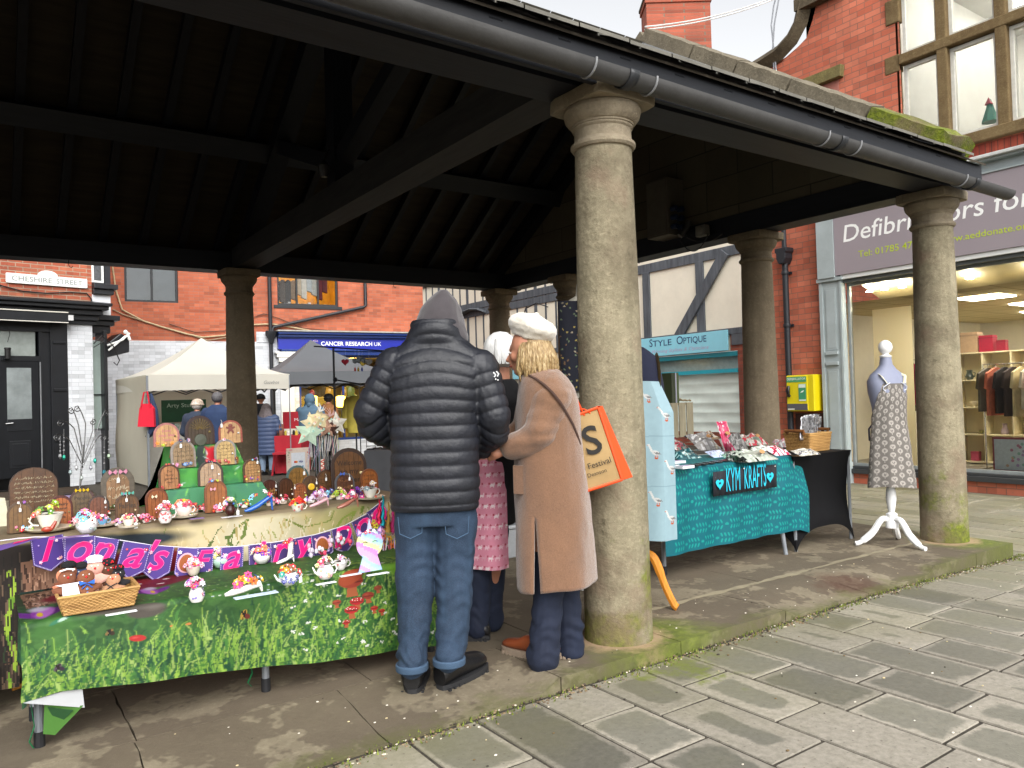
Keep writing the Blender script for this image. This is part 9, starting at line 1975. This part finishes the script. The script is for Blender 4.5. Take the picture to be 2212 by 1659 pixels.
# ================================================================ gazebos and stalls in the market behind
def gazebo(loc,rz,w,dp,zb,ze,zp,m,label,leg=STEEL,skew=.5,zg=-.12,K=1):
    SM=Matrix.Translation((0,0,EZ))@Matrix.Scale(K,4)@Matrix.Translation((0,0,-EZ)); zg=EZ-1.44/K; o=root('gazebo',(loc[0]*K,loc[1]*K,-.12),rz,label,'gazebo'); M=SM@rmat((loc[0],loc[1],0),rz); k=MB(); k.M=M; n_=14
    cx_,cy_=w*skew,dp/2
    def roof(a,b):
        def f(u,v): 
            e=(a[0]+(b[0]-a[0])*u,a[1]+(b[1]-a[1])*u); x=e[0]+(cx_-e[0])*v;y=e[1]+(cy_-e[1])*v; z=ze+(zp-ze)*(v**1.35); z-=.07*math.sin(u*PI)*(1-v)*v*2; return (x,y,z)
        k.grid(f,n_,n_)
    C4=[(0,0),(w,0),(w,dp),(0,dp)]
    for i in range(4): roof(C4[i],C4[(i+1)%4])
    k.build('canopy',m,o,60); k=MB(); k.M=M
    for i in range(4):
        a=C4[i];b=C4[(i+1)%4]; k.grid(lambda u,v:(a[0]+(b[0]-a[0])*u,a[1]+(b[1]-a[1])*u+.008*math.sin(u*14)*v,ze-(ze-zb)*v+.02*math.sin(u*PI)*v),12,3)
    k.build('valance',m,o,60)
    for a in C4: k=MB(); k.M=M; k.box(a[0]-.022 if a[0]>0 else .0,a[0] if a[0]>0 else .045,a[1]-.022 if a[1]>0 else .0,a[1]+.022,zg,ze-.02); k.build('leg',leg,o,0)
    k=MB(); k.M=M
    for i in range(4):
        a=Vector((*C4[i],0));b=Vector((*C4[(i+1)%4],0)); cc=Vector((w/2,dp/2,0)); a=a.lerp(cc,.05);b=b.lerp(cc,.05)
        for s in range(4): p=a.lerp(b,s/4);q=a.lerp(b,(s+1)/4); z1,z2=(ze-.12,ze-.40) if s%2 else (ze-.40,ze-.12); k.bar((p.x,p.y,z1),(q.x,q.y,z2),.02,.03); k.bar((p.x,p.y,z2),(q.x,q.y,z1),.02,.03)
    k.build('scissor_truss',mat('truss_dark','#3a3a3c',.5),o,0); return o,M
def canvas(nm,c,t=.35):
    n=N(nm); cc=n.ramp(n.noise(1.5,3),[(.3,tuple(v*.93 for v in lin(c))),(.7,c)]); n.base(cc); n.set(Roughness=.8); tl=n.n('BsdfTranslucent'); n.l(cc,tl.inputs[0]); mx=n.n('MixShader'); mx.inputs[0].default_value=t; n.l(n.b.outputs[0],mx.inputs[1]); n.l(tl.outputs[0],mx.inputs[2]); n.l(mx.outputs[0],n.out.inputs[0]); return n.m
WC=canvas('white_canvas','#dddace'); GC=mat('grey_canvas','#55585c',.75,var=.08,scale=1.5)
gl=at(315,800,d=16.8)
G1,M1=gazebo((gl.x,gl.y),R(4),3.27,2.9,1.70,2.06,3.02,WC,'white pop-up gazebo with a pointed roof and left side wall',K=.83)
k=MB(); k.M=M1; k.grid(lambda u,v:(-.01+.03*math.sin(v*7)*u,2.9*u,2.04-2.4*v),14,14); k.grid(lambda u,v:(3.27*u,2.9+.04*math.sin(u*20)*v,1.72-2.1*v),20,8); k.build('side_wall',canvas('canvas_wall','#cfcab8',.4),G1,60)
k=MB(); k.M=M1; k.text('Gazebos',(2.62,-.012,1.83),(1,0,0),(0,0,1),.11,shear=.3); k.build('logo',mat('logo_grey','#8d8d88',.7),G1,0)
gb=root('banner',M1@Vector((1.2,2.6,1.3)),R(4),'dark green banner lettered Arty Stuff inside the white gazebo','banner'); k=MB(); k.M=M1; k.box(1.0,2.1,2.70,2.72,.95,1.52); bb=k.build('cloth',mat('banner_green','#1f5238',.6,var=.3,scale=3),gb,0); k=MB(); k.M=M1; k.text('Arty Stuff by',(1.12,2.69,1.33),(1,0,0),(0,0,1),.15,wid=.85); k.build('lettering',mat('banner_letter','#b9cdbf',.6),bb,0,root=gb)
gt_=root('stall_table',M1@Vector((1.4,1.6,0)),R(4),'white cloth stall table of small craft prints inside the white gazebo','table'); k=MB(); k.M=M1; k.box(.3,2.9,1.2,2.0,-.40,.78); k.build('cloth',mat('stall_white','#b8b6ae',.8,var=.1),gt_,0,bev=.02)
rg=random.Random(8)
for i in range(16):
    x=.4+.15*i; h=rg.uniform(.12,.32); g=root('craft_print',M1@Vector((x,1.5,.8)),R(4),'small framed craft print on the white gazebo stall table','print','craft prints in the white gazebo'); k=MB(); k.M=M1; k.box(x-.05,x+.06,1.3+.1*(i%3),1.33+.1*(i%3),.78,.78+h,col=lin(rg.choice(['#d8d4cc','#c8c8d0','#b8a8b0','#e8e4dc','#2a3a6a','#a8b8b0']))); k.build('card',TR,g,0)
# red bag and others hanging from the front leg
rb=root('hanging_bag',at(315,885,d=16.7),0,'bright red tote bag hanging from the front corner of the white gazebo','bag'); k=MB()
q=[at(x,y,d=13.85) for x,y in ((297,922),(333,922),(331,882),(322,872),(308,872),(301,882))]; i0=k._a(q); i1=k._a([p+FWD*.07 for p in q]); n_=6
k.face(range(i0,i0+6)); k.face(list(range(i1,i1+6))[::-1]); [k.face((i0+j,i0+(j+1)%6,i1+(j+1)%6,i1+j)) for j in range(6)]; k.build('pouch',mat('red_felt','#d01030',.7,var=.05),rb,0); k=MB(); k.tube([at(304,882,d=13.86),at(311,848,d=13.87),at(318,846,d=13.87),at(324,880,d=13.86)],.03,8,flat=.5); k.build('handle',MATS['red_felt'],rb)
rb=root('hanging_bag',at(330,905,d=16.9),0,'navy and olive bag hanging just behind the red tote','bag'); k=MB(); k.tube([at(326,850,d=14.0),at(332,885,d=14.0),at(333,925,d=14.0),at(318,945,d=14.0)],[.02,.07,.10,.04],8); k.build('pouch',mat('navy_bag','#2b3c5c',.8,var=.3),rb)
# dark gazebo
gd=at(590,812,d=18.9); G2,M2=gazebo((gd.x,gd.y),R(-8),3.0,3.0,1.80,2.13,3.05,GC,'dark grey pop-up gazebo in front of the blue shop',mat('black_leg','#1a1a1c',.5),skew=.42,K=.86)
def stallbox(label,x0,x1,y0,y1,d,col,nm='stall_table',deep=.7,zb=-.12):
    a=at(x0,y0,d=d); b=at(x1,y0,d=d); zt_=at((x0+x1)/2,y0,d=d).z; U=(b-a); U.z=0; L_=U.length; U.normalize(); V=Vector((-U.y,U.x,0)); o=root(nm,(a.x,a.y,zb),0,label,'table'); k=MB(); c=Vector((a.x,a.y,0))
    P=[c,c+U*L_,c+U*L_+V*deep,c+V*deep]; n_=10
    k.poly([p+_Z*zt_ for p in P])
    for i in range(4):
        p,q=P[i],P[(i+1)%4]; nn=(q-p).cross(_Z).normalized()
        k.grid(lambda u,v:tuple(p.lerp(q,u)+_Z*(zt_-(zt_-zb-.03)*v)+nn*(.02*v*math.sin(u*17))),24,4)
    k.build('cloth',mat('cloth_'+col.strip('#'),col,.8,var=.08),o,50); return c,U,V,L_,zt_
c,U,V,L_,z=stallbox('table in a red cloth with a raised red back in front of the dark gazebo',592,650,941,1010,15.8,'#a01828')
k=MB(); q=c+V*.65; k.bar(q+_Z*.98,q+U*.75+_Z*.98,.04,.36); o=k.build('red_display_board',MATS['cloth_#a01828'.replace('#','')],None,0); tag(o,'red display board lettered MASTER standing on the red stall table','board'); 
k=MB(); k.text('MASTER',q+U*.25-V*.03+_Z*.96,U,_Z,.09,wid=.4); k.build('lettering',mat('board_white','#d8d8d8',.6),o,0)
for i in range(7):
    g=root('stall_jar',c+U*(.08+.085*i)+V*.2+_Z*z,0,'small jar or candle on the red stall table','jar','jars on the red stall'); k=MB(); k.lathe([(.03,0),(.03,.07),(.02,.08),(.02,.1)],c+U*(.08+.085*i)+V*(.15+.1*(i%2))+_Z*z,8,col=lin(rg.choice(['#d8d8d0','#c8b84a','#8a9a6a','#2a2a2a']))); k.build('glass_jar',TRG,g)
st=root('red_stool',c+Vector((0,-.3,0)),0,'low red stool under the red stall table','stool'); k=MB(); q=c-V*.15+U*.05; k.bar(q+_Z*.33,q+U*.35+_Z*.33,.3,.04); k.build('seat',MATS['cloth_a01828'],st,0)
for s in (0,.35): k=MB(); k.tube([q+U*s+_Z*.33,q+U*(s+(-.06 if s==0 else .06))-_Z*.12],.022,6); k.build('leg',MATS['cloth_a01828'],st)
# grey stall inside the far side of the hall, with rails and trays
c,U,V,L_,z=stallbox('stall table draped in plain mid grey cloth behind the large welcome door',786,900,972,1060,9.4,'#6d6e72',zb=0)
for i in range(10):
    p=c+U*(.05+.062*i)+V*(.15+.12*(i%3)); g=root('jewellery_tray',p+_Z*z,0,'small tray of silver jewellery on the grey stall table','tray','trays of jewellery on the grey stall'); k=MB(); k.box(p.x-.03,p.x+.03,p.y-.05,p.y+.05,z,z+.015,col=lin('#2a2c30')); [k.ball((p.x+rg.uniform(-.02,.02),p.y+rg.uniform(-.04,.04),z+.02),.007,5,col=lin('#d8d8d8')) for _ in range(6)]; k.build('tray',TR,g,0)
rk=root('wire_rack',c+V*.7,0,'silver wire grid rack standing at the back of the grey stall','rack'); k=MB()
for i in range(7): k.tube([c+V*.6+U*(-.08+.11*i)+_Z*z,c+V*.6+U*(-.08+.11*i)+_Z*(z+.72)],.005,5)
for j in range(7): k.tube([c+V*.6+U*-.08+_Z*(z+.02+.115*j),c+V*.6+U*.58+_Z*(z+.02+.115*j)],.005,5)
k.build('grid',MATS['chrome'],rk)
ts=root('tee_stand',at(726,975,d=9.0),0,'thin black T shaped stand hung with felt mobiles behind the wand vase','stand'); A=at(720,752,d=9.0);B=at(727,985,d=9.0); B2=B.copy(); B2.z=0; B2.x=A.x;B2.y=A.y
k=MB(); k.tube([A,B2],.013,8); k.lathe([(.16,0),(.16,.02),(.02,.03)],B2,16); k.build('pole',PIPE,ts); k=MB(); k.tube([at(678,748,d=9.0),at(860,760,d=9.0)],.009,6); k.tube([at(722,820,d=8.99),at(790,832,d=9.05)],.009,6); k.ball(at(724,820,d=8.97),.03,8); k.build('cross_bar',PIPE,ts)
for px,py,c_,kd,l in ((746,782,'#a8283a','h','dark red felt heart hanging from the black stand'),(776,779,'#7d8288','c','grey felt cloud hanging from the black stand'),(797,782,'#8d8a88','h','grey felt heart at the right of the felt cloud'),(767,798,'#c04a44','d','red felt raindrop below the cloud'),(774,798,'#d8b83a','d','yellow felt raindrop below the cloud'),(782,798,'#2a3a9a','d','blue felt raindrop below the cloud')):
    p=at(px,py,d=8.98); g=root('felt_mobile',p,0,l,'felt decoration'); k=MB()
    if kd=='h': heart(k,p,.085,RT,_Z,-FWD,lin(c_),.02)
    elif kd=='c': [k.ball(p+RT*x+_Z*zz,(r_,.02,r_),8,col=lin(c_)) for x,zz,r_ in ((-.05,0,.035),(0,.01,.045),(.05,0,.035))]; k.ball(p+RT*.04-_Z*.03,(.035,.015,.035),8,col=lin('#d8b84a'))
    else: k.lathe([(0,.035),(.008,.015),(.014,-.008),(.008,-.022),(0,-.024)],p,8,col=lin(c_))
    k.tube([p+_Z*.03,at(px,755,d=9.0)],.0015,4,col=lin('#b8b8b8')); k.build('felt_shape',FELT,g,50)
jk=root('display_jacket',at(742,900,d=18.3),0,'pale yellow jacket on display inside the blue shop window','jacket'); k=MB(); q=at(745,0,d=18.3); L=lambda z:Vector((q.x,q.y,z)); loftm(k,[(L(.6),.2,.12),(L(1.0),.2,.12),(L(1.35),.22,.12),(L(1.48),.1,.08)],X=RT,Y=FWD); limb(k,[L(1.36)+RT*.2,L(1.0)+RT*.27,L(.75)+RT*.25],[.08,.07,.06]); limb(k,[L(1.36)-RT*.2,L(1.0)-RT*.27,L(.75)-RT*.25],[.08,.07,.06]); remeshed(k,'jacket',mat('yellow_fabric','#b3a445',.8,var=.2),jk,.015,3)
k=MB(); k.tube([L(-.12),L(.7)],.02,6); k.build('stand_pole',PIPE,jk)
# gazebo lamps glowing inside the dark tent
for px,py in ((676,868),(736,868)):
    p=at(px,py,d=20.3); g=root('shop_lamp',p,0,'small warm lamp glowing in the blue shop behind the dark gazebo','lamp','warm lamps inside the blue shop'); k=MB(); k.lathe([(.05,-.14),(.12,-.12),(.12,.14),(.05,.16)],p,10); k.build('shade',emis('warm_lamp','#ffc94a',6),g)
